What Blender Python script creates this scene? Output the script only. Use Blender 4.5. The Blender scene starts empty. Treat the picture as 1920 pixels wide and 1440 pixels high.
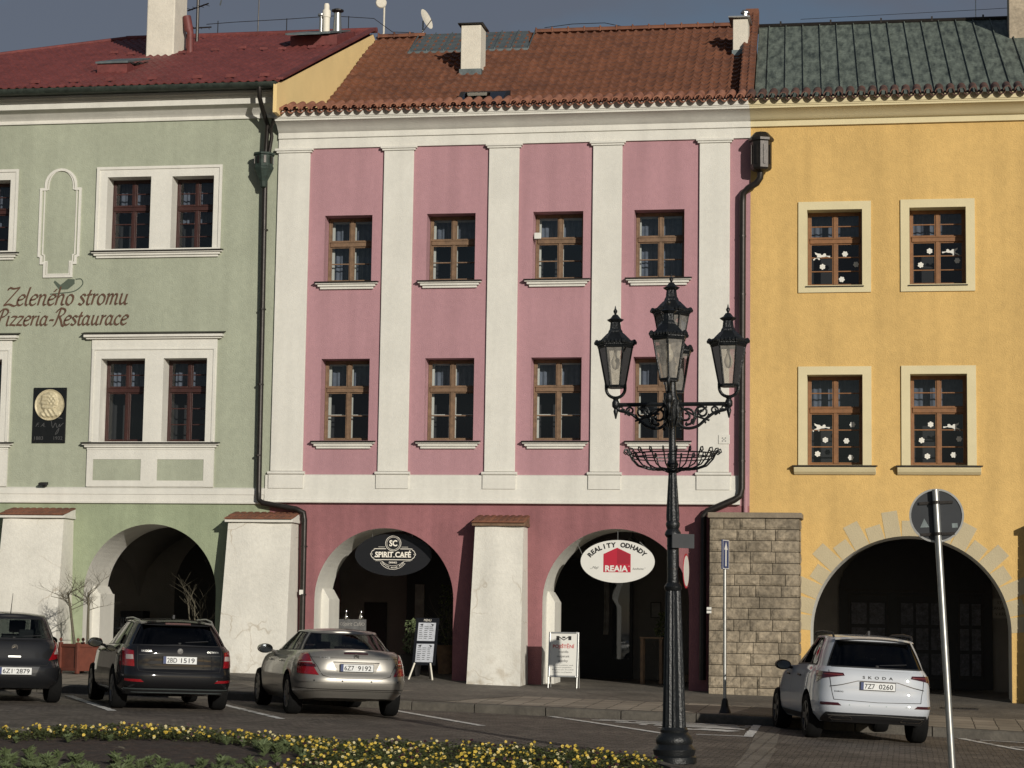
import bpy, bmesh, math, random
from mathutils import Vector, Matrix
random.seed(7)
R=math.radians; PI=math.pi
S=bpy.context.scene; COL=S.collection
# ---------------------------------------------------------------- camera
EYE=1.66
psi=R(10.2); th=math.atan(450/4100); rho=.015
fw=Vector((-math.sin(psi)*math.cos(th),math.cos(psi)*math.cos(th),math.sin(th)))
r0=Vector((math.cos(psi),math.sin(psi),0)); u0=r0.cross(fw)
cr=math.cos(rho)*r0+math.sin(rho)*u0; cu=-math.sin(rho)*r0+math.cos(rho)*u0
cam=bpy.data.cameras.new('camera'); co=bpy.data.objects.new('camera',cam); COL.objects.link(co)
co.matrix_world=Matrix(((cr.x,cu.x,-fw.x,0),(cr.y,cu.y,-fw.y,0),(cr.z,cu.z,-fw.z,EYE),(0,0,0,1)))
cam.sensor_width=36; cam.lens=4100/1920*36; cam.clip_start=.5; cam.clip_end=2000
S.camera=co
# ---------------------------------------------------------------- light
SUN_AZ=R(34); SUN_EL=R(14.5)          # azimuth: right of the facade normal, behind the camera
w=bpy.data.worlds.new('World'); S.world=w; w.use_nodes=True
nt=w.node_tree; bg=nt.nodes['Background']
sky=nt.nodes.new('ShaderNodeTexSky'); sky.sky_type='NISHITA'; sky.sun_disc=False
sky.sun_elevation=SUN_EL; sky.sun_rotation=PI-SUN_AZ; sky.air_density=1.0; sky.dust_density=.6; sky.ozone_density=2.0
tc=nt.nodes.new('ShaderNodeTexCoord'); mp=nt.nodes.new('ShaderNodeMapping'); mp.inputs['Scale'].default_value=(1,1,2.6)
mp.inputs['Location'].default_value=(.3,.1,.0)
no=nt.nodes.new('ShaderNodeTexNoise'); no.inputs['Scale'].default_value=4.5; no.inputs['Detail'].default_value=6; no.inputs['Roughness'].default_value=.5
rp=nt.nodes.new('ShaderNodeValToRGB'); rp.color_ramp.elements[0].position=.40; rp.color_ramp.elements[1].position=.60
mx=nt.nodes.new('ShaderNodeMix'); mx.data_type='RGBA'
L=nt.links
L.new(tc.outputs['Generated'],mp.inputs['Vector']); L.new(mp.outputs[0],no.inputs['Vector']); L.new(no.outputs['Fac'],rp.inputs['Fac'])
ml=nt.nodes.new('ShaderNodeMath'); ml.operation='MULTIPLY'; ml.inputs[1].default_value=.8
L.new(rp.outputs['Color'],ml.inputs[0]); L.new(ml.outputs[0],mx.inputs['Factor'])
L.new(sky.outputs[0],mx.inputs[6]); mx.inputs[7].default_value=(2.4,2.55,3.15,1)
L.new(mx.outputs[2],bg.inputs['Color']); bg.inputs['Strength'].default_value=.050
sl=bpy.data.lights.new('sun','SUN'); sl.energy=3.65; sl.angle=R(.5); sl.color=(1,.94,.84)
so=bpy.data.objects.new('sun',sl); COL.objects.link(so)
sd=Vector((math.sin(SUN_AZ)*math.cos(SUN_EL),-math.cos(SUN_AZ)*math.cos(SUN_EL),math.sin(SUN_EL)))
so.rotation_euler=sd.to_track_quat('Z','Y').to_euler(); so.location=(20,-20,30)
S.view_settings.view_transform='Standard'; S.view_settings.look='None'; S.view_settings.exposure=0; S.view_settings.gamma=1
S.cycles.max_bounces=6
# ---------------------------------------------------------------- materials
def srgb(r,g,b):
    f=lambda c:(c/255/12.92 if c/255<=.04045 else ((c/255+.055)/1.055)**2.4)
    return (f(r),f(g),f(b))
def mat(name,col,rough=.8,metal=0,var=.12,vs=1.5,bump=0,bs=60,col2=None,spec=.5,coat=0,detail=6,v2=0,v2s=14,stretch=None,pos=(.3,.7),streak=0):
    m=bpy.data.materials.new(name); m.use_nodes=True; n=m.node_tree; p=n.nodes['Principled BSDF']
    p.inputs['Roughness'].default_value=rough; p.inputs['Metallic'].default_value=metal
    p.inputs['Specular IOR Level'].default_value=spec
    if coat: p.inputs['Coat Weight'].default_value=coat; p.inputs['Coat Roughness'].default_value=.04
    c=tuple(col)+(1,)
    t=n.nodes.new('ShaderNodeTexCoord')
    if var>0 or col2:
        nz=n.nodes.new('ShaderNodeTexNoise'); nz.inputs['Scale'].default_value=vs; nz.inputs['Detail'].default_value=detail; nz.inputs['Roughness'].default_value=.6
        if stretch:
            ms=n.nodes.new('ShaderNodeMapping'); ms.inputs['Scale'].default_value=stretch; n.links.new(t.outputs['Object'],ms.inputs['Vector']); n.links.new(ms.outputs[0],nz.inputs['Vector'])
        else: n.links.new(t.outputs['Object'],nz.inputs['Vector'])
        rr=n.nodes.new('ShaderNodeValToRGB'); rr.color_ramp.elements[0].position=pos[0]; rr.color_ramp.elements[1].position=pos[1]
        a=tuple(x*(1-var) for x in col)+(1,); b=(tuple(col2)+(1,)) if col2 else tuple(min(1,x*(1+var)) for x in col)+(1,)
        rr.color_ramp.elements[0].color=a; rr.color_ramp.elements[1].color=b
        n.links.new(nz.outputs['Fac'],rr.inputs['Fac']); out=rr.outputs['Color']
        if v2:
            n2=n.nodes.new('ShaderNodeTexNoise'); n2.inputs['Scale'].default_value=v2s; n2.inputs['Detail'].default_value=4
            n.links.new(t.outputs['Object'],n2.inputs['Vector'])
            mr=n.nodes.new('ShaderNodeMapRange'); mr.inputs['From Min'].default_value=.3; mr.inputs['From Max'].default_value=.7
            mr.inputs['To Min'].default_value=1-v2; mr.inputs['To Max'].default_value=1+v2
            n.links.new(n2.outputs['Fac'],mr.inputs['Value'])
            vm=n.nodes.new('ShaderNodeVectorMath'); vm.operation='SCALE'
            n.links.new(out,vm.inputs[0]); n.links.new(mr.outputs[0],vm.inputs['Scale']); out=vm.outputs[0]
        if streak:
            m3=n.nodes.new('ShaderNodeMapping'); m3.inputs['Scale'].default_value=(3.2,3.2,.22); n.links.new(t.outputs['Object'],m3.inputs['Vector'])
            n3=n.nodes.new('ShaderNodeTexNoise'); n3.inputs['Scale'].default_value=1; n3.inputs['Detail'].default_value=7; n.links.new(m3.outputs[0],n3.inputs['Vector'])
            mr=n.nodes.new('ShaderNodeMapRange'); mr.inputs['From Min'].default_value=.35; mr.inputs['From Max'].default_value=.65; mr.inputs['To Min'].default_value=1-streak; mr.inputs['To Max'].default_value=1+streak*.6
            n.links.new(n3.outputs['Fac'],mr.inputs['Value']); vm=n.nodes.new('ShaderNodeVectorMath'); vm.operation='SCALE'
            n.links.new(out,vm.inputs[0]); n.links.new(mr.outputs[0],vm.inputs['Scale']); out=vm.outputs[0]
        n.links.new(out,p.inputs['Base Color'])
    else: p.inputs['Base Color'].default_value=c
    if bump:
        nb=n.nodes.new('ShaderNodeTexNoise'); nb.inputs['Scale'].default_value=bs; nb.inputs['Detail'].default_value=5
        n.links.new(t.outputs['Object'],nb.inputs['Vector'])
        bp=n.nodes.new('ShaderNodeBump'); bp.inputs['Strength'].default_value=bump; bp.inputs['Distance'].default_value=.02
        n.links.new(nb.outputs['Fac'],bp.inputs['Height']); n.links.new(bp.outputs[0],p.inputs['Normal'])
    return m
def glassmat(name,tint=(.25,.27,.28),rough=.02,refl=1.0,trans=.75):
    m=bpy.data.materials.new(name); m.use_nodes=True; n=m.node_tree; n.nodes.remove(n.nodes['Principled BSDF'])
    o=n.nodes['Material Output']; tr=n.nodes.new('ShaderNodeBsdfTransparent'); tr.inputs[0].default_value=tuple(tint)+(1,)
    gl=n.nodes.new('ShaderNodeBsdfGlossy'); gl.inputs['Roughness'].default_value=rough
    fr=n.nodes.new('ShaderNodeFresnel'); fr.inputs['IOR'].default_value=1.5
    mu=n.nodes.new('ShaderNodeMath'); mu.operation='MULTIPLY'; mu.inputs[1].default_value=refl; mu.use_clamp=True
    mi=n.nodes.new('ShaderNodeMixShader'); n.links.new(fr.outputs[0],mu.inputs[0]); n.links.new(mu.outputs[0],mi.inputs[0])
    n.links.new(tr.outputs[0],mi.inputs[1]); n.links.new(gl.outputs[0],mi.inputs[2]); n.links.new(mi.outputs[0],o.inputs[0])
    return m
def cracked(name,col,dark,rough=.9,scale=1.1,base=None):
    """plaster with cracks and dirt towards its foot (z in object space)"""
    m=mat(name,col,rough,0,.07,1.2,.35,30,v2=.05)
    n=m.node_tree; p=n.nodes['Principled BSDF']; t=[x for x in n.nodes if x.type=='TEX_COORD'][0]
    src=p.inputs['Base Color'].links[0].from_socket
    nz=n.nodes.new('ShaderNodeTexNoise'); nz.inputs['Scale'].default_value=3.5
    ad=n.nodes.new('ShaderNodeMixRGB'); ad.blend_type='LINEAR_LIGHT'; ad.inputs[0].default_value=.12
    n.links.new(t.outputs['Object'],nz.inputs['Vector']); n.links.new(t.outputs['Object'],ad.inputs[1]); n.links.new(nz.outputs['Color'],ad.inputs[2])
    v=n.nodes.new('ShaderNodeTexVoronoi'); v.feature='DISTANCE_TO_EDGE'; v.inputs['Scale'].default_value=scale
    n.links.new(ad.outputs[0],v.inputs['Vector'])
    r1=n.nodes.new('ShaderNodeValToRGB'); r1.color_ramp.elements[0].position=.0; r1.color_ramp.elements[0].color=(1,1,1,1); r1.color_ramp.elements[1].position=.016; r1.color_ramp.elements[1].color=(0,0,0,1)
    n.links.new(v.outputs['Distance'],r1.inputs['Fac'])
    n3=n.nodes.new('ShaderNodeTexNoise'); n3.inputs['Scale'].default_value=1.3
    n.links.new(t.outputs['Object'],n3.inputs['Vector'])
    r3=n.nodes.new('ShaderNodeValToRGB'); r3.color_ramp.elements[0].position=.5; r3.color_ramp.elements[1].position=.62
    n.links.new(n3.outputs['Fac'],r3.inputs['Fac'])
    mm=n.nodes.new('ShaderNodeMath'); mm.operation='MULTIPLY'; n.links.new(r1.outputs[0],mm.inputs[0]); n.links.new(r3.outputs[0],mm.inputs[1])
    m5=n.nodes.new('ShaderNodeMath'); m5.operation='MULTIPLY'; m5.inputs[1].default_value=.55; n.links.new(mm.outputs[0],m5.inputs[0])
    # splash dirt at the foot
    sp=n.nodes.new('ShaderNodeSeparateXYZ'); n.links.new(t.outputs['Object'],sp.inputs[0])
    g=n.nodes.new('ShaderNodeMapRange'); g.inputs['From Min'].default_value=.35; g.inputs['From Max'].default_value=1.3; g.inputs['To Min'].default_value=.75; g.inputs['To Max'].default_value=0
    n.links.new(sp.outputs[2],g.inputs['Value'])
    n4=n.nodes.new('ShaderNodeTexNoise'); n4.inputs['Scale'].default_value=5; n4.inputs['Detail'].default_value=8
    n.links.new(t.outputs['Object'],n4.inputs['Vector'])
    r4=n.nodes.new('ShaderNodeValToRGB'); r4.color_ramp.elements[0].position=.48; r4.color_ramp.elements[1].position=.68
    n.links.new(n4.outputs['Fac'],r4.inputs['Fac'])
    m4=n.nodes.new('ShaderNodeMath'); m4.operation='MULTIPLY'; n.links.new(g.outputs[0],m4.inputs[0]); n.links.new(r4.outputs[0],m4.inputs[1])
    ma=n.nodes.new('ShaderNodeMath'); ma.operation='MAXIMUM'; n.links.new(m5.outputs[0],ma.inputs[0]); n.links.new(m4.outputs[0],ma.inputs[1])
    mi=n.nodes.new('ShaderNodeMix'); mi.data_type='RGBA'; n.links.new(ma.outputs[0],mi.inputs['Factor']); n.links.new(src,mi.inputs[6]); mi.inputs[7].default_value=tuple(dark)+(1,)
    n.links.new(mi.outputs[2],p.inputs['Base Color'])
    return m
M={}
M['green']=mat('green_plaster',(.335,.358,.272),.9,0,.07,.7,.5,45,v2=.05,v2s=9,streak=.07)
M['green_low']=mat('green_plaster_low',(.275,.315,.205),.9,0,.10,.8,.5,45,v2=.05,v2s=9,streak=.12)
M['pink']=mat('pink_plaster',(.395,.218,.240),.9,0,.06,.7,.5,50,v2=.04,v2s=10,streak=.08)
M['pink_low']=mat('dark_pink_plaster',(.275,.115,.122),.9,0,.10,.9,.5,45,v2=.06,v2s=9,streak=.14)
M['yellow']=mat('yellow_plaster',(.60,.395,.14),.9,0,.06,.6,.6,45,v2=.05,v2s=8,streak=.08)
M['gable']=mat('pale_ochre_plaster',(.78,.58,.27),.9,0,.06,1,.4,40)
M['cream']=mat('cream_plaster',(.63,.55,.34),.85,0,.05,2,.3,60)
M['white']=mat('white_plaster',(.64,.625,.565),.88,0,.05,1.1,.35,50,v2=.03,streak=.05)
M['dirtywhite']=cracked('cracked_white_plaster',(.63,.61,.545),(.33,.27,.19))
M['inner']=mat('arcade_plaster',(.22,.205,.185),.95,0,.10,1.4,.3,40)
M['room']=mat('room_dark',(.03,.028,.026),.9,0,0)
M['woodbrown']=mat('weathered_brown_wood',(.165,.10,.056),.6,0,.3,9,.2,60,detail=8)
M['woodred']=mat('red_brown_wood',(.040,.013,.010),.45,0,.25,8,.1,60)
M['woodorange']=mat('orange_brown_wood',(.20,.088,.03),.5,0,.2,9,.1,60)
M['woodwhite']=mat('white_painted_wood',(.70,.66,.56),.6,0,.05,6)
M['glass']=glassmat('window_glass',(.82,.86,.90),.015,1.6)
M['curtain']=mat('net_curtain',(.13,.14,.165),.9,0,.25,7)
M['curtain2']=mat('pale_curtain',(.30,.29,.27),.9,0,.3,5)
M['darkwood']=mat('black_shopfront_wood',(.012,.011,.011),.5,0,.2,6)
M['metal_dark']=mat('dark_brown_metal',(.028,.024,.021),.42,.5,.25,8,.1,30)
M['metal_black']=mat('black_cast_iron',(.010,.0115,.0125),.38,.2,.3,14,.35,50)
M['gutter']=mat('patinated_gutter',(.035,.045,.036),.6,.3,.5,7,.2,20)
M['verdigris']=mat('verdigris_copper',(.025,.040,.032),.7,.2,.5,12,.3,30)
M['zinc']=mat('zinc_sheet',(.17,.2,.2),.5,.6,.25,5,.1,20)
M['steel']=mat('galvanised_steel',(.42,.42,.40),.38,.85,.12,20)
M['bronze']=mat('patinated_bronze',(.5,.44,.29),.55,.15,.25,18,.2,60)
M['blackstone']=mat('polished_black_stone',(.008,.008,.008),.12,0,.2,8)
M['ink']=mat('black_ink',(.012,.012,.012),.7,0,0)
M['brownpaint']=mat('brown_sign_paint',(.10,.052,.032),.85,0,.12,6)
M['greypaint']=mat('grey_leaf_paint',(.075,.095,.07),.85,0,.1,6)
M['signwhite']=mat('white_board',(.66,.65,.60),.5,0,.03,3)
M['signred']=mat('crimson_print',(.42,.008,.03),.5,0,0)
M['signred2']=mat('deep_crimson_print',(.30,.006,.022),.5,0,0)
M['redtext']=mat('red_print',(.45,.02,.02),.5,0,0)
M['signblack']=mat('black_board',(.0045,.005,.007),.45,0,.1,3)
M['signpale']=mat('pale_print',(.85,.80,.70),.6,0,0)
M['paper']=mat('printed_paper',(.50,.52,.56),.6,0,.15,10)
M['blue']=mat('sign_blue',(.02,.04,.13),.4,0,0)
M['rubber']=mat('tyre_rubber',(.006,.006,.006),.9,0,.2,20,spec=.15)
M['rim']=mat('alloy_rim',(.17,.17,.17),.35,.8,.1,5)
M['mirror']=mat('mirror_glass',(.10,.11,.12),.05,1,0)
M['chrome']=mat('chrome',(.75,.74,.72),.1,1,0)
M['plate']=mat('plate_white',(.66,.67,.66),.35,0,0)
M['blackplastic']=mat('black_plastic',(.012,.012,.013),.6,0,.1,8)
M['lampred']=mat('red_lamp_lens',(.21,.006,.010),.12,0,.2,25,coat=1)
M['lampdark']=mat('dark_red_lamp_lens',(.045,.004,.006),.1,0,.2,25,coat=1)
M['lampclear']=mat('clear_lamp_lens',(.36,.30,.28),.12,0,.15,30,coat=1)
M['seat']=mat('dark_seat_fabric',(.010,.010,.012),.9,0,.1,10)
M['carglass']=glassmat('car_glass',(.22,.25,.24),.01,1.0)
M['carglass_dark']=glassmat('tinted_car_glass',(.035,.037,.04),.01,.9)
M['carglass_light']=glassmat('clear_car_glass',(.62,.68,.66),.01,.8)
M['planterwood']=mat('stained_planter_wood',(.13,.035,.02),.6,0,.2,7,.15,40)
M['bark']=mat('pale_bark',(.11,.098,.068),.9,0,.3,20,.3,60)
M['terracotta']=None
M['soil']=mat('bed_soil',(.040,.026,.019),.95,0,.5,9,.9,22,v2=.3,v2s=40)
M['leaf']=mat('pansy_leaf',(.070,.085,.026),.6,0,.45,6,v2=.3,v2s=30)
M['leaf2']=mat('pale_seedling_leaf',(.10,.13,.055),.65,0,.3,9)
M['petal']=mat('yellow_petal',(.52,.37,.05),.6,0,.35,9)
M['petaldark']=mat('dark_petal',(.035,.008,.012),.6,0,.3,9)
M['petalpale']=mat('cream_petal',(.55,.48,.25),.6,0,.2,9)
M['paint']=mat('road_paint',(.66,.65,.61),.75,0,.3,7,.4,40,v2=.25,v2s=25)
M['granite']=mat('granite_kerb',(.085,.076,.062),.85,0,.25,2.5,.5,40,v2=.15)
M['stonecap']=mat('sandstone_cap',(.22,.18,.13),.85,0,.2,4,.5,30)
M['voussoir']=mat('painted_beige_block',(.46,.39,.25),.9,0,.06,2,.4,40)
M['sandstone']=mat('rough_sandstone',(.235,.195,.14),.95,0,.5,1.5,.9,22,v2=.3,v2s=11)
M['mortar']=mat('grey_mortar',(.10,.085,.065),.95,0,.2,8)
M['chim']=mat('chimney_plaster',(.62,.58,.49),.9,0,.08,2.5,.4,30,v2=.05)
M['chimold']=mat('weathered_chimney_render',(.36,.30,.22),.9,0,.2,3,.5,20,v2=.2)
def tilemat(name,c1,c2,c3):
    m=mat(name,c1,.8,0,.2,2.2,.35,40,col2=c2)
    n=m.node_tree; p=n.nodes['Principled BSDF']; src=p.inputs['Base Color'].links[0].from_socket
    t=[x for x in n.nodes if x.type=='TEX_COORD'][0]
    v=n.nodes.new('ShaderNodeTexVoronoi'); v.inputs['Scale'].default_value=4.5; n.links.new(t.outputs['Object'],v.inputs['Vector'])
    rr=n.nodes.new('ShaderNodeValToRGB'); rr.color_ramp.elements[0].position=.55; rr.color_ramp.elements[1].position=.95
    sx=n.nodes.new('ShaderNodeSeparateXYZ'); n.links.new(v.outputs['Color'],sx.inputs[0]); n.links.new(sx.outputs[0],rr.inputs['Fac'])
    mu=n.nodes.new('ShaderNodeMath'); mu.operation='MULTIPLY'; mu.inputs[1].default_value=.5; n.links.new(rr.outputs[0],mu.inputs[0])
    mi=n.nodes.new('ShaderNodeMix'); mi.data_type='RGBA'; n.links.new(mu.outputs[0],mi.inputs['Factor']); n.links.new(src,mi.inputs[6]); mi.inputs[7].default_value=tuple(c3)+(1,)
    n.links.new(mi.outputs[2],p.inputs['Base Color']); return m
M['tile']=tilemat('clay_roof_tile',(.165,.064,.034),(.225,.090,.048),(.09,.038,.026))
M['tilecap']=tilemat('clay_barrel_tile',(.27,.105,.06),(.36,.16,.095),(.17,.06,.04))
M['tilecapdark']=tilemat('dark_barrel_tile',(.085,.045,.032),(.15,.07,.05),(.035,.025,.02))
M['redsheet']=mat('red_roof_sheet',(.145,.036,.032),.6,0,.25,2.0,.2,20,v2=.15)
M['copper']=mat('weathered_copper',(.065,.083,.073),.65,.1,.3,3.4,.3,20,col2=(.16,.19,.158),v2=.18,v2s=12,detail=12,stretch=(2.4,.6,.6),pos=(.34,.62))
# ---------------------------------------------------------------- mesh helpers
class MB:
    def __init__(s): s.v=[]; s.f=[]; s.mi=[]; s.cur=0
    def add(s,vs,fs):
        b=len(s.v); s.v+= [tuple(x) for x in vs]
        for f in fs: s.f.append(tuple(b+i for i in f)); s.mi.append(s.cur)
        return s
    def box(s,x0,x1,y0,y1,z0,z1,mx=None):
        vs=[Vector(p) for p in ((x0,y0,z0),(x1,y0,z0),(x1,y1,z0),(x0,y1,z0),(x0,y0,z1),(x1,y0,z1),(x1,y1,z1),(x0,y1,z1))]
        if mx: vs=[mx@p for p in vs]
        return s.add(vs,[(0,3,2,1),(4,5,6,7),(0,1,5,4),(1,2,6,5),(2,3,7,6),(3,0,4,7)])
    def quad(s,a,b,c,d): return s.add([a,b,c,d],[(0,1,2,3)])
    def prism(s,poly,a0,a1,axis='y',mx=None):
        """extrude a 2-D polygon (u,v) along an axis: y -> (u,a,v); x -> (a,u,v); z -> (u,v,a)"""
        def pt(u,v,a): return Vector((u,a,v)) if axis=='y' else Vector((a,u,v)) if axis=='x' else Vector((u,v,a))
        n=len(poly); vs=[pt(u,v,a0) for u,v in poly]+[pt(u,v,a1) for u,v in poly]
        if mx: vs=[mx@p for p in vs]
        return s.add(vs,[tuple(range(n)),tuple(range(2*n-1,n-1,-1))]+[(i,i+n,(i+1)%n+n,(i+1)%n) for i in range(n)])
    def tube(s,pts,r,n=8,caps=True,mx=None):
        pts=[Vector(p) for p in pts]; rr=r if isinstance(r,(list,tuple)) else [r]*len(pts)
        vs=[];up=None
        for i,p in enumerate(pts):
            t=(pts[min(i+1,len(pts)-1)]-pts[max(i-1,0)])
            if t.length<1e-9: t=Vector((0,0,1))
            t.normalize()
            if up is None:
                up=Vector((0,0,1)) if abs(t.z)<.9 else Vector((1,0,0))
            a=t.cross(up)
            if a.length<1e-6: a=t.cross(Vector((1,0,0)))
            a.normalize(); b=a.cross(t); up=b
            for k in range(n):
                an=2*PI*k/n; vs.append(p+(a*math.cos(an)+b*math.sin(an))*rr[i])
        fs=[]
        for i in range(len(pts)-1):
            for k in range(n): fs.append((i*n+k,i*n+(k+1)%n,(i+1)*n+(k+1)%n,(i+1)*n+k))
        if caps: fs+= [tuple(range(n-1,-1,-1)),tuple(range((len(pts)-1)*n,len(pts)*n))]
        if mx: vs=[mx@p for p in vs]
        return s.add(vs,fs)
    def lathe(s,prof,c=(0,0,0),n=20,mx=None,flute=0,fn=12):
        vs=[];fs=[]
        for r,z in prof:
            for k in range(n):
                a=2*PI*k/n; q=r*(1-(flute if (k%2) else 0))
                vs.append(Vector((c[0]+q*math.cos(a),c[1]+q*math.sin(a),c[2]+z)))
        m=len(prof)
        for i in range(m-1):
            for k in range(n): fs.append((i*n+k,i*n+(k+1)%n,(i+1)*n+(k+1)%n,(i+1)*n+k))
        fs+= [tuple(range(n-1,-1,-1)),tuple(range((m-1)*n,m*n))]
        if mx: vs=[mx@p for p in vs]
        return s.add(vs,fs)
    def grid(s,fn,nu,nv):
        vs=[fn(i/nu,j/nv) for j in range(nv+1) for i in range(nu+1)]
        return s.add(vs,[(j*(nu+1)+i,j*(nu+1)+i+1,(j+1)*(nu+1)+i+1,(j+1)*(nu+1)+i) for j in range(nv) for i in range(nu)])
    def mesh(s,me,mx):
        return s.add([mx@v.co for v in me.vertices],[tuple(p.vertices) for p in me.polygons])
    def build(s,name,m,parent=None,smooth=None,bevel=0,sub=0):
        me=bpy.data.meshes.new(name); me.from_pydata(s.v,[],s.f); me.validate()
        ms=m if isinstance(m,(list,tuple)) else [m]
        for x in ms: me.materials.append(x)
        if len(ms)>1 and len(me.polygons)==len(s.mi):
            me.polygons.foreach_set('material_index',s.mi)
        bm=bmesh.new(); bm.from_mesh(me); bmesh.ops.recalc_face_normals(bm,faces=bm.faces); bm.to_mesh(me); bm.free()
        if smooth is not None:
            me.shade_smooth(); me.set_sharp_from_angle(angle=R(smooth))
        o=bpy.data.objects.new(name,me); COL.objects.link(o)
        if parent:
            o.parent=parent
            if parent.get('_w'): o.location=-parent.location; 
        if bevel:
            b=o.modifiers.new('bevel','BEVEL'); b.width=bevel; b.segments=2; b.limit_method='ANGLE'; b.angle_limit=R(40)
        return o
def tag(o,label=None,cat=None,group=None,kind=None):
    if label: o['label']=label
    if cat: o['category']=cat
    if group: o['group']=group
    if kind: o['kind']=kind
    return o
def thing(name,label,cat,loc=(0,0,0),rz=0,group=None,world=False):
    o=bpy.data.objects.new(name,None); COL.objects.link(o); o.empty_display_size=.3
    o.location=loc; o.rotation_euler=(0,0,rz); tag(o,label,cat,group)
    if world: o['_w']=1
    return o
def dup(root,loc,rz=None,label=None):
    """copy of a thing with its parts and sub-parts"""
    r=root.copy(); COL.objects.link(r); r.location=loc
    if rz is not None: r.rotation_euler=(0,0,rz)
    if label: r['label']=label
    def rec(a,b):
        for ch in list(a.children):
            c=ch.copy(); COL.objects.link(c); c.parent=b; rec(ch,c)
    rec(root,r); return r
def textmesh(s,size=1,bold=0,shear=0,space=1,align='CENTER',extrude=0):
    cu=bpy.data.curves.new('text','FONT'); cu.body=s; cu.size=size; cu.offset=bold; cu.shear=shear; cu.space_character=space
    cu.align_x=align; cu.align_y='BOTTOM_BASELINE' if align!='C' else 'CENTER'; cu.extrude=extrude; cu.resolution_u=3
    o=bpy.data.objects.new('text',cu); COL.objects.link(o)
    dg=bpy.context.evaluated_depsgraph_get(); dg.update()
    me=bpy.data.meshes.new_from_object(o.evaluated_get(dg)); bpy.data.objects.remove(o); return me
RX=Matrix.Rotation(PI/2,4,'X')
def textbox(mb,s,cx,cz,y,height,width=None,bold=0,shear=0,space=1,mx=None,ext=.0015):
    """add text facing -Y: centred on cx, bottom cz, letters of the given height and overall width"""
    me=textmesh(s,1,bold,shear,space,'LEFT',0)
    xs=[v.co.x for v in me.vertices]; ys=[v.co.y for v in me.vertices]
    if not xs: return
    x0,x1=min(xs),max(xs); sy=height/.73; sx=(width/(x1-x0)) if width else sy
    A=Matrix.Translation((cx-(x0+x1)/2*sx,y,cz))@RX@Matrix.Diagonal((sx,sy,1,1))
    if mx: A=mx@A
    mb.mesh(me,A)
def arctext(mb,s,cx,cz,y,rx,rz,a0,a1,height,bold=.02,mx=None):
    """letters standing on an ellipse, from angle a0 to a1 (degrees from +x)"""
    n=len(s)
    for i,ch in enumerate(s):
        if ch==' ': continue
        a=R(a0+(a1-a0)*i/(n-1)); me=textmesh(ch,1,bold,0,1,'LEFT')
        xs=[v.co.x for v in me.vertices]; w_=(min(xs)+max(xs))/2
        px,pz=cx+rx*math.cos(a),cz+rz*math.sin(a)
        t=math.atan2(-rz*math.cos(a),rx*math.sin(a)) if a1<a0 else math.atan2(rz*math.cos(a),-rx*math.sin(a))
        A=Matrix.Translation((px,y,pz))@Matrix.Rotation(-t,4,'Y')@RX@Matrix.Diagonal((height/.73,height/.73,1,1))@Matrix.Translation((-w_,0,0))
        if mx: A=mx@A
        mb.mesh(me,A)
def interp(t,kn):
    if t<=kn[0][0]: return kn[0][1]
    for (a,b),(c,d) in zip(kn,kn[1:]):
        if t<=c: return b+(d-b)*(t-a)/(c-a)
    return kn[-1][1]
def smooth_knots(kn,x,h=.8): return (interp(x-h,kn)+2*interp(x,kn)+interp(x+h,kn))/4
# ---------------------------------------------------------------- ground levels
KR=[(-60,1.1),(-30,1.25),(-20,1.30),(-14.5,1.39),(-11.5,1.43),(-8.9,1.50),(-4.5,1.575),(-2.5,1.615),(.3,1.73),(2,1.79),(6,1.9),(20,2.2),(60,2.6)]
KF=[(-60,.85),(-30,.9),(-20,.98),(-12.7,1.05),(-8.2,1.20),(-2.9,1.305),(2,1.39),(6,1.46),(20,1.6),(60,1.9)]
def zroad(x): return EYE-smooth_knots(KR,x)
def zfac(x): return EYE-smooth_knots(KF,x)
def ykerb(x): return interp(x,[(-60,38.8),(-15,38.4),(-12,38.05),(-8.4,37.45),(-5,37.0),(60,37.0)])
KH=.15
def zwalk(x,y):
    k=ykerb(x); a=zroad(x)+KH; b=zfac(x); t=max(0,min(1.3,(y-k)/(44.3-k))); return a+(b-a)*t
FY=44.3
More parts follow.
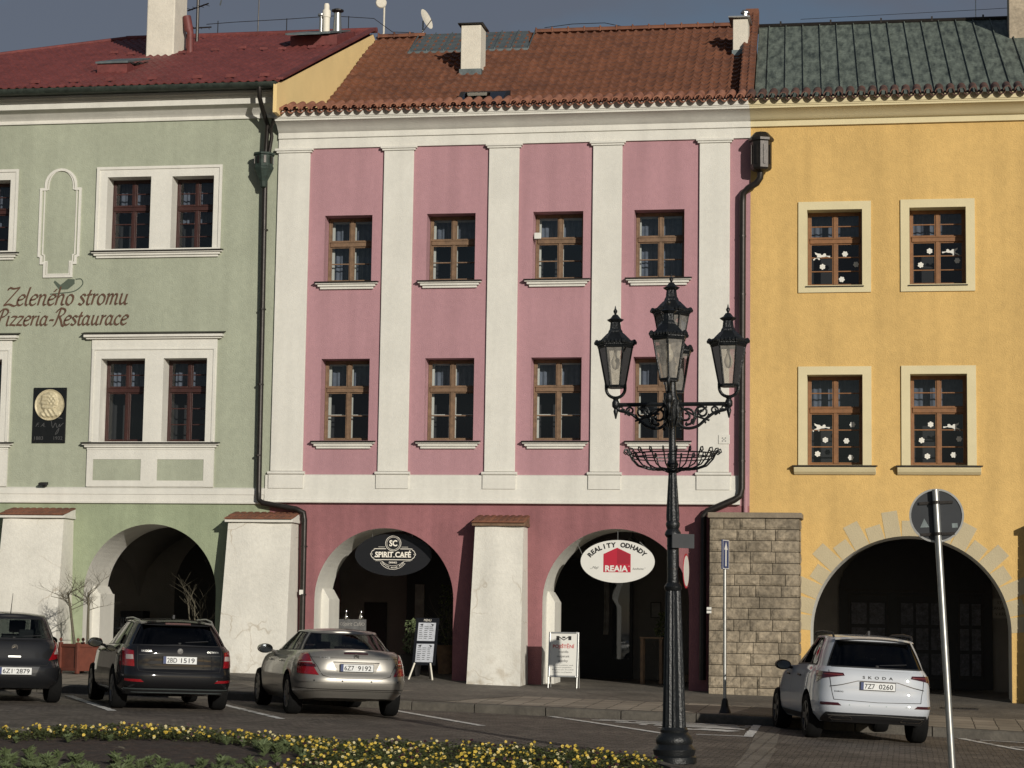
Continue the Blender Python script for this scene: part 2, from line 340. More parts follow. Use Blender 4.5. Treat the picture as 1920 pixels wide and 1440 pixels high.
# ================================================================ ground
ROW=[]
def sheet(name,fn,xs,ys,m):
    mb=MB(); nx=len(xs); vs=[(x,y if not callable(y) else y(x),0) for y in ys for x in xs]
    vs=[(x,y,fn(x,y)) for x,y,_ in vs]
    mb.add(vs,[(j*nx+i,j*nx+i+1,(j+1)*nx+i+1,(j+1)*nx+i) for j in range(len(ys)-1) for i in range(nx-1)])
    o=mb.build(name,m); o['kind']='structure'; return o
def cobblemat(name,c1,c2,mortar,sx,sy,wave=.0,wl=1.5,bump=.9,rot=0,bw=.5,offs=.5):
    m=bpy.data.materials.new(name); m.use_nodes=True; n=m.node_tree; p=n.nodes['Principled BSDF']; p.inputs['Roughness'].default_value=.75
    p.inputs['Specular IOR Level'].default_value=.35
    l=n.links; N=n.nodes.new
    t=N('ShaderNodeTexCoord'); s=N('ShaderNodeSeparateXYZ'); l.new(t.outputs['Object'],s.inputs[0])
    vec=t.outputs['Object']
    if wave:
        a=N('ShaderNodeMath'); a.operation='MULTIPLY'; a.inputs[1].default_value=PI/wl; l.new(s.outputs[0],a.inputs[0])
        b=N('ShaderNodeMath'); b.operation='SINE'; l.new(a.outputs[0],b.inputs[0])
        c=N('ShaderNodeMath'); c.operation='ABSOLUTE'; l.new(b.outputs[0],c.inputs[0])
        d=N('ShaderNodeMath'); d.operation='MULTIPLY_ADD'; d.inputs[1].default_value=wave; l.new(c.outputs[0],d.inputs[0]); l.new(s.outputs[1],d.inputs[2])
        cb=N('ShaderNodeCombineXYZ'); l.new(s.outputs[0],cb.inputs[0]); l.new(d.outputs[0],cb.inputs[1]); vec=cb.outputs[0]
    nz=N('ShaderNodeTexNoise'); nz.inputs['Scale'].default_value=3; l.new(t.outputs['Object'],nz.inputs['Vector'])
    ad=N('ShaderNodeMixRGB'); ad.blend_type='LINEAR_LIGHT'; ad.inputs[0].default_value=.03; l.new(vec,ad.inputs[1]); l.new(nz.outputs['Color'],ad.inputs[2])
    mp=N('ShaderNodeMapping'); mp.inputs['Scale'].default_value=(sx,sy,1); mp.inputs['Rotation'].default_value=(0,0,rot); l.new(ad.outputs[0],mp.inputs['Vector'])
    br=N('ShaderNodeTexBrick'); br.inputs['Color1'].default_value=tuple(c1)+(1,); br.inputs['Color2'].default_value=tuple(c2)+(1,); br.inputs['Mortar'].default_value=tuple(mortar)+(1,)
    br.offset=offs; br.inputs['Scale'].default_value=1; br.inputs['Mortar Size'].default_value=.055*bw*2; br.inputs['Mortar Smooth'].default_value=.6; br.inputs['Brick Width'].default_value=1; br.inputs['Row Height'].default_value=1
    l.new(mp.outputs[0],br.inputs['Vector'])
    n2=N('ShaderNodeTexNoise'); n2.inputs['Scale'].default_value=.8; n2.inputs['Detail'].default_value=6; l.new(t.outputs['Object'],n2.inputs['Vector'])
    mr=N('ShaderNodeMapRange'); mr.inputs['From Min'].default_value=.3; mr.inputs['From Max'].default_value=.7; mr.inputs['To Min'].default_value=.7; mr.inputs['To Max'].default_value=1.3; l.new(n2.outputs['Fac'],mr.inputs['Value'])
    vm=N('ShaderNodeVectorMath'); vm.operation='SCALE'; l.new(br.outputs['Color'],vm.inputs[0]); l.new(mr.outputs[0],vm.inputs['Scale']); l.new(vm.outputs[0],p.inputs['Base Color'])
    n3=N('ShaderNodeTexNoise'); n3.inputs['Scale'].default_value=9; n3.inputs['Detail'].default_value=4; l.new(t.outputs['Object'],n3.inputs['Vector'])
    sb=N('ShaderNodeMath'); sb.operation='MULTIPLY_ADD'; sb.inputs[1].default_value=-1.0; l.new(br.outputs['Fac'],sb.inputs[0]); l.new(n3.outputs['Fac'],sb.inputs[2])
    bp=N('ShaderNodeBump'); bp.inputs['Strength'].default_value=bump; bp.inputs['Distance'].default_value=.03; l.new(sb.outputs[0],bp.inputs['Height']); l.new(bp.outputs[0],p.inputs['Normal'])
    return m
M['cobble']=cobblemat('square_cobbles',(.165,.138,.112),(.09,.076,.062),(.035,.03,.024),6.5,6.5,.5,1.5,1.0)
M['cobble2']=cobblemat('small_mosaic_setts',(.19,.17,.14),(.12,.108,.09),(.04,.035,.028),13,13,.2,1.1,.6)
M['slab']=cobblemat('pavement_slabs',(.31,.27,.215),(.24,.21,.165),(.05,.04,.032),2.6,1.7,0,1,.45,0,.30,0)
M['gutterstone']=cobblemat('gutter_setts',(.23,.205,.17),(.17,.15,.12),(.05,.04,.03),2.8,8.5,0,1,.8,0)
XS=[-60,-45,-32]+[-25+.5*i for i in range(77)]+[20,32,45,60]
sheet('ground',lambda x,y:zroad(x)-.3,[-600,-60,-30,0,30,60,600],[-300,0,60,300,900],M['cobble'])
sheet('road',lambda x,y:zroad(x),XS,[-20,0,8,14,18,22,26,30,34,lambda x:ykerb(x)+.05],M['cobble'])
SW=[lambda x:ykerb(x)+.24,lambda x:ykerb(x)+1.0,lambda x:ykerb(x)+2.0,lambda x:ykerb(x)+2.9]
sheet('pavement',lambda x,y:zwalk(x,y),XS,SW,M['slab'])
sheet('mosaic_pavement',lambda x,y:zwalk(x,y),XS,[lambda x:ykerb(x)+2.9,lambda x:ykerb(x)+4,42.5,44.3,46,49.4],M['cobble2'])
# mosaic field that crosses the slabs in front of the middle buttress
mb=MB()
def wl(x,y,dz): return (x,y,zwalk(x,y)+dz)
for (a,b,c,d) in [((-9.9,ykerb(-9.9)+.26),(-7.9,ykerb(-7.9)+.26),(-6.9,ykerb(-7)+3.0),(-9.0,ykerb(-9)+3.0)),((-2.9,37.26),(-1.2,37.26),(-.4,40.0),(-2.6,40.0))]:
    mb.grid(lambda u,v,a=a,b=b,c=c,d=d: wl(*(( (a[0]*(1-u)+b[0]*u)*(1-v)+(d[0]*(1-u)+c[0]*u)*v ),((a[1]*(1-u)+b[1]*u)*(1-v)+(d[1]*(1-u)+c[1]*u)*v)),.005),10,10)
o=mb.build('mosaic_strip',M['cobble2']); o['kind']='structure'
# kerb stones
mb=MB(); x=-27.0
while x<18:
    ln=random.uniform(1.1,1.6); a=x+.008; b=x+ln-.008
    for (p,q) in [(a,b)]:
        vs=[]
        for X in (p,q):
            y=ykerb(X); z=zroad(X)
            for dy,dz in ((0,-.1),(0,KH-.03),(.03,KH+.002),(.24,KH+.006),(.24,-.1)): vs.append((X,y+dy+random.uniform(-.004,.004),z+dz+random.uniform(-.003,.003)))
        mb.add(vs,[(0,1,2,3,4),(9,8,7,6,5)]+[(i,i+5,(i+1)%5+5,(i+1)%5) for i in range(5)])
    x+=ln
o=mb.build('kerb',M['granite'],bevel=.008); o['kind']='structure'
# row of long light setts across the road at the end of the marked bay
def roadstrip(mb,pts,wd,dz,seg=.25,ragged=0):
    """flat ribbon following the road through 2-D points"""
    for (ax,ay),(bx,by) in zip(pts,pts[1:]):
        L_=math.hypot(bx-ax,by-ay); n=max(1,int(L_/seg)); nx,ny=-(by-ay)/L_,(bx-ax)/L_
        prev=None
        for i in range(n+1):
            t=i/n; x,y=ax+(bx-ax)*t,ay+(by-ay)*t; h1=wd/2+random.uniform(-ragged,ragged); h2=wd/2+random.uniform(-ragged,ragged)
            cur=((x+nx*h1,y+ny*h1,zroad(x+nx*h1)+dz),(x-nx*h2,y-ny*h2,zroad(x-nx*h2)+dz))
            if prev and (ragged==0 or random.random()>.06): mb.quad(prev[0],prev[1],cur[1],cur[0])
            prev=cur
mb=MB(); roadstrip(mb,[(-2.2,36.95),(-1.9,30),(-1.75,24),(-1.6,16)],.36,.005)
o=mb.build('drainage_setts',M['gutterstone']); o['kind']='structure'
mb=MB()
for pts in [[(-8.6,36.9),(-6.3,32.9)],[(-11.6,36.4),(-9.3,32.4)],[(-14.6,37.2),(-12.0,32.4)],
            [(-5.9,37.0),(-5.2,35.8),(-3.55,32.9)],[(-5.0,36.55),(-2.35,36.55)],[(-3.55,32.95),(-2.35,33.2)],[(.9,36.8),(2.6,31.5)],[(1.6,35.0),(5,35.1)],[(1.2,36.6),(6,36.5)]]:
    roadstrip(mb,pts,.14,.008,.12,.012)
# wheelchair-bay hatching between kerb and post
for i,t in enumerate([0,.5,1.0]):
    roadstrip(mb,[(-5.1+t*.9,36.3-t*.9),(-2.5,36.1-t*.75)],.20+.05*i,.008,.12,.03)
roadstrip(mb,[(-3.7,34.4),(-3.2,34.75),(-2.6,34.5)],.5,.009,.12,.04)
roadstrip(mb,[(-2.42,37.0),(-2.3,33.1)],.14,.010,.12,.012)
o=mb.build('road_marking',M['paint']); o['kind']='structure'
# ================================================================ houses
def holes_wall(mb,x0,x1,z0,z1,y,holes,rd=.37):
    xs=sorted({x0,x1,*[h[0] for h in holes],*[h[1] for h in holes]}); zs=sorted({z0,z1,*[h[2] for h in holes],*[h[3] for h in holes]})
    for a,b in zip(xs,xs[1:]):
        for c,d in zip(zs,zs[1:]):
            cx,cz=(a+b)/2,(c+d)/2
            if any(h[0]<cx<h[1] and h[2]<cz<h[3] for h in holes): continue
            mb.quad((a,y,c),(b,y,c),(b,y,d),(a,y,d))
    for a,b,c,d in holes:
        mb.quad((a,y,c),(a,y+rd,c),(a,y+rd,d),(a,y,d)); mb.quad((b,y,c),(b,y,d),(b,y+rd,d),(b,y+rd,c))
        mb.quad((a,y,d),(a,y+rd,d),(b,y+rd,d),(b,y,d)); mb.quad((a,y,c),(b,y,c),(b,y+rd,c),(a,y+rd,c))
WT=1.4
def arch_wall(mb,x0,x1,zt,arches,y0=FY,y1=FY+WT):
    xs={x0,x1}
    for cx,rx,zs,rz in arches:
        for k in range(41): xs.add(cx-rx*math.cos(PI*k/40))
    xs=sorted(xs)
    def bot(x,side,mid):
        for cx,rx,zs,rz in arches:
            if cx-rx<mid<cx+rx: return zs+rz*math.sqrt(max(0,1-((x-cx)/rx)**2))
        return zfac(x)-.4
    for a,b in zip(xs,xs[1:]):
        if b-a<1e-6: continue
        m=(a+b)/2; za,zb=bot(a,0,m),bot(b,0,m)
        mb.quad((a,y0,za),(b,y0,zb),(b,y0,zt),(a,y0,zt)); mb.quad((a,y1,za),(a,y1,zt),(b,y1,zt),(b,y1,zb))
def intrados(mb,arches,y0=FY,y1=FY+WT):
    for cx,rx,zs,rz in arches:
        pts=[(cx-rx,zfac(cx-rx)-.4)]+[(cx-rx*math.cos(PI*k/40),zs+rz*math.sin(PI*k/40)) for k in range(41)]+[(cx+rx,zfac(cx+rx)-.4)]
        for (a,c),(b,d) in zip(pts,pts[1:]): mb.quad((a,y0,c),(b,y0,d),(b,y1,d),(a,y1,c))
def vault(mb,x0,x1,y0,y1,zs,h):
    def f(u,v):
        a,b=2*u-1,2*v-1; return (x0+(x1-x0)*u,y0+(y1-y0)*v,zs+h*max(math.sqrt(max(0,1-a*a)),math.sqrt(max(0,1-b*b))))
    mb.grid(f,28,20)
def extrude_profile(mb,prof,x0,x1):
    """moulding: profile of (protrusion, z) run along x in front of the facade"""
    n=len(prof); vs=[(x,FY-p,z) for x in (x0,x1) for p,z in prof]
    mb.add(vs,[(i,i+1,n+i+1,n+i) for i in range(n-1)]+[tuple(range(n)),tuple(range(2*n-1,n-1,-1))])
    mb.quad(vs[0],vs[n],vs[2*n-1],vs[n-1])
def gframe(mb,x0,x1,z0,z1,t,y0,y1):
    mb.box(x0,x0+t,y0,y1,z0,z1); mb.box(x1-t,x1,y0,y1,z0,z1); mb.box(x0+t,x1-t,y0+.001,y1-.001,z0,z0+t); mb.box(x0+t,x1-t,y0+.001,y1-.001,z1-t,z1)
def window(house,x0,x1,z0,z1,frame,trf=.4,low=2,up=1,rec=.33,style='curtain',inner=True,fly=False,sashlow=True):
    """casement window: outer frame, transom, four sashes with glazing bars, panes, inner frame, curtain and the room behind"""
    y=FY+rec; f=MB(); t=.046; zt=z1-(z1-z0)*trf; cx=(x0+x1)/2
    gframe(f,x0,x1,z0,z1,t,y,y+.07)
    f.box(x0+t,x1-t,y-.025,y+.07,zt-.055,zt+.055); f.box(x0+t,x1-t,y-.04,y-.025,zt+.03,zt+.05)
    f.box(cx-.034,cx+.034,y-.012,y+.07,z0+t,zt-.056); f.box(cx-.032,cx+.032,y-.010,y+.07,zt+.056,z1-t)
    s=.025
    for (a,b) in ((x0+t,cx-.034),(cx+.034,x1-t)):
        for (c,d,n) in ((z0+t,zt-.056,low),(zt+.056,z1-t,up)):
            gframe(f,a+.001,b-.001,c+.001,d-.001,s,y+.008,y+.05)
            for k in range(1,n):
                zz=c+(d-c)*k/n; f.box(a+s,b-s,y+.012,y+.045,zz-.012,zz+.012)
    w_=f.build('window',frame,house,bevel=.004)
    p=MB(); p.quad((x0+t,y+.03,z0+t),(x1-t,y+.03,z0+t),(x1-t,y+.03,z1-t),(x0+t,y+.03,z1-t)); sub(p,'pane',M['glass'],w_)
    if inner:
        q=MB(); yi=y+.20; gframe(q,x0+.02,x1-.02,z0+.02,z1-.02,.065,yi,yi+.04); q.box(cx-.042,cx+.042,yi,yi+.04,z0+.085,z1-.085)
        q.box(x0+.085,x1-.085,yi+.002,yi+.038,zt-.03,zt+.03)
        for (c,d,n) in ((z0+.06,zt,low),(zt,z1-.06,up)):
            for k in range(1,n): zz=c+(d-c)*k/n; q.box(x0+.08,x1-.08,yi+.005,yi+.03,zz-.01,zz+.01)
        sub(q,'inner_frame',M['woodwhite'],w_)
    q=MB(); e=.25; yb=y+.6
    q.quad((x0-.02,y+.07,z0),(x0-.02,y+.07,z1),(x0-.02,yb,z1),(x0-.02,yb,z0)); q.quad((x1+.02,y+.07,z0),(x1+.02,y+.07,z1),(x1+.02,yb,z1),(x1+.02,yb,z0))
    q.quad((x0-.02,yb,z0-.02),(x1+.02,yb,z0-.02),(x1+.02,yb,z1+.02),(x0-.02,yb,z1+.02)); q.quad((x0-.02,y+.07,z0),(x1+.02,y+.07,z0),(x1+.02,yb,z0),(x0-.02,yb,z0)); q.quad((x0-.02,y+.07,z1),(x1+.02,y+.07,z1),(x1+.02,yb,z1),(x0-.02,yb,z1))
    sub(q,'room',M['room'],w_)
    if style:
        q=MB(); zb={'curtain':zt-.02,'full':z0+.05,'half':zt-(zt-z0)*.25}[style]; yc=y+.36
        ph=random.random()*6
        def fn(u,v): return (x0+.03+(x1-x0-.06)*u,yc+.018*math.sin(u*52+ph)+.01*math.sin(u*23+ph+v),z1-.03-(z1-.03-zb)*v-(.03*abs(math.sin(u*18+ph)) if v==1 else 0))
        q.grid(fn,70,2); sub(q,'curtain',M['curtain'],w_,smooth=60)
    return w_
def sub(mb,name,m,parent,**k):
    o=mb.build(name,m,None,**k); o.parent=parent; return o
def sill(house,x0,x1,z,m,p=.13,steps=3,ex=.14,metal=True,h=.05,win=None):
    q=MB()
    for k in range(steps):
        e=ex-.045*k; pr=p-.035*k; q.box(x0-e,x1+e,FY-pr,FY+.002,z-.03-h*(k+1)+.004,z-.03-h*k)
    o=q.build('sill',m,house,bevel=.008)
    if win: o.parent=win; o.location=(0,0,0)
    if metal:
        q=MB(); q.prism([(FY-p-.025,z-.045),(FY+.27,z+.003),(FY+.27,z-.006),(FY-p-.02,z-.055),],x0-ex-.012,x1+ex+.012,'x')
        # narrow back part sits between the reveals
        q=MB(); q.prism([(FY-p-.03,z-.05),(FY-p-.03,z-.024),(FY-.001,z-.006),(FY-.001,z-.028)],x0-ex-.015,x1+ex+.015,'x'); q.prism([(FY-.001,z-.02),(FY-.001,z-.004),(FY+.31,z+.012),(FY+.31,z-.0)],x0+.004,x1-.004,'x')
        m2=sub(q,'sill_flashing',M['metal_dark'],o)
    return o
def house_shell(mb,x0,x1,z1,y1=60,z0=-.5):
    mb.quad((x0,FY+.001,z0),(x0,y1,z0),(x0,y1,z1),(x0,FY+.001,z1)); mb.quad((x1,FY+.001,z0),(x1,FY+.001,z1),(x1,y1,z1),(x1,y1,z0)); mb.quad((x0,y1,z0),(x1,y1,z0),(x1,y1,z1),(x0,y1,z1))
def tiled(mb,O,a,b,U,V,tw,tl,amp,step,keep=lambda u,v:True,sub_=6,shape=0):
    """roof covering in courses: real waves and a real step at every course"""
    O,a,b=Vector(O),Vector(a),Vector(b); n=a.cross(b).normalized()
    if n.z<0: n=-n
    nc=int(V/tl)+1; nu=int(U/tw*sub_)
    def prof(u):
        f=(u/tw)%1
        if shape==0: return amp*(math.sin(PI*min(1,f/.42)) if f<.42 else .12*math.sin(PI*(f-.42)/.58)*-1)
        return amp*(.5+.5*math.cos(2*PI*f))
    for c in range(nc):
        v0,v1=c*tl,min((c+1)*tl,V)
        if v1-v0<.02: continue
        j=random.uniform(-.004,.004)
        rows=[(v0,step),(v0+.001,step+.0),(v1,0)]
        base=len(mb.v); vs=[]
        for (v,h) in ((v0,-.02),(v0,step),(v1+.01,0)):
            for i in range(nu+1):
                u=U*i/nu; hh=prof(u)+h+j if h>=0 else h
                if h==-.02: hh=prof(u)-.02
                vs.append(O+a*u+b*v+n*hh)
        fs=[]
        for r in range(2):
            for i in range(nu):
                um=U*(i+.5)/nu
                if keep(um,(v0+v1)/2): fs.append((r*(nu+1)+i,r*(nu+1)+i+1,(r+1)*(nu+1)+i+1,(r+1)*(nu+1)+i))
        mb.add(vs,fs)
def arc_tile(mb,c,r,y0,y1,z0,z1,up=True,th=.014,n=7,sq=1):
    """half-round barrel tile lying along y"""
    vs=[]
    for y,z in ((y0,z0),(y1,z1)):
        for rr in (r,r-th):
            for k in range(n+1):
                an=PI*k/n; vs.append((c+rr*math.cos(an),y,z+(rr*math.sin(an)*sq if up else -rr*math.sin(an)*sq)))
    m=n+1; fs=[]
    for k in range(n):
        fs+=[(k,k+1,2*m+k+1,2*m+k),(m+k,3*m+k,3*m+k+1,m+k+1),(k,m+k,m+k+1,k+1),(2*m+k,2*m+k+1,3*m+k+1,3*m+k)]
    mb.add(vs,fs)
def buttress(house,x0,x1,ztop,m,p0=.5,p1=.95,side=.05,cap=True,zg=None):
    """battered pier (x0..x1 measured on its front) with a small tiled roof"""
    zg=zfac((x0+x1)/2)-.2
    q=MB()
    # front grid so the plaster can be slightly uneven
    def fr(u,v):
        z=zg+(ztop-zg)*v; p=p1+(p0-p1)*v; s=side*(1-v); n_=.012*math.sin(u*9+x0)+.01*math.sin(v*7+u*5)
        return (x0-s+(x1-x0+2*s)*u,FY-p-n_*(1 if 0<u<1 else 0),z)
    q.grid(fr,8,12)
    for sx,sg in ((x0,-1),(x1,1)):
        q.quad((sx+sg*side,FY+.01,zg),(sx+sg*side,FY-p1,zg),(sx,FY-p0,ztop),(sx,FY+.01,ztop)) if False else q.grid(lambda u,v,sx=sx,sg=sg:(sx+sg*side*(1-v),FY+.01-(p1+(p0-p1)*v+.01)*u,zg+(ztop-zg)*v),1,12)
    q.quad((x0,FY,ztop),(x1,FY,ztop),(x1,FY-p0,ztop),(x0,FY-p0,ztop))
    b=q.build('buttress',m,house,smooth=40)
    if cap:
        c=MB(); c.box(x0-.05,x1+.05,FY-p0-.09,FY-.003,ztop+.001,ztop+.06)
        c.prism([(FY-p0-.09,ztop+.06),(FY-.003,ztop+.06),(FY-.003,ztop+.22)],x0-.04,x1+.04,'x'); sub(c,'cap_board',M['woodbrown'] if cap=='wood' else M['white'],b)
        t=MB(); k=int((x1-x0+.1)/.135); wd=(x1-x0+.1)/k
        for i in range(k):
            cx=x0-.05+wd*(i+.5)
            for c0,c1 in ((0,.36),(.32,.72)):
                L_=p0+.14; ya=FY-p0-.14+L_*c0*1.35; yb=min(FY-.004,FY-p0-.14+L_*c1*1.4); za=ztop+.075+(.15)*c0*1.35+.012*(c0>0); zb=ztop+.075+.15*c1*1.4
                t.prism([(cx-wd*.52,0),(cx-wd*.3,.02),(cx+wd*.2,.022),(cx+wd*.48,.0),(cx+wd*.48,-.012),(cx-wd*.52,-.012)],0,1,'y',
                    Matrix(((1,0,0,0),(0,yb-ya,0,ya),(0,zb-za,1,za),(0,0,0,1))))
        sub(t,'cap_tile',M['tile'],b)
    return b
def gz2(x,y): return zwalk(x,y)

# ---------------------------------------------------------------- green house
GX0,GX1=-30.0,-13.10
hg=thing('green_house','sage green house with white window surrounds and a red sheet metal roof','house',(-20,FY,zfac(-20)),world=True)
gu=[(-16.92,-15.93,9.545,11.14),(-15.46,-14.52,9.535,11.13)]; glw=[(-16.92,-15.93,5.40,7.185),(-15.52,-14.55,5.40,7.185)]
sh=4.62; UX=[g for g in gu]+[(a-sh,b-sh,c,d) for a,b,c,d in gu]; LX=[g for g in glw]+[(a-sh+.0,b-sh,c,d) for a,b,c,d in glw]
UX+= [(a-2*sh,b-2*sh,c,d) for a,b,c,d in gu]; LX+= [(a-2*sh,b-2*sh,c,d) for a,b,c,d in glw]
q=MB(); holes_wall(q,GX0,GX1,4.1,12.9,FY,UX+LX); house_shell(q,GX0,GX1,12.9); q.build('wall',M['green'],hg)
GA=[(-15.68,1.46,2.2,1.45),(-21.0,1.46,2.2,1.45),(-26.0,1.46,2.2,1.45)]
q=MB(); arch_wall(q,GX0,GX1,4.1,GA); q.build('ground_floor_wall',M['green_low'],hg)
for g_ in GA: q=MB(); intrados(q,[g_]); q.build('arch_soffit',M['white'],hg,smooth=40)
q=MB(); extrude_profile(q,[(0,12.35),(.045,12.35),(.045,12.385),(.03,12.39),(.03,12.43),(.07,12.47),(.17,12.55),(.30,12.60),(.34,12.605),(.34,12.74),(.37,12.75),(.37,12.80),(.40,12.82),(.40,12.88),(0,12.88)],GX0,-13.17); q.build('cornice',M['white'],hg)
q=MB(); extrude_profile(q,[(0,4.08),(.07,4.09),(.07,4.125),(.04,4.13),(.04,4.27),(.055,4.28),(.055,4.40),(.0,4.43)],GX0,-13.16); q.build('string_course',M['white'],hg)
for ox in (0,-sh,-2*sh):
    # upper pair surround
    f=MB(); X0,X1=-17.14+ox,-14.355+ox
    def bandframe(f,X0,X1,Z0,Z1,holes,p):
        xs=sorted({X0,X1,*[h[0] for h in holes],*[h[1] for h in holes]}); zs=sorted({Z0,Z1,*[h[2] for h in holes],*[h[3] for h in holes]})
        for a,b in zip(xs,xs[1:]):
            for c,d in zip(zs,zs[1:]):
                if any(h[0]<(a+b)/2<h[1] and h[2]<(c+d)/2<h[3] for h in holes): continue
                f.quad((a,FY-p,c),(b,FY-p,c),(b,FY-p,d),(a,FY-p,d))
        for (a,b,c,d) in holes+[(X0,X1,Z0,Z1)]:
            e=FY+.35 if (a,b,c,d)!=(X0,X1,Z0,Z1) else FY+.01
            f.quad((a,FY-p,c),(a,e,c),(a,e,d),(a,FY-p,d)); f.quad((b,FY-p,c),(b,FY-p,d),(b,e,d),(b,e,c)); f.quad((a,FY-p,d),(a,e,d),(b,e,d),(b,FY-p,d)); f.quad((a,FY-p,c),(b,FY-p,c),(b,e,c),(a,e,c))
    hs=[(a+ox+.002,b+ox-.002,c+.002,d-.002) for a,b,c,d in gu]
    bandframe(f,X0,X1,9.50,11.34,hs,.035); gframe(f,X0-.02,X1+.02,9.50,11.36,.06,FY-.06,FY-.034)
    f.build('window_surround',M['white'],hg)
    hs=[(a+ox+.002,b+ox-.002,c+.002,d-.002) for a,b,c,d in glw]
    f=MB(); bandframe(f,-17.14+ox,-14.34+ox,5.39,7.60,hs,.04); f.box(-17.12+ox,-17.07+ox,FY-.062,FY-.041,5.40,7.37); f.box(-14.41+ox,-14.36+ox,FY-.062,FY-.041,5.40,7.37); f.box(-17.12+ox,-14.36+ox,FY-.063,FY-.042,7.37,7.40)
    f.box(-17.14+ox,-14.34+ox,FY-.03,FY,4.43,5.25)
    for a,b in ((-17.16,-17.02),(-15.95,-15.59),(-14.56,-14.34)): f.box(a+ox,b+ox,FY-.05,FY-.031,4.44,5.24)
    f.box(-17.03+ox,-14.55+ox,FY-.049,FY-.031,5.02,5.235); f.box(-17.03+ox,-14.55+ox,FY-.049,FY-.031,4.445,4.57)
    f.build('window_surround',M['white'],hg)
    f=MB()
    for a,b in ((-17.015,-15.955),(-15.585,-14.565)): f.box(a+ox,b+ox,FY-.036,FY-.031,4.575,5.015)
    f.build('apron_panel',M['green'],hg)
    f=MB(); f.box(-17.26+ox,-14.24+ox,FY-.10,FY-.0,7.60,7.635); f.box(-17.30+ox,-14.20+ox,FY-.15,FY-.0,7.636,7.70); c=f.build('window_hood',M['white'],hg,bevel=.008)
    f=MB(); f.prism([(FY-.18,7.70),(FY-.0,7.745),(FY-.0,7.765),(FY-.18,7.715)],-17.34+ox,-14.17+ox,'x'); sub(f,'hood_flashing',M['metal_dark'],c)
    sill(hg,-17.12+ox,-14.38+ox,9.54,M['white'],.12,3,.09); sill(hg,-17.14+ox,-14.36+ox,5.40,M['white'],.13,3,.12)
for i,(a,b,c,d) in enumerate(UX): window(hg,a+.005,b-.005,c+.005,d-.005,M['woodred'],.4,3,2,rec=.32,style='half' if i%2 else 'curtain',inner=i==2)
for i,(a,b,c,d) in enumerate(LX): window(hg,a+.005,b-.005,c+.005,d-.005,M['woodred'],.36,1 if i==0 else 3,2,rec=.32,style='curtain',inner=False)
# blind niche mouldings
def moulding_path(mb,pts,w_,p,closed=True):
    n=len(pts); ins=[]
    for i in range(n):
        a=Vector(pts[i-1]);b=Vector(pts[i]);c=Vector(pts[(i+1)%n])
        d1=(b-a).normalized(); d2=(c-b).normalized(); n1=Vector((-d1.y,d1.x)); n2=Vector((-d2.y,d2.x)); m=(n1+n2); m.normalize(); k=w_/max(.35,m.dot(n1)); ins.append((b.x+m.x*k,b.y+m.y*k))
    for i in range(n):
        j=(i+1)%n; a,b,c,d=pts[i],pts[j],ins[j],ins[i]
        mb.quad((a[0],FY-p,a[1]),(b[0],FY-p,b[1]),(c[0],FY-p,c[1]),(d[0],FY-p,d[1]))
        mb.quad((a[0],FY,a[1]),(b[0],FY,b[1]),(b[0],FY-p,b[1]),(a[0],FY-p,a[1])); mb.quad((d[0],FY,d[1]),(d[0],FY-p,d[1]),(c[0],FY-p,c[1]),(c[0],FY,c[1]))
for ox in (0,-sh):
    c=-17.985+ox; half=[(.0,8.96),(.335,8.96),(.335,9.25),(.42,9.25),(.42,9.40),(.475,9.42),(.475,10.93),(.37,10.93)]+[(.37*math.cos(t),10.99+.37*math.sin(t)) for t in [R(a) for a in (0,15,30,45,60,75)]]
    pts=[(c+x,z) for x,z in half]+[(c,11.36)]+[(c-x,z) for x,z in reversed(half[1:])]
    q=MB(); moulding_path(q,pts,.055,.035)
    k=[(c+(x-c)*.84 if True else x,z) for x,z in pts]
    pin=[(c+(x-c)*.80,9.0+(z-9.0)*.962+.06) for x,z in pts]; moulding_path(q,pin,.025,.022)
    q.build('blind_niche_moulding',M['white'],hg)
# roof
GS=(16.27-12.95)/(51.72-43.5); GL=math.hypot(1,GS)
q=MB(); bdir=Vector((0,1,GS)).normalized(); Lg=(51.72-43.62)*GL
def gkeep(u,v): # hip on the left
    x=-27.5+u; return u>v/Lg*8.1-.1
tiled(q,(-27.5,43.62,12.99),(1,0,0),bdir,27.5-12.93,Lg,.185,.36,.045,.008,gkeep,8,1)
rf=q.build('roof',M['redsheet'],hg,smooth=50)
q=MB(); q.quad((-27.5,43.6,12.93),(-12.95,43.6,12.93),(-12.95,51.7,16.2),(-19.4,51.7,16.2)); q.quad((-12.95,60,12.9),(-27.5,60,12.9),(-19.4,51.75,16.2),(-12.95,51.75,16.2)); q.add([(-27.5,43.6,12.93),(-19.4,51.7,16.2),(-27.5,60,12.93)],[(0,1,2)])
sub(q,'roof_deck',M['redsheet'],rf)
q=MB(); q.tube([(-19.4,51.72,16.31),(-12.85,51.72,16.31)],.07,10); q.tube([(-27.5,43.62,13.0),(-19.4,51.72,16.31)],.06,8)
q.prism([(0,0),(.16,0),(.16,.05),(0,.05)],0,1,'y',Matrix(((1,0,0,-13.02),(0,8.1,0,43.62),(0,3.3,1,13.02),(0,0,0,1))))
sub(q,'ridge_capping',M['redsheet'],rf)
q=MB()
for x in (-18.57,-17.67,-16.85,-15.91,-14.88,-14.14,-13.39):
    y=44.05; z=13.02+(y-43.62)*GS+.02; q.box(x-.11,x+.11,y-.012,y+.012,z,z+.07); q.box(x-.015,x+.015,y,y+.16,z,z+.03)
for k in range(9):
    x=-18.6+.62*k+random.uniform(-.1,.1); y=48.6+random.uniform(-.3,.3); z=13.02+(y-43.62)*GS+.02; q.box(x-.1,x+.1,y-.012,y+.012,z,z+.06)
sub(q,'snow_guard',M['redsheet'],rf)
q=MB(); pr=[]; n=12
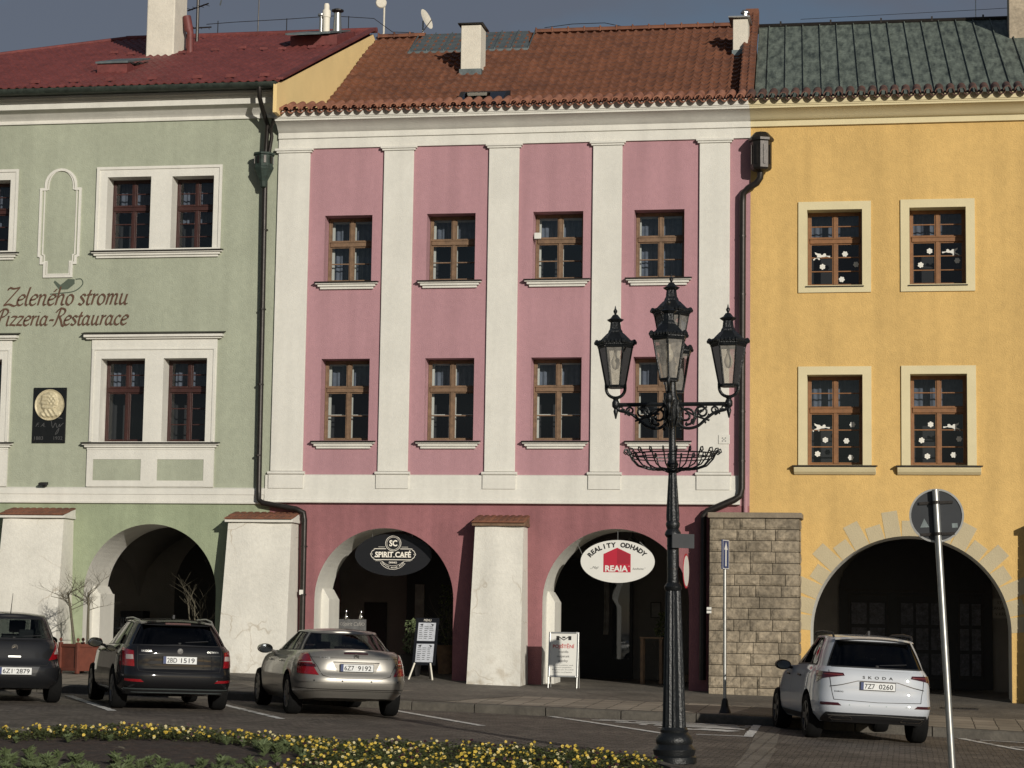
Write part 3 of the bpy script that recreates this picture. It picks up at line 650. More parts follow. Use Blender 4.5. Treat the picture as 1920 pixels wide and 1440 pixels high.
for k in range(n+1): an=PI*k/n; pr.append((FY-.72-.095*math.cos(an),12.955-.11*math.sin(an)))
for k in range(n,-1,-1): an=PI*k/n; pr.append((FY-.72-.082*math.cos(an),12.955-.097*math.sin(an)))
q.prism(pr,GX0,-12.97,'x')
for x in [-29+.8*i for i in range(21)]: q.prism([(FY-.72-.101*math.cos(PI*k/8),12.957-.116*math.sin(PI*k/8)) for k in range(9)],x,x+.03,'x')
q.box(GX0,-13.0,FY-.62,FY-.40,12.885,12.90); q.build('gutter',M['gutter'],hg,smooth=40)
# party gable above the pink roof, ochre
q=MB(); q.prism([(43.50,12.29),(43.50,12.90),(44.3,13.20),(51.72,16.2),(52.1,16.05),(60,12.9),(60,12.25)],-13.03,-12.95,'x'); q.build('gable_wall',M['gable'],hg)
q=MB(); q.box(-13.16,-13.035,FY-.38,FY+.02,12.36,12.88); q.build('cornice_return',M['white'],hg)
for a,b in ((-18.97,-17.60),(-23.4,-22.0)): buttress(hg,a*.99,b*.99,3.74,M['dirtywhite'],.55,.95,cap=True)
buttress(hg,-13.82,-12.46,3.68,M['dirtywhite'],.55,.95,cap=True)
# roof furniture belonging to the roof
def roofz(y): return 13.0+(y-43.62)*GS
ch=MB(); 
mxr=Matrix.Translation((-17.28,48.75,0))@Matrix.Rotation(R(0),4,'Z')
ch.box(-.35,.34,-.45,.45,14.6,18.2,mxr); chg=ch.build('chimney',M['chim'],hg,bevel=.03)
q=MB(); q.box(-.40,.39,-.5,.5,18.2,18.32,mxr); sub(q,'chimney_cap',M['chimold'],chg)
q=MB(); q.box(-17.75,-17.05,45.55,46.9,13.75,14.05,Matrix.Translation((0,0,0))); sk=q.build('skylight',M['redsheet'],hg)
q=MB(); q.prism([(45.5,14.0),(46.95,14.45),(46.95,14.49),(45.5,14.045)],-17.78,-17.02,'x'); sub(q,'skylight_lid',M['zinc'],sk)
q=MB(); q.tube([(-16.72,48.88,14.9),(-16.74,48.88,15.6),(-16.78,48.88,15.68),(-16.84,48.88,16.0)],[.09,.08,.11,.10],10); q.build('vent_pipe',M['redsheet'],hg,smooth=40)
q=MB(); q.prism([(49.2,15.28),(50.9,15.90),(50.9,16.06),(49.2,15.52)],-14.35,-13.2,'x'); fl=q.build('roof_platform',M['redsheet'],hg)
q=MB(); q.prism([(49.1,15.53),(51.0,16.10),(51.0,16.14),(49.1,15.57)],-14.45,-13.35,'x'); q.prism([(48.75,15.42),(49.08,15.52),(49.08,15.55),(48.75,15.45)],-14.3,-13.5,'x'); sub(q,'platform_sheet',M['zinc'],fl)
# writing painted on the wall: broad-nib strokes
GL_={'Z':([[(.05,1.45),(.15,1.7),(.6,1.6),(1.15,1.72)],[(1.15,1.72),(.6,.9),(0,.02)],[(0,.02),(.5,.12),(1.0,-.05),(1.3,.1)]],1.15),
'e':([[(.1,.5),(.5,.58),(.72,.78),(.6,.98),(.35,.98),(.12,.62),(.14,.18),(.4,.0),(.72,.2)]],.78),
'l':([[(.25,1.75),(.15,.9),(.15,.2),(.28,.0),(.45,.12)]],.45),
'n':([[(.08,.95),(.2,.98),(.16,.0)],[(.17,.6),(.45,.98),(.7,.88),(.66,.2),(.8,.0),(.95,.12)]],.98),
'h':([[(.2,1.75),(.16,.9),(.12,.0)],[(.15,.6),(.45,.98),(.7,.88),(.66,.2),(.8,.0),(.95,.12)]],.98),
'o':([[(.4,1.0),(.14,.8),(.12,.25),(.38,.0),(.66,.25),(.68,.75),(.4,1.0)]],.82),
's':([[(.6,.82),(.38,1.0),(.14,.8),(.36,.55),(.56,.28),(.36,.0),(.06,.14)]],.68),
't':([[(.3,1.4),(.2,.8),(.2,.15),(.35,.0),(.52,.12)],[(.02,.93),(.52,.97)]],.52),
'r':([[(.08,.95),(.2,.98),(.16,.0)],[(.17,.55),(.38,.95),(.58,.92)]],.58),
'm':([[(.08,.95),(.2,.98),(.16,.0)],[(.17,.6),(.42,.98),(.6,.88),(.56,.0)],[(.57,.6),(.82,.98),(1.02,.88),(1.0,.2),(1.12,.0),(1.26,.12)]],1.28),
'u':([[(.1,.95),(.18,.98),(.15,.3),(.32,.0),(.6,.3)],[(.68,.98),(.63,.2),(.76,.0),(.92,.12)]],.95),
'z':([[(.08,.85),(.2,.98),(.68,.95)],[(.66,.93),(.08,.05)],[(.08,.05),(.35,.08),(.7,.02)]],.72),
'i':([[(.1,.95),(.2,.98),(.16,.2),(.28,.0),(.42,.12)],[(.2,1.38),(.24,1.42)]],.44),
'a':([[(.62,.85),(.36,1.0),(.12,.65),(.12,.2),(.34,.0),(.6,.3)],[(.68,.98),(.63,.2),(.76,.0),(.92,.12)]],.94),
'c':([[(.64,.84),(.38,1.0),(.12,.62),(.14,.18),(.4,.0),(.66,.16)]],.7),
'R':([[(.42,1.9),(.35,1.2),(.2,.15),(.0,-.1)],[(.0,1.35),(.3,1.75),(.8,1.72),(.95,1.4),(.7,1.02),(.35,.9)],[(.45,.92),(.75,.45),(.95,.0),(1.2,-.12)]],1.02),
'P':([[(.42,1.75),(.35,1.2),(.2,.15),(.0,-.1)],[(.0,1.35),(.3,1.75),(.8,1.72),(.95,1.4),(.7,1.02),(.35,.9)]],.95),
'U':([[(.1,1.5),(.3,1.72),(.25,.5),(.45,.0),(.9,.3)],[(1.05,1.72),(.98,.3),(1.1,.0),(1.25,.1)]],1.75),
'-':([[(.05,.5),(.25,.58),(.55,.52)]],.6),' ':([],.45),
'é':([[(.1,.5),(.5,.58),(.72,.78),(.6,.98),(.35,.98),(.12,.62),(.14,.18),(.4,.0),(.72,.2)],[(.45,1.25),(.68,1.55)]],.78)}
def cr_spline(p,n=6):
    p=[Vector(x) for x in p]
    if len(p)<3: return [p[0].lerp(p[-1],i/n) for i in range(n+1)]
    q=[p[0]*2-p[1]]+p+[p[-1]*2-p[-2]]; out=[]
    for i in range(1,len(q)-2):
        for k in range(n):
            t=k/n; a,b,c,d=q[i-1],q[i],q[i+1],q[i+2]
            out.append(.5*((2*b)+(c-a)*t+(2*a-5*b+4*c-d)*t*t+(3*b-a-3*c+d)*t**3))
    return out+[p[-1]]
def penwrite(mb,s,xr,zb,sx,sz,y,nib=.17,ang=38,shear=.22,x_from=None):
    W=sum(GL_[c][1] for c in s)*sx; x=xr-W; k=0
    for c in s:
        for st in GL_[c][0]:
            pts=cr_spline(st); nx,nz=math.cos(R(ang))*nib/2,math.sin(R(ang))*nib/2; P_=[]
            k+=1
            for p in pts:
                P_.append((Vector((x+(p.x+shear*p.y)*sx,y-.0003*k,zb+p.y*sz))))
            th_=.018
            for a,b in zip(P_,P_[1:]):
                dn=Vector((nx*sx,0,nz*sz)); d=(b-a); 
                # keep a hairline where the stroke runs along the nib
                pn=Vector((-d.z,0,d.x)); 
                if pn.length<1e-9: continue
                pn.normalize(); 
                if dn.dot(pn)<0: pn=-pn
                e=dn+pn*.012
                mb.quad(a+e,b+e,b-e,a-e)
        x+=GL_[c][1]*sx
q=MB(); penwrite(q,'U Zeleného stromu',-16.38,8.36,.235,.23,FY-.004,nib=.13); penwrite(q,'Pizzeria-Restaurace',-16.38,7.92,.212,.205,FY-.004,nib=.13)
q.build('wall_lettering',M['brownpaint'],hg)
q=MB()
lf=[(-18.08,8.86),(-17.95,8.70),(-17.75,8.70),(-17.60,8.82),(-17.60,8.92),(-17.75,8.93),(-17.92,8.80),(-18.05,8.90)]
q.add([(x,FY-.003,z) for x,z in lf],[tuple(range(len(lf)))])
st=cr_spline([(-17.58,8.92),(-17.45,8.92),(-17.42,8.80),(-17.6,8.66),(-17.9,8.62),(-18.15,8.60)]); 
for a,b in zip(st,st[1:]):
    d=(b-a).normalized(); n_=Vector((-d.y,d.x))*.012; q.quad((a.x+n_.x,FY-.004,a.y+n_.y),(b.x+n_.x,FY-.004,b.y+n_.y),(b.x-n_.x,FY-.004,b.y-n_.y),(a.x-n_.x,FY-.004,a.y-n_.y))
q.build('painted_leaf',M['greypaint'],hg)

# ---------------------------------------------------------------- pink house
PX0,PX1=-13.10,-3.06
hp=thing('pink_house','pink house with five tall white pilasters and clay tiled roof, middle of the row','house',(-8.1,FY,zfac(-8.1)),world=True)
wu=[(-12.055,-11.02,8.80,10.21),(-9.84,-8.80,8.80,10.21),(-7.575,-6.52,8.80,10.21),(-5.455,-4.415,8.80,10.21)]
wv=[(-12.055,-11.01,5.43,7.15),(-9.82,-8.775,5.43,7.15),(-7.575,-6.52,5.43,7.15),(-5.445,-4.40,5.43,7.15)]
q=MB(); holes_wall(q,PX0,PX1,4.1,12.2,FY,wu+wv); house_shell(q,PX0+.002,PX1-.002,12.2); q.build('wall',M['pink'],hp)
PA=[(-10.605,1.475,2.13,1.47),(-5.77,1.5,2.12,1.50)]
q=MB(); arch_wall(q,PX0,PX1,4.1,PA); q.build('ground_floor_wall',M['pink_low'],hp)
for g_ in PA: q=MB(); intrados(q,[g_]); q.build('arch_soffit',M['white'],hp,smooth=40)
q=MB(); extrude_profile(q,[(0,11.66),(.05,11.66),(.05,11.875),(.085,11.88),(.085,12.0),(.10,12.01),(.13,12.03),(.17,12.07),(.26,12.14),(.38,12.19),(.40,12.195),(.40,12.235),(.42,12.24),(.42,12.275),(0,12.29)],PX0,PX1-.002); q.build('cornice',M['white'],hp,smooth=35)
PIL=[(-13.095,-12.40),(-10.78,-10.14),(-8.52,-7.88),(-6.32,-5.71),(-4.105,-3.48)]
for a,b in PIL:
    q=MB(); q.box(a,b,FY-.06,FY,4.78,11.57); p_=q.build('pilaster',M['white'],hp,bevel=.008)
    q=MB(); q.box(a-.04,b+.04,FY-.09,FY,11.572,11.612); q.box(a-.07,b+.07,FY-.115,FY,11.613,11.665); sub(q,'capital',M['white'],p_,bevel=.008)
    q=MB(); q.prism([(FY-.06-.05*math.sin(PI*k/8),4.74-.035*math.cos(PI*k/8)) for k in range(9)]+[(FY,4.775),(FY,4.705)],a-.05,b+.05,'x'); q.box(a-.025,b+.025,FY-.082,FY-.0,4.42,4.703); sub(q,'pilaster_base',M['white'],p_,smooth=40)
q=MB(); extrude_profile(q,[(0,4.115),(.13,4.12),(.13,4.15),(.085,4.152),(.085,4.17),(.09,4.175),(.07,4.21),(.06,4.41),(.05,4.42),(.045,4.70),(0,4.715)],PX0-.1,PX1-.19); q.build('string_course',M['white'],hp)
for i,(a,b,c,d) in enumerate(wu): 
    w_=window(hp,a+.005,b-.005,c+.005,d-.005,M['woodbrown'],.40,2,1,style='full' if i in(0,3) else 'curtain'); sill(hp,a,b,c,M['white'],.13,3,.15,win=w_)
for i,(a,b,c,d) in enumerate(wv): 
    w_=window(hp,a+.005,b-.005,c+.005,d-.005,M['woodbrown'],.36,2,1,style='curtain'); sill(hp,a,b,c,M['white'],.13,3,.15,win=w_)
buttress(hp,-8.60,-7.60,3.64,M['dirtywhite'],.5,.93,cap='wood')
# roof plane
PS=.59; 
def rz(y): return 13.13+PS*(y-46.93)
y0=45.75; PL=math.hypot(1,PS); bd=Vector((-.035,1,PS)); Lr=(52.12-y0)*bd.length; bd.normalize()
q=MB(); 
def pk(u,v):
    x=-13.2+u-.035*(v/Lr*(52.1-y0)); return x>-12.93 and x<-3.42-.035*(v/Lr*6.3)
tiled(q,(-13.2,y0,rz(y0)+.0),(1,0,0),bd,10.6,Lr,.205,.335,.045,.055,pk,8,0)
pr_=q.build('roof',M['tile'],hp,smooth=45)
q=MB(); q.quad((-12.96,y0,rz(y0)-.08),(-3.3,y0,rz(y0)-.08),(-3.6,52.1,rz(52.1)-.08),(-12.96,52.1,rz(52.1)-.08)); q.quad((-12.96,52.1,rz(52.1)-.05),(-3.5,52.1,rz(52.1)-.05),(-3.5,60,12),(-12.96,60,12))
q.box(-12.94,-3.4,43.95,45.9,12.2,12.27); sub(q,'roof_deck',M['woodbrown'],pr_)
q=MB(); x=-12.9; did=0
while x<-3.75:
    if x>-10 and not did: did=1; sub(q,'ridge_tile',M['tile'],pr_,smooth=40); q=MB()
    if not(-11.95<x<-8.95):
        arc_tile(q,0,.11,0,.40,0,0,True,.02)
        vs=q.v[-32:]; q.v[-32:]=[(x+v[1]*(1)+(.0),52.1+v[0],rz(52.1)+.02+v[2]*1.0+.0) for v in vs]
        q.tube([(x+.01,52.0,rz(52.1)+.0),(x+.01,52.02,rz(52.1)+.13),(x+.01,52.2,rz(52.1)+.13),(x+.01,52.22,rz(52.1)+.0)],.022,6)
    x+=.40
sub(q,'ridge_tile',M['tile'],pr_,smooth=40)
# zinc patch near the ridge
q=MB(); 
def onr(x,y,h): return (x,y,rz(y)+h)
q.quad(onr(-11.85,50.8,.075),onr(-8.85,50.8,.075),onr(-9.1,52.15,.075),onr(-11.75,52.15,.075)); q.quad(onr(-11.85,50.8,-.02),onr(-8.85,50.8,-.02),onr(-8.85,50.8,.075),onr(-11.85,50.8,.075)); q.quad(onr(-11.75,52.15,.075),onr(-9.1,52.15,.075),(-9.1,52.3,rz(52.1)-.1),(-11.75,52.3,rz(52.1)-.1))
zp=q.build('zinc_flashing',M['zinc'],hp)
q=MB()
for k in range(8):
    x=-11.8+.42*k; q.add([onr(x-.012,50.8,.075),onr(x+.012,50.8,.075),onr(x-.05,52.16,.075),onr(x-.074,52.16,.075),onr(x-.012,50.8,.11),onr(x+.012,50.8,.11),onr(x-.05,52.16,.11),onr(x-.074,52.16,.11)],[(0,3,2,1),(4,5,6,7),(0,1,5,4),(1,2,6,5),(2,3,7,6),(3,0,4,7)])
sub(q,'standing_seam',M['zinc'],zp)
# roof window just above the eaves
q=MB(); q.add([onr(-9.75,46.6,.05),onr(-8.6,46.6,.05),onr(-8.65,47.35,.05),onr(-9.8,47.35,.05),onr(-9.75,46.6,.2),onr(-8.6,46.6,.2),onr(-8.65,47.35,.2),onr(-9.8,47.35,.2)],[(0,3,2,1),(4,5,6,7),(0,1,5,4),(1,2,6,5),(2,3,7,6),(3,0,4,7)])
rw=q.build('roof_window',M['metal_dark'],hp)
q=MB(); q.quad(onr(-9.65,46.68,.204),onr(-8.7,46.68,.204),onr(-8.74,47.27,.204),onr(-9.69,47.27,.204)); sub(q,'pane',M['glass'],rw)
# chimneys
q=MB(); q.box(-10.17,-9.70,49.1,49.72,14.5,15.62); c1=q.build('chimney',M['chim'],hp,bevel=.012)
q=MB(); q.box(-10.20,-9.67,49.07,49.75,14.2,14.56); sub(q,'chimney_flashing',M['zinc'],c1)
q=MB(); q.box(-10.24,-9.64,49.02,49.8,15.63,15.655); sub(q,'chimney_cap',M['metal_dark'],c1)
q=MB(); q.box(-3.86,-3.52,49.8,50.4,14.9,15.75); c2=q.build('chimney',M['chim'],hp,bevel=.012)
q=MB(); q.box(-3.88,-3.5,49.78,50.42,14.5,15.0); sub(q,'chimney_flashing',M['zinc'],c2)
q=MB(); q.box(-3.96,-3.46,49.7,50.5,15.76,15.79); q.tube([(-3.6,50.1,15.78),(-3.6,50.1,15.95)],.07,10); q.tube([(-3.6,50.1,15.95),(-3.6,50.1,15.97),(-3.6,50.1,16.03)],[.11,.11,.06],10); sub(q,'chimney_cap',M['steel'],c2)
# raised party wall capped with tiles
q=MB(); pw=Vector((-.045,1,PS)); Lp=(52.2-45.3)*pw.length; pw.normalize()
tiled(q,(-3.42,45.3,rz(45.3)+.32),(1,0,0),pw,.31,Lp,.155,.30,.03,.03,lambda u,v:True,8,0)
def pwb(h0,h1,a,b):
    vs=[]
    for y,dx in ((45.3,0),(52.22,-.31)):
        for x,h in ((a,h0),(b,h0),(b,h1),(a,h1)): vs.append((x+dx,y,rz(y)+h))
    q.add(vs,[(0,1,2,3),(7,6,5,4)]+[(i,i+4,(i+1)%4+4,(i+1)%4) for i in range(4)])
pwb(-.1,.31,-3.38,-3.12); 
q.box(-3.73,-3.42,52.1,52.4,rz(52.1)-.1,rz(52.2)+.40)
q.build('parapet',M['tile'],hp,smooth=40)
# eaves: barrel tiles bedded on the cornice
def eaves(house,x0,x1,m,step=.2128):
    q=MB(); q.box(x0-.05,x1+.02,43.86,44.28,12.268,12.40); q.build('tile_bedding',M['white'] if house is hp else M['cream'],house)
    q=MB(); x=x0
    while x<x1:
        j=random.uniform(-.012,.012)
        arc_tile(q,x,.086,43.68+j,44.25,12.375,12.60,True,.02,8,1.1)
        arc_tile(q,x+step/2,.078,43.73+j,44.25,12.375,12.59,False,.015,7,.85)
        x+=step
    return q.build('eaves_tile',m,house,smooth=50)
eaves(hp,-13.02,-3.1,M['tilecap'])

# ---------------------------------------------------------------- yellow house
YX0,YX1=-3.06,14.0
hy=thing('yellow_house','ochre yellow house with cream window frames, weathered copper roof and one wide arch','house',(3,FY,zfac(3)),world=True)
yu=[(-1.91,-.80,8.58,10.14),(.14,1.26,8.58,10.15)]; yl=[(-1.91,-.80,4.93,6.76),(.14,1.26,4.93,6.765)]
ex=[(5.2,6.3,8.58,10.14),(7.2,8.3,8.58,10.14),(5.2,6.3,4.93,6.76),(7.2,8.3,4.93,6.76)]
q=MB(); holes_wall(q,YX0,YX1,4.1,12.2,FY,yu+yl+ex); house_shell(q,YX0+.003,YX1,12.2); q.build('wall',M['yellow'],hy)
YA=[(.12,1.96,1.62,1.90),(7.6,1.96,1.55,1.9)]
q=MB(); arch_wall(q,YX0,YX1,4.1,YA); q.build('ground_floor_wall',M['yellow'],hy)
for (g_,hh_) in ((GA[0],hg),(PA[0],hp),(PA[1],hp)):
    q=MB(); e_=g_[0]-g_[1]; q.box(e_-.02,e_+.17,FY+.55,FY+WT-.005,zfac(e_)-.2,2.12+(.06 if hh_ is hg else 0)); q.prism([(e_-.02,2.12),(e_+.17,2.12),(e_+.04,2.34),(e_-.02,2.34)],FY+.56,FY+WT-.006,'y'); q.build('inner_pier',M['white'],hh_)
for g_ in YA: q=MB(); intrados(q,[g_]); q.build('arch_soffit',M['white'],hy,smooth=40)
q=MB(); extrude_profile(q,[(0,11.885),(.06,11.89),(.06,12.005),(.09,12.01),(.13,12.03),(.17,12.07),(.26,12.14),(.38,12.19),(.40,12.195),(.40,12.235),(.42,12.24),(.42,12.275),(0,12.29)],YX0,YX1); q.build('cornice',M['cream'],hy,smooth=35)
def ysur(x0,x1,z0,z1,full):
    q=MB(); 
    e=.175; zb=z0-.145 if full else z0
    f=[(x0+.002,x1-.002,z0+.002,z1-.002)]
    bandframe(q,x0-e,x1+e,zb,z1+.165,f,.035); q.build('window_surround',M['cream'],hy)
stk=[]
for i,(a,b,c,d) in enumerate(yu+yl+ex):
    lowr=(c<6); ysur(a,b,c,d,not lowr)
    w_=window(hy,a+.005,b-.005,c+.005,d-.005,M['woodorange'],.38,3,2,rec=.30,style='curtain',inner=False)
    stk.append((w_,a,b,c,d))
    if lowr:
        q=MB(); q.prism([(FY-.14,c-.07),(FY-.10,c-.14),(FY-.04,c-.19),(FY+.0,c-.19),(FY+.0,c-.03),(FY-.14,c-.03)],a-.26,b+.26,'x'); s_=sub(q,'sill',M['cream'],w_,bevel=.008)
        q=MB(); q.prism([(FY-.17,c-.045),(FY-.17,c-.02),(FY-.036,c-.002),(FY-.036,c-.02)],a-.29,b+.29,'x'); sub(q,'sill_flashing',M['metal_dark'],w_)
    else:
        q=MB(); q.prism([(FY-.06,c-.035),(FY-.06,c-.015),(FY+.29,c+.01),(FY+.29,c-.005)],a-.03,b+.03,'x'); sub(q,'sill_flashing',M['metal_dark'],w_)
# paper stickers behind the panes
def flower(mb,cx,cz,r,y):
    n=6
    for k in range(n):
        a=2*PI*k/n+cx; c=(cx+r*.62*math.cos(a),cz+r*.62*math.sin(a)); pts=[(c[0]+r*.36*math.cos(2*PI*j/8),y-.0004*k,c[1]+r*.36*math.sin(2*PI*j/8)) for j in range(8)]
        mb.add(pts,[tuple(range(8))])
    mb.add([(cx+r*.34*math.cos(2*PI*j/8),y-.003,cz+r*.34*math.sin(2*PI*j/8)) for j in range(8)],[tuple(range(8))])
ANG=[(-.95,-.45),(-.85,-.62),(-.7,-.38),(-.45,-.3),(-.3,-.52),(-.15,-.5),(-.22,-.28),(.05,-.12),(.32,-.1),(.55,-.02),(.95,-.18),(1.0,.05),(.62,.06),(.5,.14),(.52,.33),(.36,.42),(.2,.33),(.18,.2),(-.02,.18),(-.1,.36),(-.45,.42),(-.75,.6),(-.68,.3),(-.45,.1),(-.5,-.12),(-.75,-.25)]
def angel(mb,cx,cz,s,y,flip=1): mb.add([(cx+flip*x*s,y,cz+z*s*.8) for x,z in ANG],[tuple(range(len(ANG)))] )
SK={0:('a',[(.32,.18,.47),(.72,.40,.40),(.90,.15,.55),(.70,.65,.16)],(.30,.78)),1:('b',[(.33,.62,.0),(.22,.40,0),(.80,.45,0)],(.72,.75)),2:('a',[(.75,.74,0),(.40,.48,0),(.64,.47,0),(.28,.25,0),(.72,.18,0)],(.30,.74)),3:('b',[(.38,.74,0),(.22,.48,0),(.82,.50,0),(.33,.20,0),(.66,.24,0)],(.70,.73))}
SK={0:[(.68,.42),(.27,.255),(.88,.28),(.62,.085)],1:[(.36,.44),(.20,.26),(.85,.31)],2:[(.81,.44),(.32,.27),(.70,.26),(.18,.115),(.78,.075)],3:[(.36,.44),(.20,.265),(.86,.28),(.30,.09),(.76,.105)]}
AK={0:(.25,.42,1),1:(.74,.45,-1),2:(.24,.43,1),3:(.74,.435,-1)}
for i,(w_,a,b,c,d) in enumerate(stk[:4]):
    W=b-a; H=d-c; y=FY+.30+.012
    for u,v in SK[i]: q=MB(); flower(q,a+W*u,c+H*v+.04,.062,y); sub(q,'snowflake_sticker',M['signwhite'],w_)
    q=MB(); u,v,fl=AK[i]; angel(q,a+W*u,c+H*v,.18,y,fl); sub(q,'angel_sticker',M['signwhite'],w_)
# painted blocks round the arch
q=MB(); cx,rx,zs,rz_=YA[0]
nb=19
for k in range(nb):
    t0=PI*(k+.02)/nb; t1=PI*(k+.98)/nb; lo=.52 if k%2==0 else .31
    def pp(t,e): return (cx-(rx+e)*math.cos(t),zs+(rz_+e)*math.sin(t))
    if k in (9,): lo=.31
    pts=[pp(t0,.0),pp((t0+t1)/2,.0),pp(t1,.0),pp(t1,lo),pp((t0+t1)/2,lo+.01),pp(t0,lo)]
    # square outer end
    a_,b_=Vector(pp(t0,0)),Vector(pp(t1,0)); dr=Vector((-math.cos((t0+t1)/2),math.sin((t0+t1)/2))); pts=[tuple(a_),pp((t0+t1)/2,0),tuple(b_),tuple(b_+dr*lo),tuple(a_+dr*lo)]
    if (a_+dr*lo).x>2.6 : continue
    q.prism(pts,FY-.006-.0001*k,FY+.002,'y')
q.build('arch_block',M['voussoir'],hy)
# copper roof
CS=PS
q=MB(); XA,XB=-3.1,14
q.add([(XA,45.5,rz(45.5)),(XB,45.5,rz(45.5)),(XB-.3,52.05,rz(52.05)),(XA-.3,52.05,rz(52.05)),(XB,60,12),(XA,60,12)],[(0,1,2,3),(3,2,4,5)])
cr_=q.build('roof',M['copper'],hy)
q=MB(); x=-2.83
while x<13.8:
    a=(x,45.6); b=(x-.32,52.02)
    vs=[]
    for (X,Y) in (a,b):
        for dx,h in ((-.011,-.01),(.011,-.01),(.011,.045),(-.011,.045)): vs.append((X+dx,Y,rz(Y)+h))
    q.add(vs,[(0,1,2,3),(7,6,5,4)]+[(i,i+4,(i+1)%4+4,(i+1)%4) for i in range(4)])
    x+=.402
for k in range(70):   # cross joints
    i=random.randrange(30); y=46+random.random()*6; xx=-2.83+.402*i-.05*(y-45.6)
    q.add([(xx+.02,y,rz(y)+.004),(xx+.38,y,rz(y)+.004),(xx+.38,y+.03,rz(y+.03)+.007),(xx+.02,y+.03,rz(y+.03)+.007)],[(0,1,2,3)])
sub(q,'standing_seam',M['copper'],cr_)
q=MB(); q.tube([(-3.4,52.05,rz(52.05)+.03),(13.7,52.05,rz(52.05)+.03)],.05,8)
for k in range(7): q.box(-2.9+1.2*k,-2.86+1.2*k,52.0,52.1,rz(52.05),rz(52.05)+.12)
sub(q,'ridge_capping',M['metal_dark'],cr_)
q=MB(); q.box(YX0,YX1,43.95,46.2,12.2,12.27); sub(q,'roof_deck',M['woodbrown'],cr_)
eaves(hy,-3.03,13.9,M['tilecapdark'],.222)
q=MB(); q.box(2.45,3.5,50.6,51.4,15.0,17.6); c3=q.build('chimney',M['chimold'],hy,bevel=.02)
# rusticated stone buttresses
def stonepier(house,x0,x1,ztop,p0=.72,p1=.82):
    zg=zfac((x0+x1)/2)-.1; H=ztop-zg; n=16; hc=H/n; q=MB()
    core=MB(); core.box(x0+.03,x1-.03,FY-p0+.03,FY+.0,zg,ztop-.01)
    for r in range(n):
        z0_=zg+r*hc; z1_=z0_+hc; p=p1+(p0-p1)*(r/n); 
        ln=[.47,.27] if False else None
        off=[0,.26][r%2]; xs=[x0]; x=x0+ (.30 if r%2 else .50)*random.uniform(.85,1.15)
        while x<x1-.22: xs.append(x); x+=random.choice([.50,.50,.44,.56,.32])
        xs.append(x1)
        for a,b in zip(xs,xs[1:]):
            rg=random.uniform(.006,.034); sd=random.random()*50; g=.006
            def f(u,v,a=a,b=b,rg=rg,sd=sd):
                e=min(u,1-u)*(b-a); h=min(v,1-v)*hc; k=min(1,e/.05)*min(1,h/.045)
                nz=math.sin(sd+u*7+v*3)*.4+math.sin(sd*2+u*13-v*9)*.35+random.uniform(-.35,.35)
                return (a+g+(b-a-2*g)*u,FY-p-k*(rg+.016*nz),z0_+g+(z1_-z0_-2*g)*v)
            q.grid(f,8,5)
            q.quad((a+g,FY-p,z0_+g),(a+g,FY-p+.05,z0_+g),(a+g,FY-p+.05,z1_-g),(a+g,FY-p,z1_-g)); q.quad((b-g,FY-p,z0_+g),(b-g,FY-p,z1_-g),(b-g,FY-p+.05,z1_-g),(b-g,FY-p+.05,z0_+g))
            q.quad((a+g,FY-p,z1_-g),(a+g,FY-p+.05,z1_-g),(b-g,FY-p+.05,z1_-g),(b-g,FY-p,z1_-g))
        for xs_,sg in ((x0,-1),(x1,1)):   # side faces
            ys=[FY-p,FY-p+(.3 if r%2 else .42),FY]
            for a,b in zip(ys,ys[1:]):
                rg=random.uniform(.004,.012); sd=random.random()*50
                def f(u,v,a=a,b=b): 
                    k=min(1,min(u,1-u)*8)*min(1,min(v,1-v)*5); return (xs_+sg*k*(rg+random.uniform(-.006,.006))+ (0 if sg<0 else 0),a+.008+(b-a-.016)*u,z0_+.009+(hc-.018)*v)
                q.grid(f,5,4)
    b_=q.build('stone_buttress',M['sandstone'],house); sub(core,'mortar_core',M['mortar'],b_)
    c=MB(); c.box(x0-.04,x1+.05,FY-p0-.07,FY-.004,ztop,ztop+.11); sub(c,'capstone',M['stonecap'],b_,bevel=.015)
    return b_
stonepier(hy,-3.80,-2.03,3.82); stonepier(hy,2.70,4.5,3.78)

# ---------------------------------------------------------------- arcades behind the arches
BY=50.4
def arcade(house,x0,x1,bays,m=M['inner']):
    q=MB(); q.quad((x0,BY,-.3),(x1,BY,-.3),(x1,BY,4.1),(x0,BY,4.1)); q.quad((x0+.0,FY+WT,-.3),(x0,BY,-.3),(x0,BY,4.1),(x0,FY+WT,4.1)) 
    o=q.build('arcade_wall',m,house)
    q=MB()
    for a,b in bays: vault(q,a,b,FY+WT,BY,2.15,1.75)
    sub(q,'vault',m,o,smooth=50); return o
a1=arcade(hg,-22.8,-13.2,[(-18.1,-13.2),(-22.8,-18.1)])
# cross arch leading on to the right, its darkness a flat black panel
q=MB(); q.prism([(-17.2,.2),(-14.8,.2)]+[(-16.0+1.2*math.cos(PI*k/20),2.35+1.35*math.sin(PI*k/20)) for k in range(0,21)],BY-.02,BY-.004,'y'); sub(q,'passage_dark_panel',M['darkwood'],a1)
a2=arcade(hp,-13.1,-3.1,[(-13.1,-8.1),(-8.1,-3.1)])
q=MB(); q.box(-12.52,-11.97,BY-.03,BY-.004,.4,2.12); sub(q,'doorway',M['darkwood'],a2)
q=MB(); q.box(-11.45,-8.3,BY-.25,BY-.004,.3,3.6); q.box(-8.298,-6.15,BY-.12,BY-.004,.3,3.2)
sub(q,'shopfront',M['darkwood'],a2)
q=MB(); q.box(-6.2,-4.2,BY-1.4,BY-1.38,.2,1.0) if 0 else q.box(-6.62,-6.22,BY-.128,BY-.122,.9,2.9); sub(q,'shop_glass',M['glass'],a2)
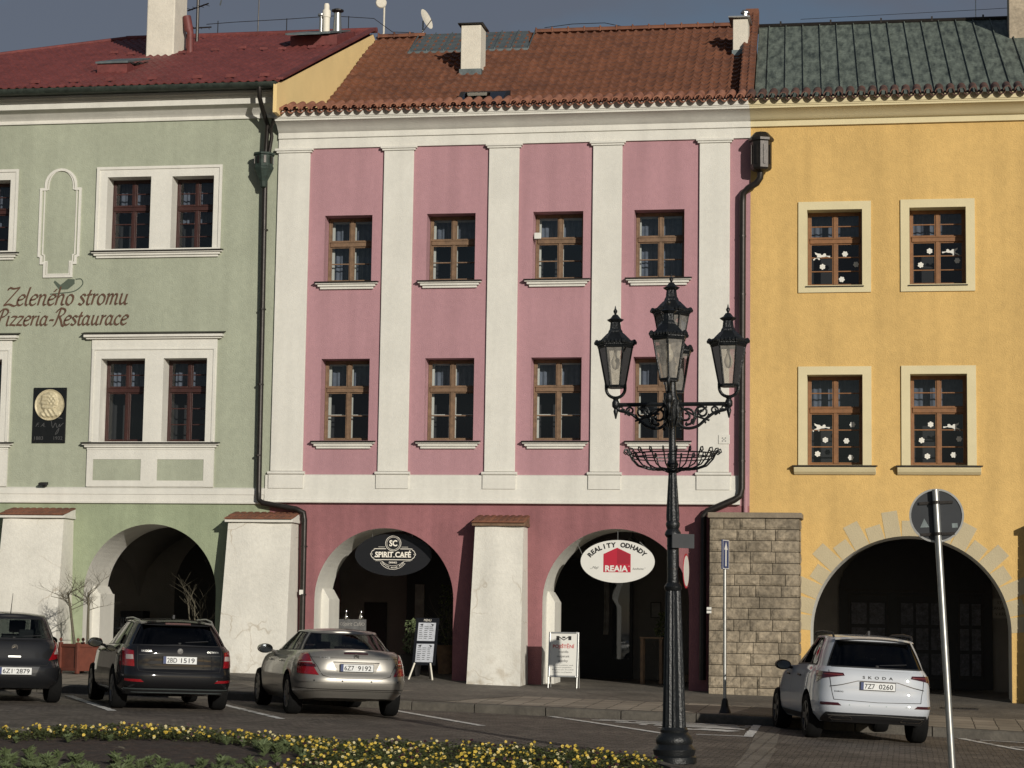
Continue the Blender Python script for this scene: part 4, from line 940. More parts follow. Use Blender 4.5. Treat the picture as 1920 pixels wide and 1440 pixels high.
q=MB(); q.grid(lambda u,v:(-6.82+.12*u+.02*math.sin(v*3),BY-.16+.015*math.sin(u*20),2.75-1.3*v),8,6); sub(q,'shop_curtain',M['curtain2'],a2,smooth=60)
q=MB(); q.box(-11.24,-11.02,BY-.30,BY-.26,1.3,2.55); sub(q,'shop_door_pane',M['curtain2'],a2)
M['poster']=mat('dim_poster',(.10,.10,.115),.6,0,.5,9,v2=.4,v2s=25)
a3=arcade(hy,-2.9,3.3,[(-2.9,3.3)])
q=MB(); q.prism([(-1.45,.35),(1.95,.35),(1.95,2.6)]+[(.25+1.70*math.cos(PI*k/16),2.55+1.15*math.sin(PI*k/16)) for k in range(1,16)]+[(-1.45,2.6)],BY-.10,BY-.004,'y'); sf=sub(q,'shopfront',M['darkwood'],a3)
q=MB()
for a,b in ((-1.25,-.35),(-.15,.95),(1.2,1.75)): gframe(q,a,b,.55,2.45,.035,BY-.14,BY-.101)
q.box(-1.3,1.8,BY-.145,BY-.101,2.5,2.56); sub(q,'shop_glazing_bar',M['metal_dark'],a3)
q=MB()
for a,b,zz in ((-1.2,-.4,0),(-.1,.9,0),(1.2,1.72,0)):
    nx=2 if b-a<.9 else 3
    for i in range(nx):
        for j in range(3):
            if random.random()<.88:
                w_=(b-a)/nx; q=MB(); q.box(a+w_*i+.03,a+w_*(i+1)-.03,BY-.150,BY-.147,.66+j*.56,1.14+j*.56); sub(q,'window_poster',M['poster'],a3)
for i,(ch_) in enumerate([0]): pass
print('b ok')
# ================================================================ things on the roofs
q=MB(); c=(-17.25,50.9,0); z0=roofz(50.9)-.1
t=thing('antenna_mast','dark antenna mast with crossbars on the red roof beside the tall white chimney','antenna',(c[0],c[1],z0))
q=MB(); q.tube([(0,0,0),(0,0,2.6)],.04,8); q.build('mast',M['metal_dark'],t)
for zz,a,l in ((.42,.2,.7),(.95,-.5,.75),(1.28,.1,.8),(1.75,.9,.8),(2.05,2.8,.6),(2.3,.4,.8)):
    q=MB(); q.tube([(-.5*l*math.cos(a),-.5*l*math.sin(a),zz),(.5*l*math.cos(a),.5*l*math.sin(a),zz+.06)],.018,6)
    for k in range(4):
        u=(-.4+.27*k)*l; q.tube([(u*math.cos(a)-.1*math.sin(a),u*math.sin(a)+.1*math.cos(a),zz+.03),(u*math.cos(a)+.1*math.sin(a),u*math.sin(a)-.1*math.cos(a),zz+.03)],.007,5)
    q.build('crossbar',M['metal_dark'],t)
q=MB(); q.box(.03,.28,-.06,.06,1.2,1.36); q.tube([(.1,0,1.3),(.42,-.1,1.38)],.02,6); q.build('amplifier_box',M['metal_dark'],t)
q=MB(); 
q.grid(lambda u,v:(.95+.05*math.sin(PI*u)+.10*u,.1*v,2.0+.62*(1-u)),8,2); q.build('grid_reflector',M['steel'],t)
q=MB(); q.grid(lambda u,v:(.55+.04*math.sin(PI*u),.1*v,1.02+.4*u),8,2); q.build('small_reflector',M['steel'],t)
t=thing('aerial_rod','tall thin aerial rod standing behind the red roof ridge','aerial',(-16.15,52.4,16.2))
q=MB(); q.tube([(0,0,0),(.03,0,2.6)],[.018,.010],6); q.build('rod',M['metal_dark'],t)
q=MB(); q.lathe([(.08,0),(.08,.12),(.19,.14),(.19,.2),(.03,.28)],(0.02,0,.02),12); q.build('vent_hood',M['metal_dark'],t)
t=thing('ridge_wire','thin lightning wire on short stakes along the red roof ridge','wire',(-15.5,51.75,16.25),world=True)
q=MB(); pts=[(-17.3,51.75,16.62),(-16.6,51.75,16.65),(-15.2,51.75,16.68),(-14.0,51.75,16.72),(-12.95,51.75,16.62),(-12.5,51.9,16.30),(-12.0,52.1,16.32)]
q.tube(pts,.009,5); q.build('wire',M['metal_dark'],t)
for x in (-17.0,-15.2,-13.6):
    q=MB(); q.tube([(x,51.75,16.3),(x,51.75,16.7)],.012,5); q.build('stake',M['metal_dark'],t)
t=thing('flue_pipe','pale double-walled flue pipe on the platform at the red roof ridge','flue pipe',(-13.72,50.1,15.75))
q=MB(); q.lathe([(.085,0),(.085,.45),(.10,.46),(.10,.62),(.07,.66),(.07,.75),(.055,.80)],(0,0,0),14); q.build('pipe',M['woodwhite'],t,smooth=40)
q=MB(); q.lathe([(.05,0),(.05,.5),(.09,.52),(.09,.56)],(-.14,.05,0),10); q.build('thin_pipe',M['steel'],t,smooth=40)
t=thing('flue_pipe','shiny steel flue pipe with a flat dark hat, right of the pale flue pipe','flue pipe',(-13.47,50.2,15.78))
q=MB(); q.lathe([(.11,0),(.105,.2),(.085,.5),(.085,.55)],(0,0,0),16); q.build('pipe',M['steel'],t,smooth=40)
q=MB(); q.lathe([(.15,.60),(.15,.63),(.04,.67)],(0,0,0),16); q.tube([(.08,0,.5),(.08,0,.62)],.01,4); q.tube([(-.08,0,.5),(-.08,0,.62)],.01,4); q.build('rain_hat',M['metal_dark'],t)
t=thing('wifi_antenna','small white round antenna on a bent pole above the pink house roof','antenna',(-12.80,52.2,16.2))
q=MB(); q.tube([(-.2,0,.05),(-.05,0,.06),(0,0,.16),(.0,0,.85)],.025,8); q.build('pole',M['chim'],t,smooth=50)
q=MB(); q.lathe([(.02,-.03),(.12,-.03),(.14,.0),(.12,.03),(.02,.03)],(0,0,0),18,Matrix.Translation((-.07,-.06,.93))@RX@Matrix.Rotation(.2,4,'Y')); q.build('dish',M['chim'],t,smooth=40)
t=thing('satellite_dish','white satellite dish behind the zinc flashing on the pink house roof','satellite dish',(-11.72,52.3,16.1))
q=MB(); mx=Matrix.Translation((0,0,.62))@Vector((math.sin(R(74)),-math.cos(R(74)),.35)).to_track_quat('-Z','Y').to_matrix().to_4x4()
q.lathe([(.001,.05),(.13,.04),(.26,0),(.27,.0),(.13,.028),(.001,.038)],(0,0,0),20,mx); q.build('dish',M['chim'],t,smooth=50)
q=MB(); q.tube([(-.1,0,0),(-.12,.1,.6)],.02,6); q.tube([(-.1,0,.3),(.2,-.35,.5)],.012,5); q.build('bracket',M['steel'],t)
t=thing('roof_wire','thin wire sagging over the middle of the pink roof ridge','wire',(-7.5,52.15,16.1),world=True)
q=MB(); q.tube([(-8.7,52.15,16.35),(-8.0,52.15,16.42),(-7.2,52.15,16.42),(-6.7,52.15,16.30)],.009,5); q.tube([(-2.4,52.1,16.33),(1.9,52.1,16.42),(5,52.1,16.5)],.006,5); q.build('wire',M['metal_dark'],t)
t=thing('lightning_rod','thin lightning rod on the copper roof ridge near the old chimney','lightning rod',(1.75,52.1,16.15))
q=MB(); q.tube([(0,0,0),(0,0,.9)],.012,5); q.box(-.12,.12,-.05,.05,-.02,.06); q.build('rod',M['steel'],t)
# ================================================================ rainwater pipes
def bracket(x,z,y,t,name='bracket'):
    q=MB(); q.lathe([(.075,-.015),(.075,.015)],(x,y,z),12); q.box(x-.01,x+.01,y,FY,z-.01,z+.01); q.build(name,M['metal_dark'],t)
t=thing('downpipe','dark brown downpipe between the green and pink houses with a crown-shaped hopper','downpipe',(-13.35,FY-.12,4),world=True)
q=MB(); q.tube([(-13.36,FY-.72,12.88),(-13.36,FY-.70,12.66),(-13.36,FY-.52,12.50),(-13.36,FY-.46,12.45),(-13.30,FY-.25,12.15),(-13.34,FY-.22,11.45)],.05,12)
q.tube([(-13.12,FY-.40,12.22),(-13.22,FY-.3,12.05),(-13.20,FY-.25,11.9),(-13.27,FY-.22,11.45)],.04,10)
q.tube([(-13.35,FY-.16,11.0),(-13.335,FY-.13,8),(-13.31,FY-.13,4.4),(-13.30,FY-.15,4.17),(-13.2,FY-.17,4.10),(-12.48,FY-.17,3.98),(-12.31,FY-.17,3.90),(-12.29,FY-.17,3.75),(-12.29,FY-.13,1.0)],.058,12)
q.build('pipe',M['metal_dark'],t,smooth=50)
q=MB(); prof=[(.05,-.42),(.07,-.40),(.085,-.30),(.21,-.04),(.22,.0),(.20,.02),(.20,.26),(.235,.27),(.235,.31),(.19,.31)]
q.lathe(prof,(-13.36,FY-.24,11.22),8,None); q.build('hopper',M['verdigris'],t)
q=MB()
for k in range(8):
    a=2*PI*(k+.5)/8; q.box(-.025,.025,-.012,.012,-.08,.08,Matrix.Translation((-13.36+.195*math.cos(a),FY-.24+.195*math.sin(a),11.38))@Matrix.Rotation(a+PI/2,4,'Z'))
q.build('hopper_ornament',M['metal_dark'],t)
for z in (9.9,8.2,6.6,5.1): bracket(-13.335,z,FY-.13,t)
for z in (3.2,2.2,1.4): bracket(-12.29,z,FY-.15,t)
q=MB(); q.box(-12.35,-12.27,FY-.22,FY-.19,2.20,2.30); q.build('pipe_label',M['signwhite'],t)
t=thing('downpipe','dark downpipe with a lantern-shaped hopper box between the pink and yellow houses','downpipe',(-3.2,FY-.12,4),world=True)
q=MB(); q.tube([(-2.84,FY-.24,10.95),(-2.85,FY-.24,10.78),(-2.92,FY-.22,10.68),(-3.10,FY-.18,10.58),(-3.20,FY-.14,10.48),(-3.21,FY-.13,10.3),(-3.21,FY-.13,4.45),(-3.24,FY-.14,4.30),(-3.35,FY-.16,4.22),(-3.9,FY-.16,3.98),(-3.98,FY-.16,3.90),(-3.98,FY-.14,.6)],.068,12)
q.build('pipe',M['metal_dark'],t,smooth=50)
q=MB(); q.lathe([(.06,-.78),(.19,-.74),(.215,-.70),(.215,-.16),(.26,-.14),(.26,-.09),(.14,.04),(.02,.06)],(-2.83,FY-.26,11.67),8); q.build('hopper',M['metal_dark'],t)
q=MB()
for k in range(8):
    a=2*PI*(k+.5)/8
    if math.sin(a)<.4: q.box(-.022,.022,-.016,.012,-.2,.2,Matrix.Translation((-2.83+.202*math.cos(a),FY-.26+.202*math.sin(a),11.24))@Matrix.Rotation(a+PI/2,4,'Z'))
q.build('hopper_rib',M['metal_dark'],t)
for z in (9.6,8.4,7.2,6.0,5.0): bracket(-3.21,z,FY-.13,t)
q=MB(); q.tube([(-3.14,FY-.05,4.7),(-3.14,FY-.05,3.6)],.045,10); q.build('standpipe',M['pink'],t,smooth=50)
# ================================================================ things fixed to the facades
t=thing('memorial_plaque','black stone memorial plaque with a round pale portrait relief on the green wall','plaque',(-18.05,FY,5.37),world=True)
q=MB(); q.prism([(-18.425,5.37),(-17.675,5.37),(-17.675,6.565),(-18.425,6.565)],FY-.035,FY-.002,'y'); q.build('slab',M['blackstone'],t,bevel=.006)
cx,cz=-18.04,6.19
q=MB(); N=30
HEAD=[(-.10,.24),(.02,.27),(.12,.22),(.17,.10),(.15,-.02),(.10,-.08),(.14,-.12),(.24,-.17),(.28,-.22),(.24,-.26),(-.20,-.26),(-.24,-.20),(-.14,-.14),(-.10,-.10),(-.16,-.09),(-.19,-.03),(-.17,.02),(-.22,.03),(-.18,.10),(-.19,.17),(-.15,.22)]
def inside(p,poly):
    r=False; n=len(poly)
    for i in range(n):
        (x1,y1),(x2,y2)=poly[i],poly[i-1]
        if (y1>p[1])!=(y2>p[1]) and p[0]<(x2-x1)*(p[1]-y1)/(y2-y1)+x1: r=not r
    return r
def relief(u,v):
    r=.335*u; a=2*PI*v; x,z=r*math.cos(a),r*math.sin(a); h=.012
    ins=sum(inside((x+dx,z+dz),HEAD) for dx in (-.015,0,.015) for dz in (-.015,0,.015))/9
    h+=.045*ins
    if ins>.3:
        if z<-.1: h+=.012*math.sin(x*60+z*40)
        elif x>-.02 and z>.0: h+=.010*math.sin(x*70)*math.sin(z*60)
        else: h+=.008*math.sin(z*75)
    if u>.95: h=.03
    return (cx+x,FY-.036-h,cz+z)
q.grid(relief,26,64); q.build('portrait_relief',M['bronze'],t,smooth=60)
M['engr']=mat('engraved_grey',(.07,.07,.07),.6,0,0)
q=MB(); textbox(q,'F. A.',-18.24,5.72,FY-.037,.09,.22,shear=.45); sub(q,'engraving',M['engr'],None) if 0 else q.build('initials',M['engr'],t); q=MB(); textbox(q,'1883',-18.27,5.44,FY-.037,.075,.2); q.build('birth_year',M['engr'],t); q=MB(); textbox(q,'1932',-17.83,5.44,FY-.037,.075,.2); q.build('death_year',M['engr'],t); q=MB()
for a,b in zip(cr_spline([(-18.05,5.88),(-17.95,5.92),(-17.75,5.9)]),cr_spline([(-18.05,5.88),(-17.95,5.92),(-17.75,5.9)])[1:]): q.quad((a.x,FY-.037,a.y+.008),(b.x,FY-.037,b.y+.008),(b.x,FY-.037,b.y-.008),(a.x,FY-.037,a.y-.008))
q.build('signature_bar',M['engr'],t); q=MB()
st=cr_spline([(-18.0,5.86),(-17.96,5.7),(-17.9,5.8),(-17.86,5.7),(-17.8,5.78),(-17.84,5.6),(-17.9,5.56),(-17.8,5.72),(-17.72,5.8)])
for a,b in zip(st,st[1:]):
    d=(b-a).normalized(); n_=Vector((-d.y,d.x))*.006; q.quad((a.x+n_.x,FY-.0375,a.y+n_.y),(b.x+n_.x,FY-.0375,b.y+n_.y),(b.x-n_.x,FY-.0375,b.y-n_.y),(a.x-n_.x,FY-.0375,a.y-n_.y))
q.build('signature',M['engr'],t)
q=MB()
for x in (-18.375,-17.725):
    for z in (5.42,6.515): q.lathe([(.022,0),(.018,.012),(.004,.014)],(0,0,0),10,Matrix.Translation((x,FY-.035,z))@RX)
q.build('fixing_stud',M['metal_dark'],t)
t=thing('spotlight','small black spotlight sitting on the white string course of the green house','spotlight',(-18.08,FY-.12,4.44))
q=MB(); q.box(-.09,.09,-.08,.05,.02,.08,Matrix.Rotation(.2,4,'X')); q.box(-.03,.03,0,.1,-.01,.03); q.build('housing',M['blackplastic'],t,bevel=.008)
t=thing('alarm_box','small white box at the third top-row window of the pink house','alarm box',(-7.47,FY+.0,9.63))
q=MB(); q.box(-.07,.07,-.06,.0,0,.13); q.build('case',M['signwhite'],t,bevel=.01)
q=MB(); q.box(-.09,-.05,0.0,.22,.02,.06); q.build('cable',M['metal_dark'],t)
t=thing('meter_cover','white square cover plate low on the rightmost pink house pilaster','cover plate',(-3.575,FY-.06,5.35))
q=MB(); q.box(-.115,.115,-.02,.0,0,.19); q.build('plate',M['white'],t,bevel=.01)
q=MB()
for x,z in ((-.03,.06),(.03,.06),(-.03,.12),(.03,.12),(0,.09)): q.box(x-.012,x+.012,-.024,-.02,z-.012,z+.012)
q.build('mark',M['steel'],t)
# oval signs hanging in the arches
def oval(a,b,n=48): return [(a*math.cos(2*PI*k/n),b*math.sin(2*PI*k/n)) for k in range(n)]
def ring2(mb,pts,wd,y):
    n=len(pts)
    for i in range(n-1):
        a,b=Vector(pts[i]),Vector(pts[i+1]); d=(b-a); 
        if d.length<1e-6: continue
        d.normalize(); m=Vector((-d.y,d.x))*wd/2; e=d*wd*.3; mb.quad((a.x+m.x-e.x,y,a.y+m.y-e.y),(b.x+m.x+e.x,y,b.y+m.y+e.y),(b.x-m.x+e.x,y,b.y-m.y+e.y),(a.x-m.x-e.x,y,a.y-m.y-e.y))
t=thing('oval_sign','black oval café sign with pale lettering hanging in the left pink arch','sign',(-10.50,FY+.35,3.06))
q=MB(); q.prism(oval(.82,.44),-.015,.015,'y'); q.build('board',M['signblack'],t)
q=MB(); Y=-.018
textbox(q,'SC',0.0,.17,Y,.115,.15,bold=.03); textbox(q,'SPIRIT CAFÉ',0,-.045,Y,.105,.68,bold=.03)
# slab serifs on the capitals are added as short strokes
for x in (-.335,-.27,-.19,-.125,-.055,.02,.105,.175,.245,.315): 
    q.box(x-.022,x+.022,Y-.0006,Y-.0001,-.047,-.036)
textbox(q,'DRINKS',0,-.165,Y,.035,.15,bold=.02)
ring2(q,[(.145*math.cos(2*PI*k/32),.22+.145*math.sin(2*PI*k/32)) for k in range(33)],.012,Y); ring2(q,[(.12*math.cos(2*PI*k/32),.22+.12*math.sin(2*PI*k/32)) for k in range(33)],.007,Y-.0003)
fr=[(-.14,.115),(-.36,.115),(-.36,.095),(-.40,.07),(-.41,.04),(-.43,.01),(-.41,-.02),(-.40,-.05),(-.36,-.075),(-.36,-.095),(.36,-.095),(.36,-.075),(.40,-.05),(.41,-.02),(.43,.01),(.41,.04),(.40,.07),(.36,.095),(.36,.115),(.14,.115)]
ring2(q,fr,.012,Y)
ring2(q,[(-.28,.15),(-.16,.15)],.006,Y); ring2(q,[(.16,.15),(.28,.15)],.006,Y); ring2(q,[(-.33,-.115),(-.22,-.12),(-.16,-.16)],.006,Y); ring2(q,[(.33,-.115),(.22,-.12),(.16,-.16)],.006,Y)
ring2(q,[(.26*math.cos(R(a)),-.06+.22*math.sin(R(a))) for a in range(205,337,6)],.009,Y); ring2(q,[(.23*math.cos(R(a)),-.04+.17*math.sin(R(a))) for a in range(215,327,8)],.006,Y-.0003)
arctext(q,'COFFEE·WINE·BEER',0,-.045,Y,.245,.215,212,328,.028,.02)
q.box(-.405,-.39,Y-.001,Y,.003,.017); q.box(.39,.405,Y-.001,Y,.003,.017)
q.v=[(v[0]*1.13,v[1],v[2]*1.08) for v in q.v]; q.build('lettering',M['signpale'],t)
q=MB(); q.tube([(-.45,0,.36),(-.45,0,.9)],.006,5); q.tube([(.4,0,.38),(.4,0,.85)],.006,5); q.build('hanging_wire',M['steel'],t)
t=thing('oval_sign','white oval sign with a crimson house emblem hanging in the right pink arch','sign',(-5.745,FY+.1,2.96))
q=MB(); q.prism(oval(.76,.435),-.018,.018,'y'); q.build('board',M['signwhite'],t)
Y=-.021
q=MB(); arctext(q,'REALITY',0,-.06,Y,.60,.355,152,98,.095,.05); arctext(q,'ODHADY',0,-.06,Y,.60,.355,80,32,.095,.05)
textbox(q,'„Mají',-.47,-.15,Y,.05,.19,shear=.5); textbox(q,'hodnotu"',.44,-.165,Y,.045,.27,shear=.5)
q.build('lettering',M['ink'],t)
q=MB(); q.add([(-.29,Y,-.22),(.27,Y,-.22),(.27,Y,.15),(-.01,Y,.28),(-.29,Y,.15)],[(0,1,2,3,4)]); q.build('house_emblem',M['signred'],t)
q=MB(); q.add([(-.01,Y-.0006,-.05),(.25,Y-.0006,-.05),(.25,Y-.0006,.14),(-.01,Y-.0006,.262)],[(0,1,2,3)]); q.build('emblem_roof_side',M['signred2'],t)
q=MB(); textbox(q,'REAIA',-.02,-.20,Y-.0012,.12,.47,bold=.04); textbox(q,'*',.235,-.13,Y-.0012,.05,.035); q.build('emblem_lettering',M['signwhite'],t)
q=MB(); q.tube([(-.72,0,.12),(-.86,0,.42)],.006,5); q.tube([(0,0,.43),(.0,0,.62)],.006,5); q.tube([(.70,0,.17),(.45,0,.40)],.008,5); q.build('hanging_wire',M['steel'],t)
# wrought lantern hanging in each arch
def hanglamp(x,y,z,label,sc=1):
    t=thing('arcade_lantern',label,'lantern',(x,y,z),group='lanterns hanging in the arcade')
    q=MB()
    for k in range(6):
        a=2*PI*k/6; b=2*PI*(k+1)/6
        q.tube([(.09*math.cos(a),.09*math.sin(a),0),(.15*math.cos(a),.15*math.sin(a),.3)],.012,5); q.tube([(.15*math.cos(a),.15*math.sin(a),.3),(.15*math.cos(b),.15*math.sin(b),.3)],.014,5)
    q.lathe([(.20,.30),(.10,.42),(.05,.46),(.02,.56)],(0,0,0),6); q.lathe([(.09,-.03),(.09,0),(.02,-.1)],(0,0,0),6); q.tube([(0,0,.5),(0,0,1.0)],.012,5)
    for k in range(6): a=2*PI*k/6; q.tube([(.16*math.cos(a),.16*math.sin(a),.3),(.24*math.cos(a),.24*math.sin(a),.36),(.2*math.cos(a),.2*math.sin(a),.42)],.012,5)
    q.build('lantern_cage',M['metal_black'],t)
hanglamp(-15.55,BY-2.6,3.0,'black iron lantern in shade under the green house arch'); hanglamp(-5.55,FY+1.0,3.02,'black iron lantern just above the white oval sign')
# sign under the yellow arch
t=thing('wall_sign','small pale wall sign with dark lettering on the right inside the yellow arch','sign',(2.28,BY-.05,1.95))
q=MB(); q.box(-.42,.42,-.02,.02,0,.44); q.build('board',mat('shaded_board',(.30,.28,.24),.6,0,0),t)
q=MB(); textbox(q,'STAVEBNÍ',0,.32,-.022,.06,.45); textbox(q,'ZÁKLADNÍ ŠKOLA',0,.19,-.022,.07,.72); textbox(q,'V KROMĚŘÍŽI',0,.06,-.022,.07,.55); q.build('lettering',M['ink'],t)
t=thing('notice_frame','framed notice on the back wall seen right of the white oval sign','notice',(-5.62,BY-.04,1.85))
q=MB(); gframe(q,-.12,.12,0,.36,.02,-.02,.02); q.build('frame',M['metal_dark'],t); q=MB(); q.box(-.1,.1,-.005,.005,.02,.34); q.build('sheet',M['curtain2'],t)
t=thing('house_number','dark house number plate beside the right end of the white oval sign','number plate',(-5.05,BY-.04,2.95))
q=MB(); q.box(-.13,.13,-.015,.015,0,.22); q.build('plate',M['darkwood'],t); q=MB(); textbox(q,'45',0,.05,-.017,.12); q.build('digits',M['curtain2'],t)
# ================================================================ things on the pavement
def gpt(x,y): return zwalk(x,y)
t=thing('a_board','white folding pavement board with a red heading beside the right pink arch','pavement board',(-6.66,43.3,gpt(-6.66,43.3)),R(2))
mxf=Matrix.Translation((0,-.0,0))@Matrix.Rotation(R(-9),4,'X')
q=MB(); gframe(q,-.30,.30,.22,1.12,.035,-.03,.0)
for x in (-.285,.285): q.tube([(x,-.015,0.0),(x,-.015,.24)],.014,6)
q2=MB(); q2.v=[tuple(mxf@Vector(v)) for v in q.v]; q2.f=q.f; q2.mi=q.mi; q2.v=[(v[0],v[1]-.18,v[2]) for v in q2.v]; q2.build('front_frame',M['steel'],t,bevel=.006)
mxp=Matrix.Translation((0,-.18,0))@mxf
q=MB(); q.box(-.266,.266,-.022,-.012,.253,1.085,mxp); q.build('poster_panel',M['signwhite'],t)
Y=-.024
q=MB(); textbox(q,'POJIŠTĚNÍ',0,.80,Y,.07,.43,bold=.02,mx=mxp); q.build('red_lettering',M['redtext'],t)
q=MB()
for s_,z,h,w_ in (('vozidla',.705,.05,.20),('majetek',.615,.05,.25),('osoby',.525,.05,.19),('úrazové pojištění osob',.45,.022,.40),('životní pojištění',.405,.022,.34),('Riegrovo nám. Kroměříž',.36,.022,.42),('telefon na přepážce',.31,.022,.36)): textbox(q,s_,0,z,Y,h,w_,mx=mxp)
for x0,x1 in ((-.15,-.09),(.09,.15)): q.box(x0,x1,Y-.001,Y,.96,1.04,mxp)
q.prism([(-.09,1.03),(0,.97),(.09,1.03),(.09,1.01),(0,.95),(-.09,1.01)],Y-.001,Y,'y',mxp); q.box(-.03,.03,Y-.001,Y,1.0,1.03,mxp)
q.build('black_lettering',M['ink'],t)
q=MB(); mb_=Matrix.Rotation(R(10),4,'X'); gframe(q,-.30,.30,.22,1.12,.035,0,.03)
for x in (-.285,.285): q.tube([(x,.015,0),(x,.015,.24)],.014,6)
q.v=[tuple(mb_@Vector(v)+Vector((0,.2,0))) for v in q.v]; q.build('rear_frame',M['steel'],t)
t=thing('menu_board','black easel menu board holding two printed menus in the left pink arch','menu board',(-9.68,44.0,gpt(-9.68,44.0)),R(-8))
mxp=Matrix.Translation((0,0,0))@Matrix.Rotation(R(-12),4,'X')@Matrix.Rotation(R(0),4,'Y')
q=MB(); q.box(-.25,.25,-.02,.0,.30,1.28,mxp); q.box(-.25,-.21,-.03,-.02,.30,1.28,mxp); q.box(.21,.25,-.03,-.02,.30,1.28,mxp); q.box(-.25,.25,-.031,-.02,.30,.335,mxp); q.build('board',M['signblack'],t)
q=MB()
for z in (.36,.80): q.box(-.19,.19,-.026,-.021,z,z+.38,mxp)
q.build('menu_sheet',M['paper'],t)
for z in (.36,.80):
    q=MB()
    for r in range(7):
        for c in range(3): q.box(-.16+.11*c,-.16+.11*c+random.uniform(.05,.09),-.0275,-.0265,z+.05+.04*r,z+.06+.04*r,mxp)
    q.prism([(-.16,z+.34),(-.08,z+.36),(-.1,z+.31)],-.0275,-.0265,'y',mxp); q.prism([(.08,z+.36),(.16,z+.34),(.12,z+.31)],-.0275,-.0265,'y',mxp)
    q.build('print',M['ink'],t)
q=MB(); textbox(q,'MENU',0,1.21,-.022,.05,.16,mx=mxp); q.build('chalk_heading',M['signpale'],t)
for s_ in (-1,1):
    q=MB(); q.tube([(s_*.17,-.02,.34),(s_*.26,-.12,0)],.018,6); q.build('leg',M['woodwhite'],t)
q=MB(); q.tube([(0,.22,.9),(0,.45,0)],.018,6); q.build('rear_leg',M['metal_dark'],t)
t=thing('chalkboard','dark chalkboard with white chalk writing above the silver car','chalkboard',(-11.66,45.9,.55))
q=MB(); q.box(-.30,.30,-.02,.02,0,1.16); q.build('board',mat('chalky_board',(.10,.10,.10),.9,0,.3,9),t)
q=MB(); textbox(q,'Spirit Café',0,1.02,-.023,.09,.42,shear=.3)
for r in range(8): 
    for c in (-1,1): q.box(c*.16-.08+random.random()*.02,c*.16+random.uniform(.02,.09),-.024,-.021,.3+.08*r,.315+.08*r)
for c in (-.24,.24): ring2(q,[(c+.03*math.cos(a/8*2*PI),1.06+.03*math.sin(a/8*2*PI)) for a in range(9)],.01,-.0225)
q.build('chalk_writing',M['curtain2'],t)
for i,x in enumerate((-11.80,-11.47)):
    t=thing('table_lamp',('left' if i==0 else 'right')+' one of two small silver bell lamps on top of the café chalkboard','lamp',(x,45.9,1.71))
    q=MB(); q.lathe([(.05,0),(.065,.03),(.05,.1),(.02,.13),(.018,.18),(.03,.19)],(0,0,0),14); q.build('lamp_body',M['chrome'],t,smooth=50)
# cafe chairs
def chair(x,y,rz,label):
    t=thing('cafe_chair',label,'chair',(x,y,gpt(x,y)),rz,'café chairs under the arcade')
    q=MB(); q.box(-.21,.21,-.21,.21,.43,.46); q.build('seat',M['metal_black'],t,bevel=.01)
    q=MB(); q.tube([(-.2,.2,.45),(-.23,.26,.95),(.23,.26,.95),(.2,.2,.45)],.014,6)
    for k in range(6): q.tube([(-.15+.06*k,.21,.5),(-.17+.068*k,.255,.94)],.006,4)
    for z in (.6,.75,.88): q.tube([(-.21,.22,z),(.21,.22,z)],.006,4)
    q.build('backrest',M['metal_black'],t)
    for sx in (-1,1):
        for sy in (-1,1):
            q=MB(); q.tube([(sx*.19,sy*.19,.44),(sx*.23,sy*.23,0)],.012,6); q.build('leg',M['metal_black'],t)
chair(-18.05,48.6,R(20),'black wire café chair under the green arch, nearest the left jamb'); chair(-17.35,48.9,R(-60),'black wire café chair further right under the green arch')
t=thing('cafe_table','small black café table between the chairs in the green arch','table',(-17.7,48.3,gpt(-17.7,48.3)))
q=MB(); q.lathe([(.3,.70),(.3,.73)],(0,0,0),20); q.build('table_top',M['metal_black'],t); q=MB(); q.lathe([(.2,0),(.18,.03),(.03,.06),(.03,.70)],(0,0,0),14); q.build('pedestal',M['metal_black'],t)
# black outdoor heater/speaker case
t=thing('dark_cabinet','dark cabinet against the back wall beneath the green arch','cabinet',(-18.0,BY-.5,gpt(-18.0,BY-.5)))
q=MB(); q.box(-.28,.28,-.25,.25,0,1.12); q.build('cabinet_body',M['darkwood'],t,bevel=.01); q=MB(); q.box(-.01,.01,-.262,-.25,.1,1.05); q.build('door_gap',M['metal_dark'],t)
# bare branches
def branch(mb,p,d,l,r,depth,twist=.5,seg=3):
    pts=[p]; rad=[r]; q_=p.copy(); dd=d.copy()
    for i in range(seg):
        dd=(dd+Vector((random.uniform(-1,1),random.uniform(-1,1),random.uniform(-.3,.6)))*.22*twist).normalized(); q_=q_+dd*l/seg; pts.append(q_.copy()); rad.append(r*(1-.45*(i+1)/seg))
    mb.tube(pts,rad,5 if depth>1 else 4,caps=False)
    if depth>0:
        for k in range(random.choice([3,4])):
            i=random.randint(1,seg); a=random.random()*2*PI; nd=(dd*.55+Vector((math.cos(a),math.sin(a),random.uniform(.0,.7)))*.75).normalized()
            branch(mb,pts[i],nd,l*random.uniform(.5,.75),rad[i]*.62,depth-1,twist,seg)
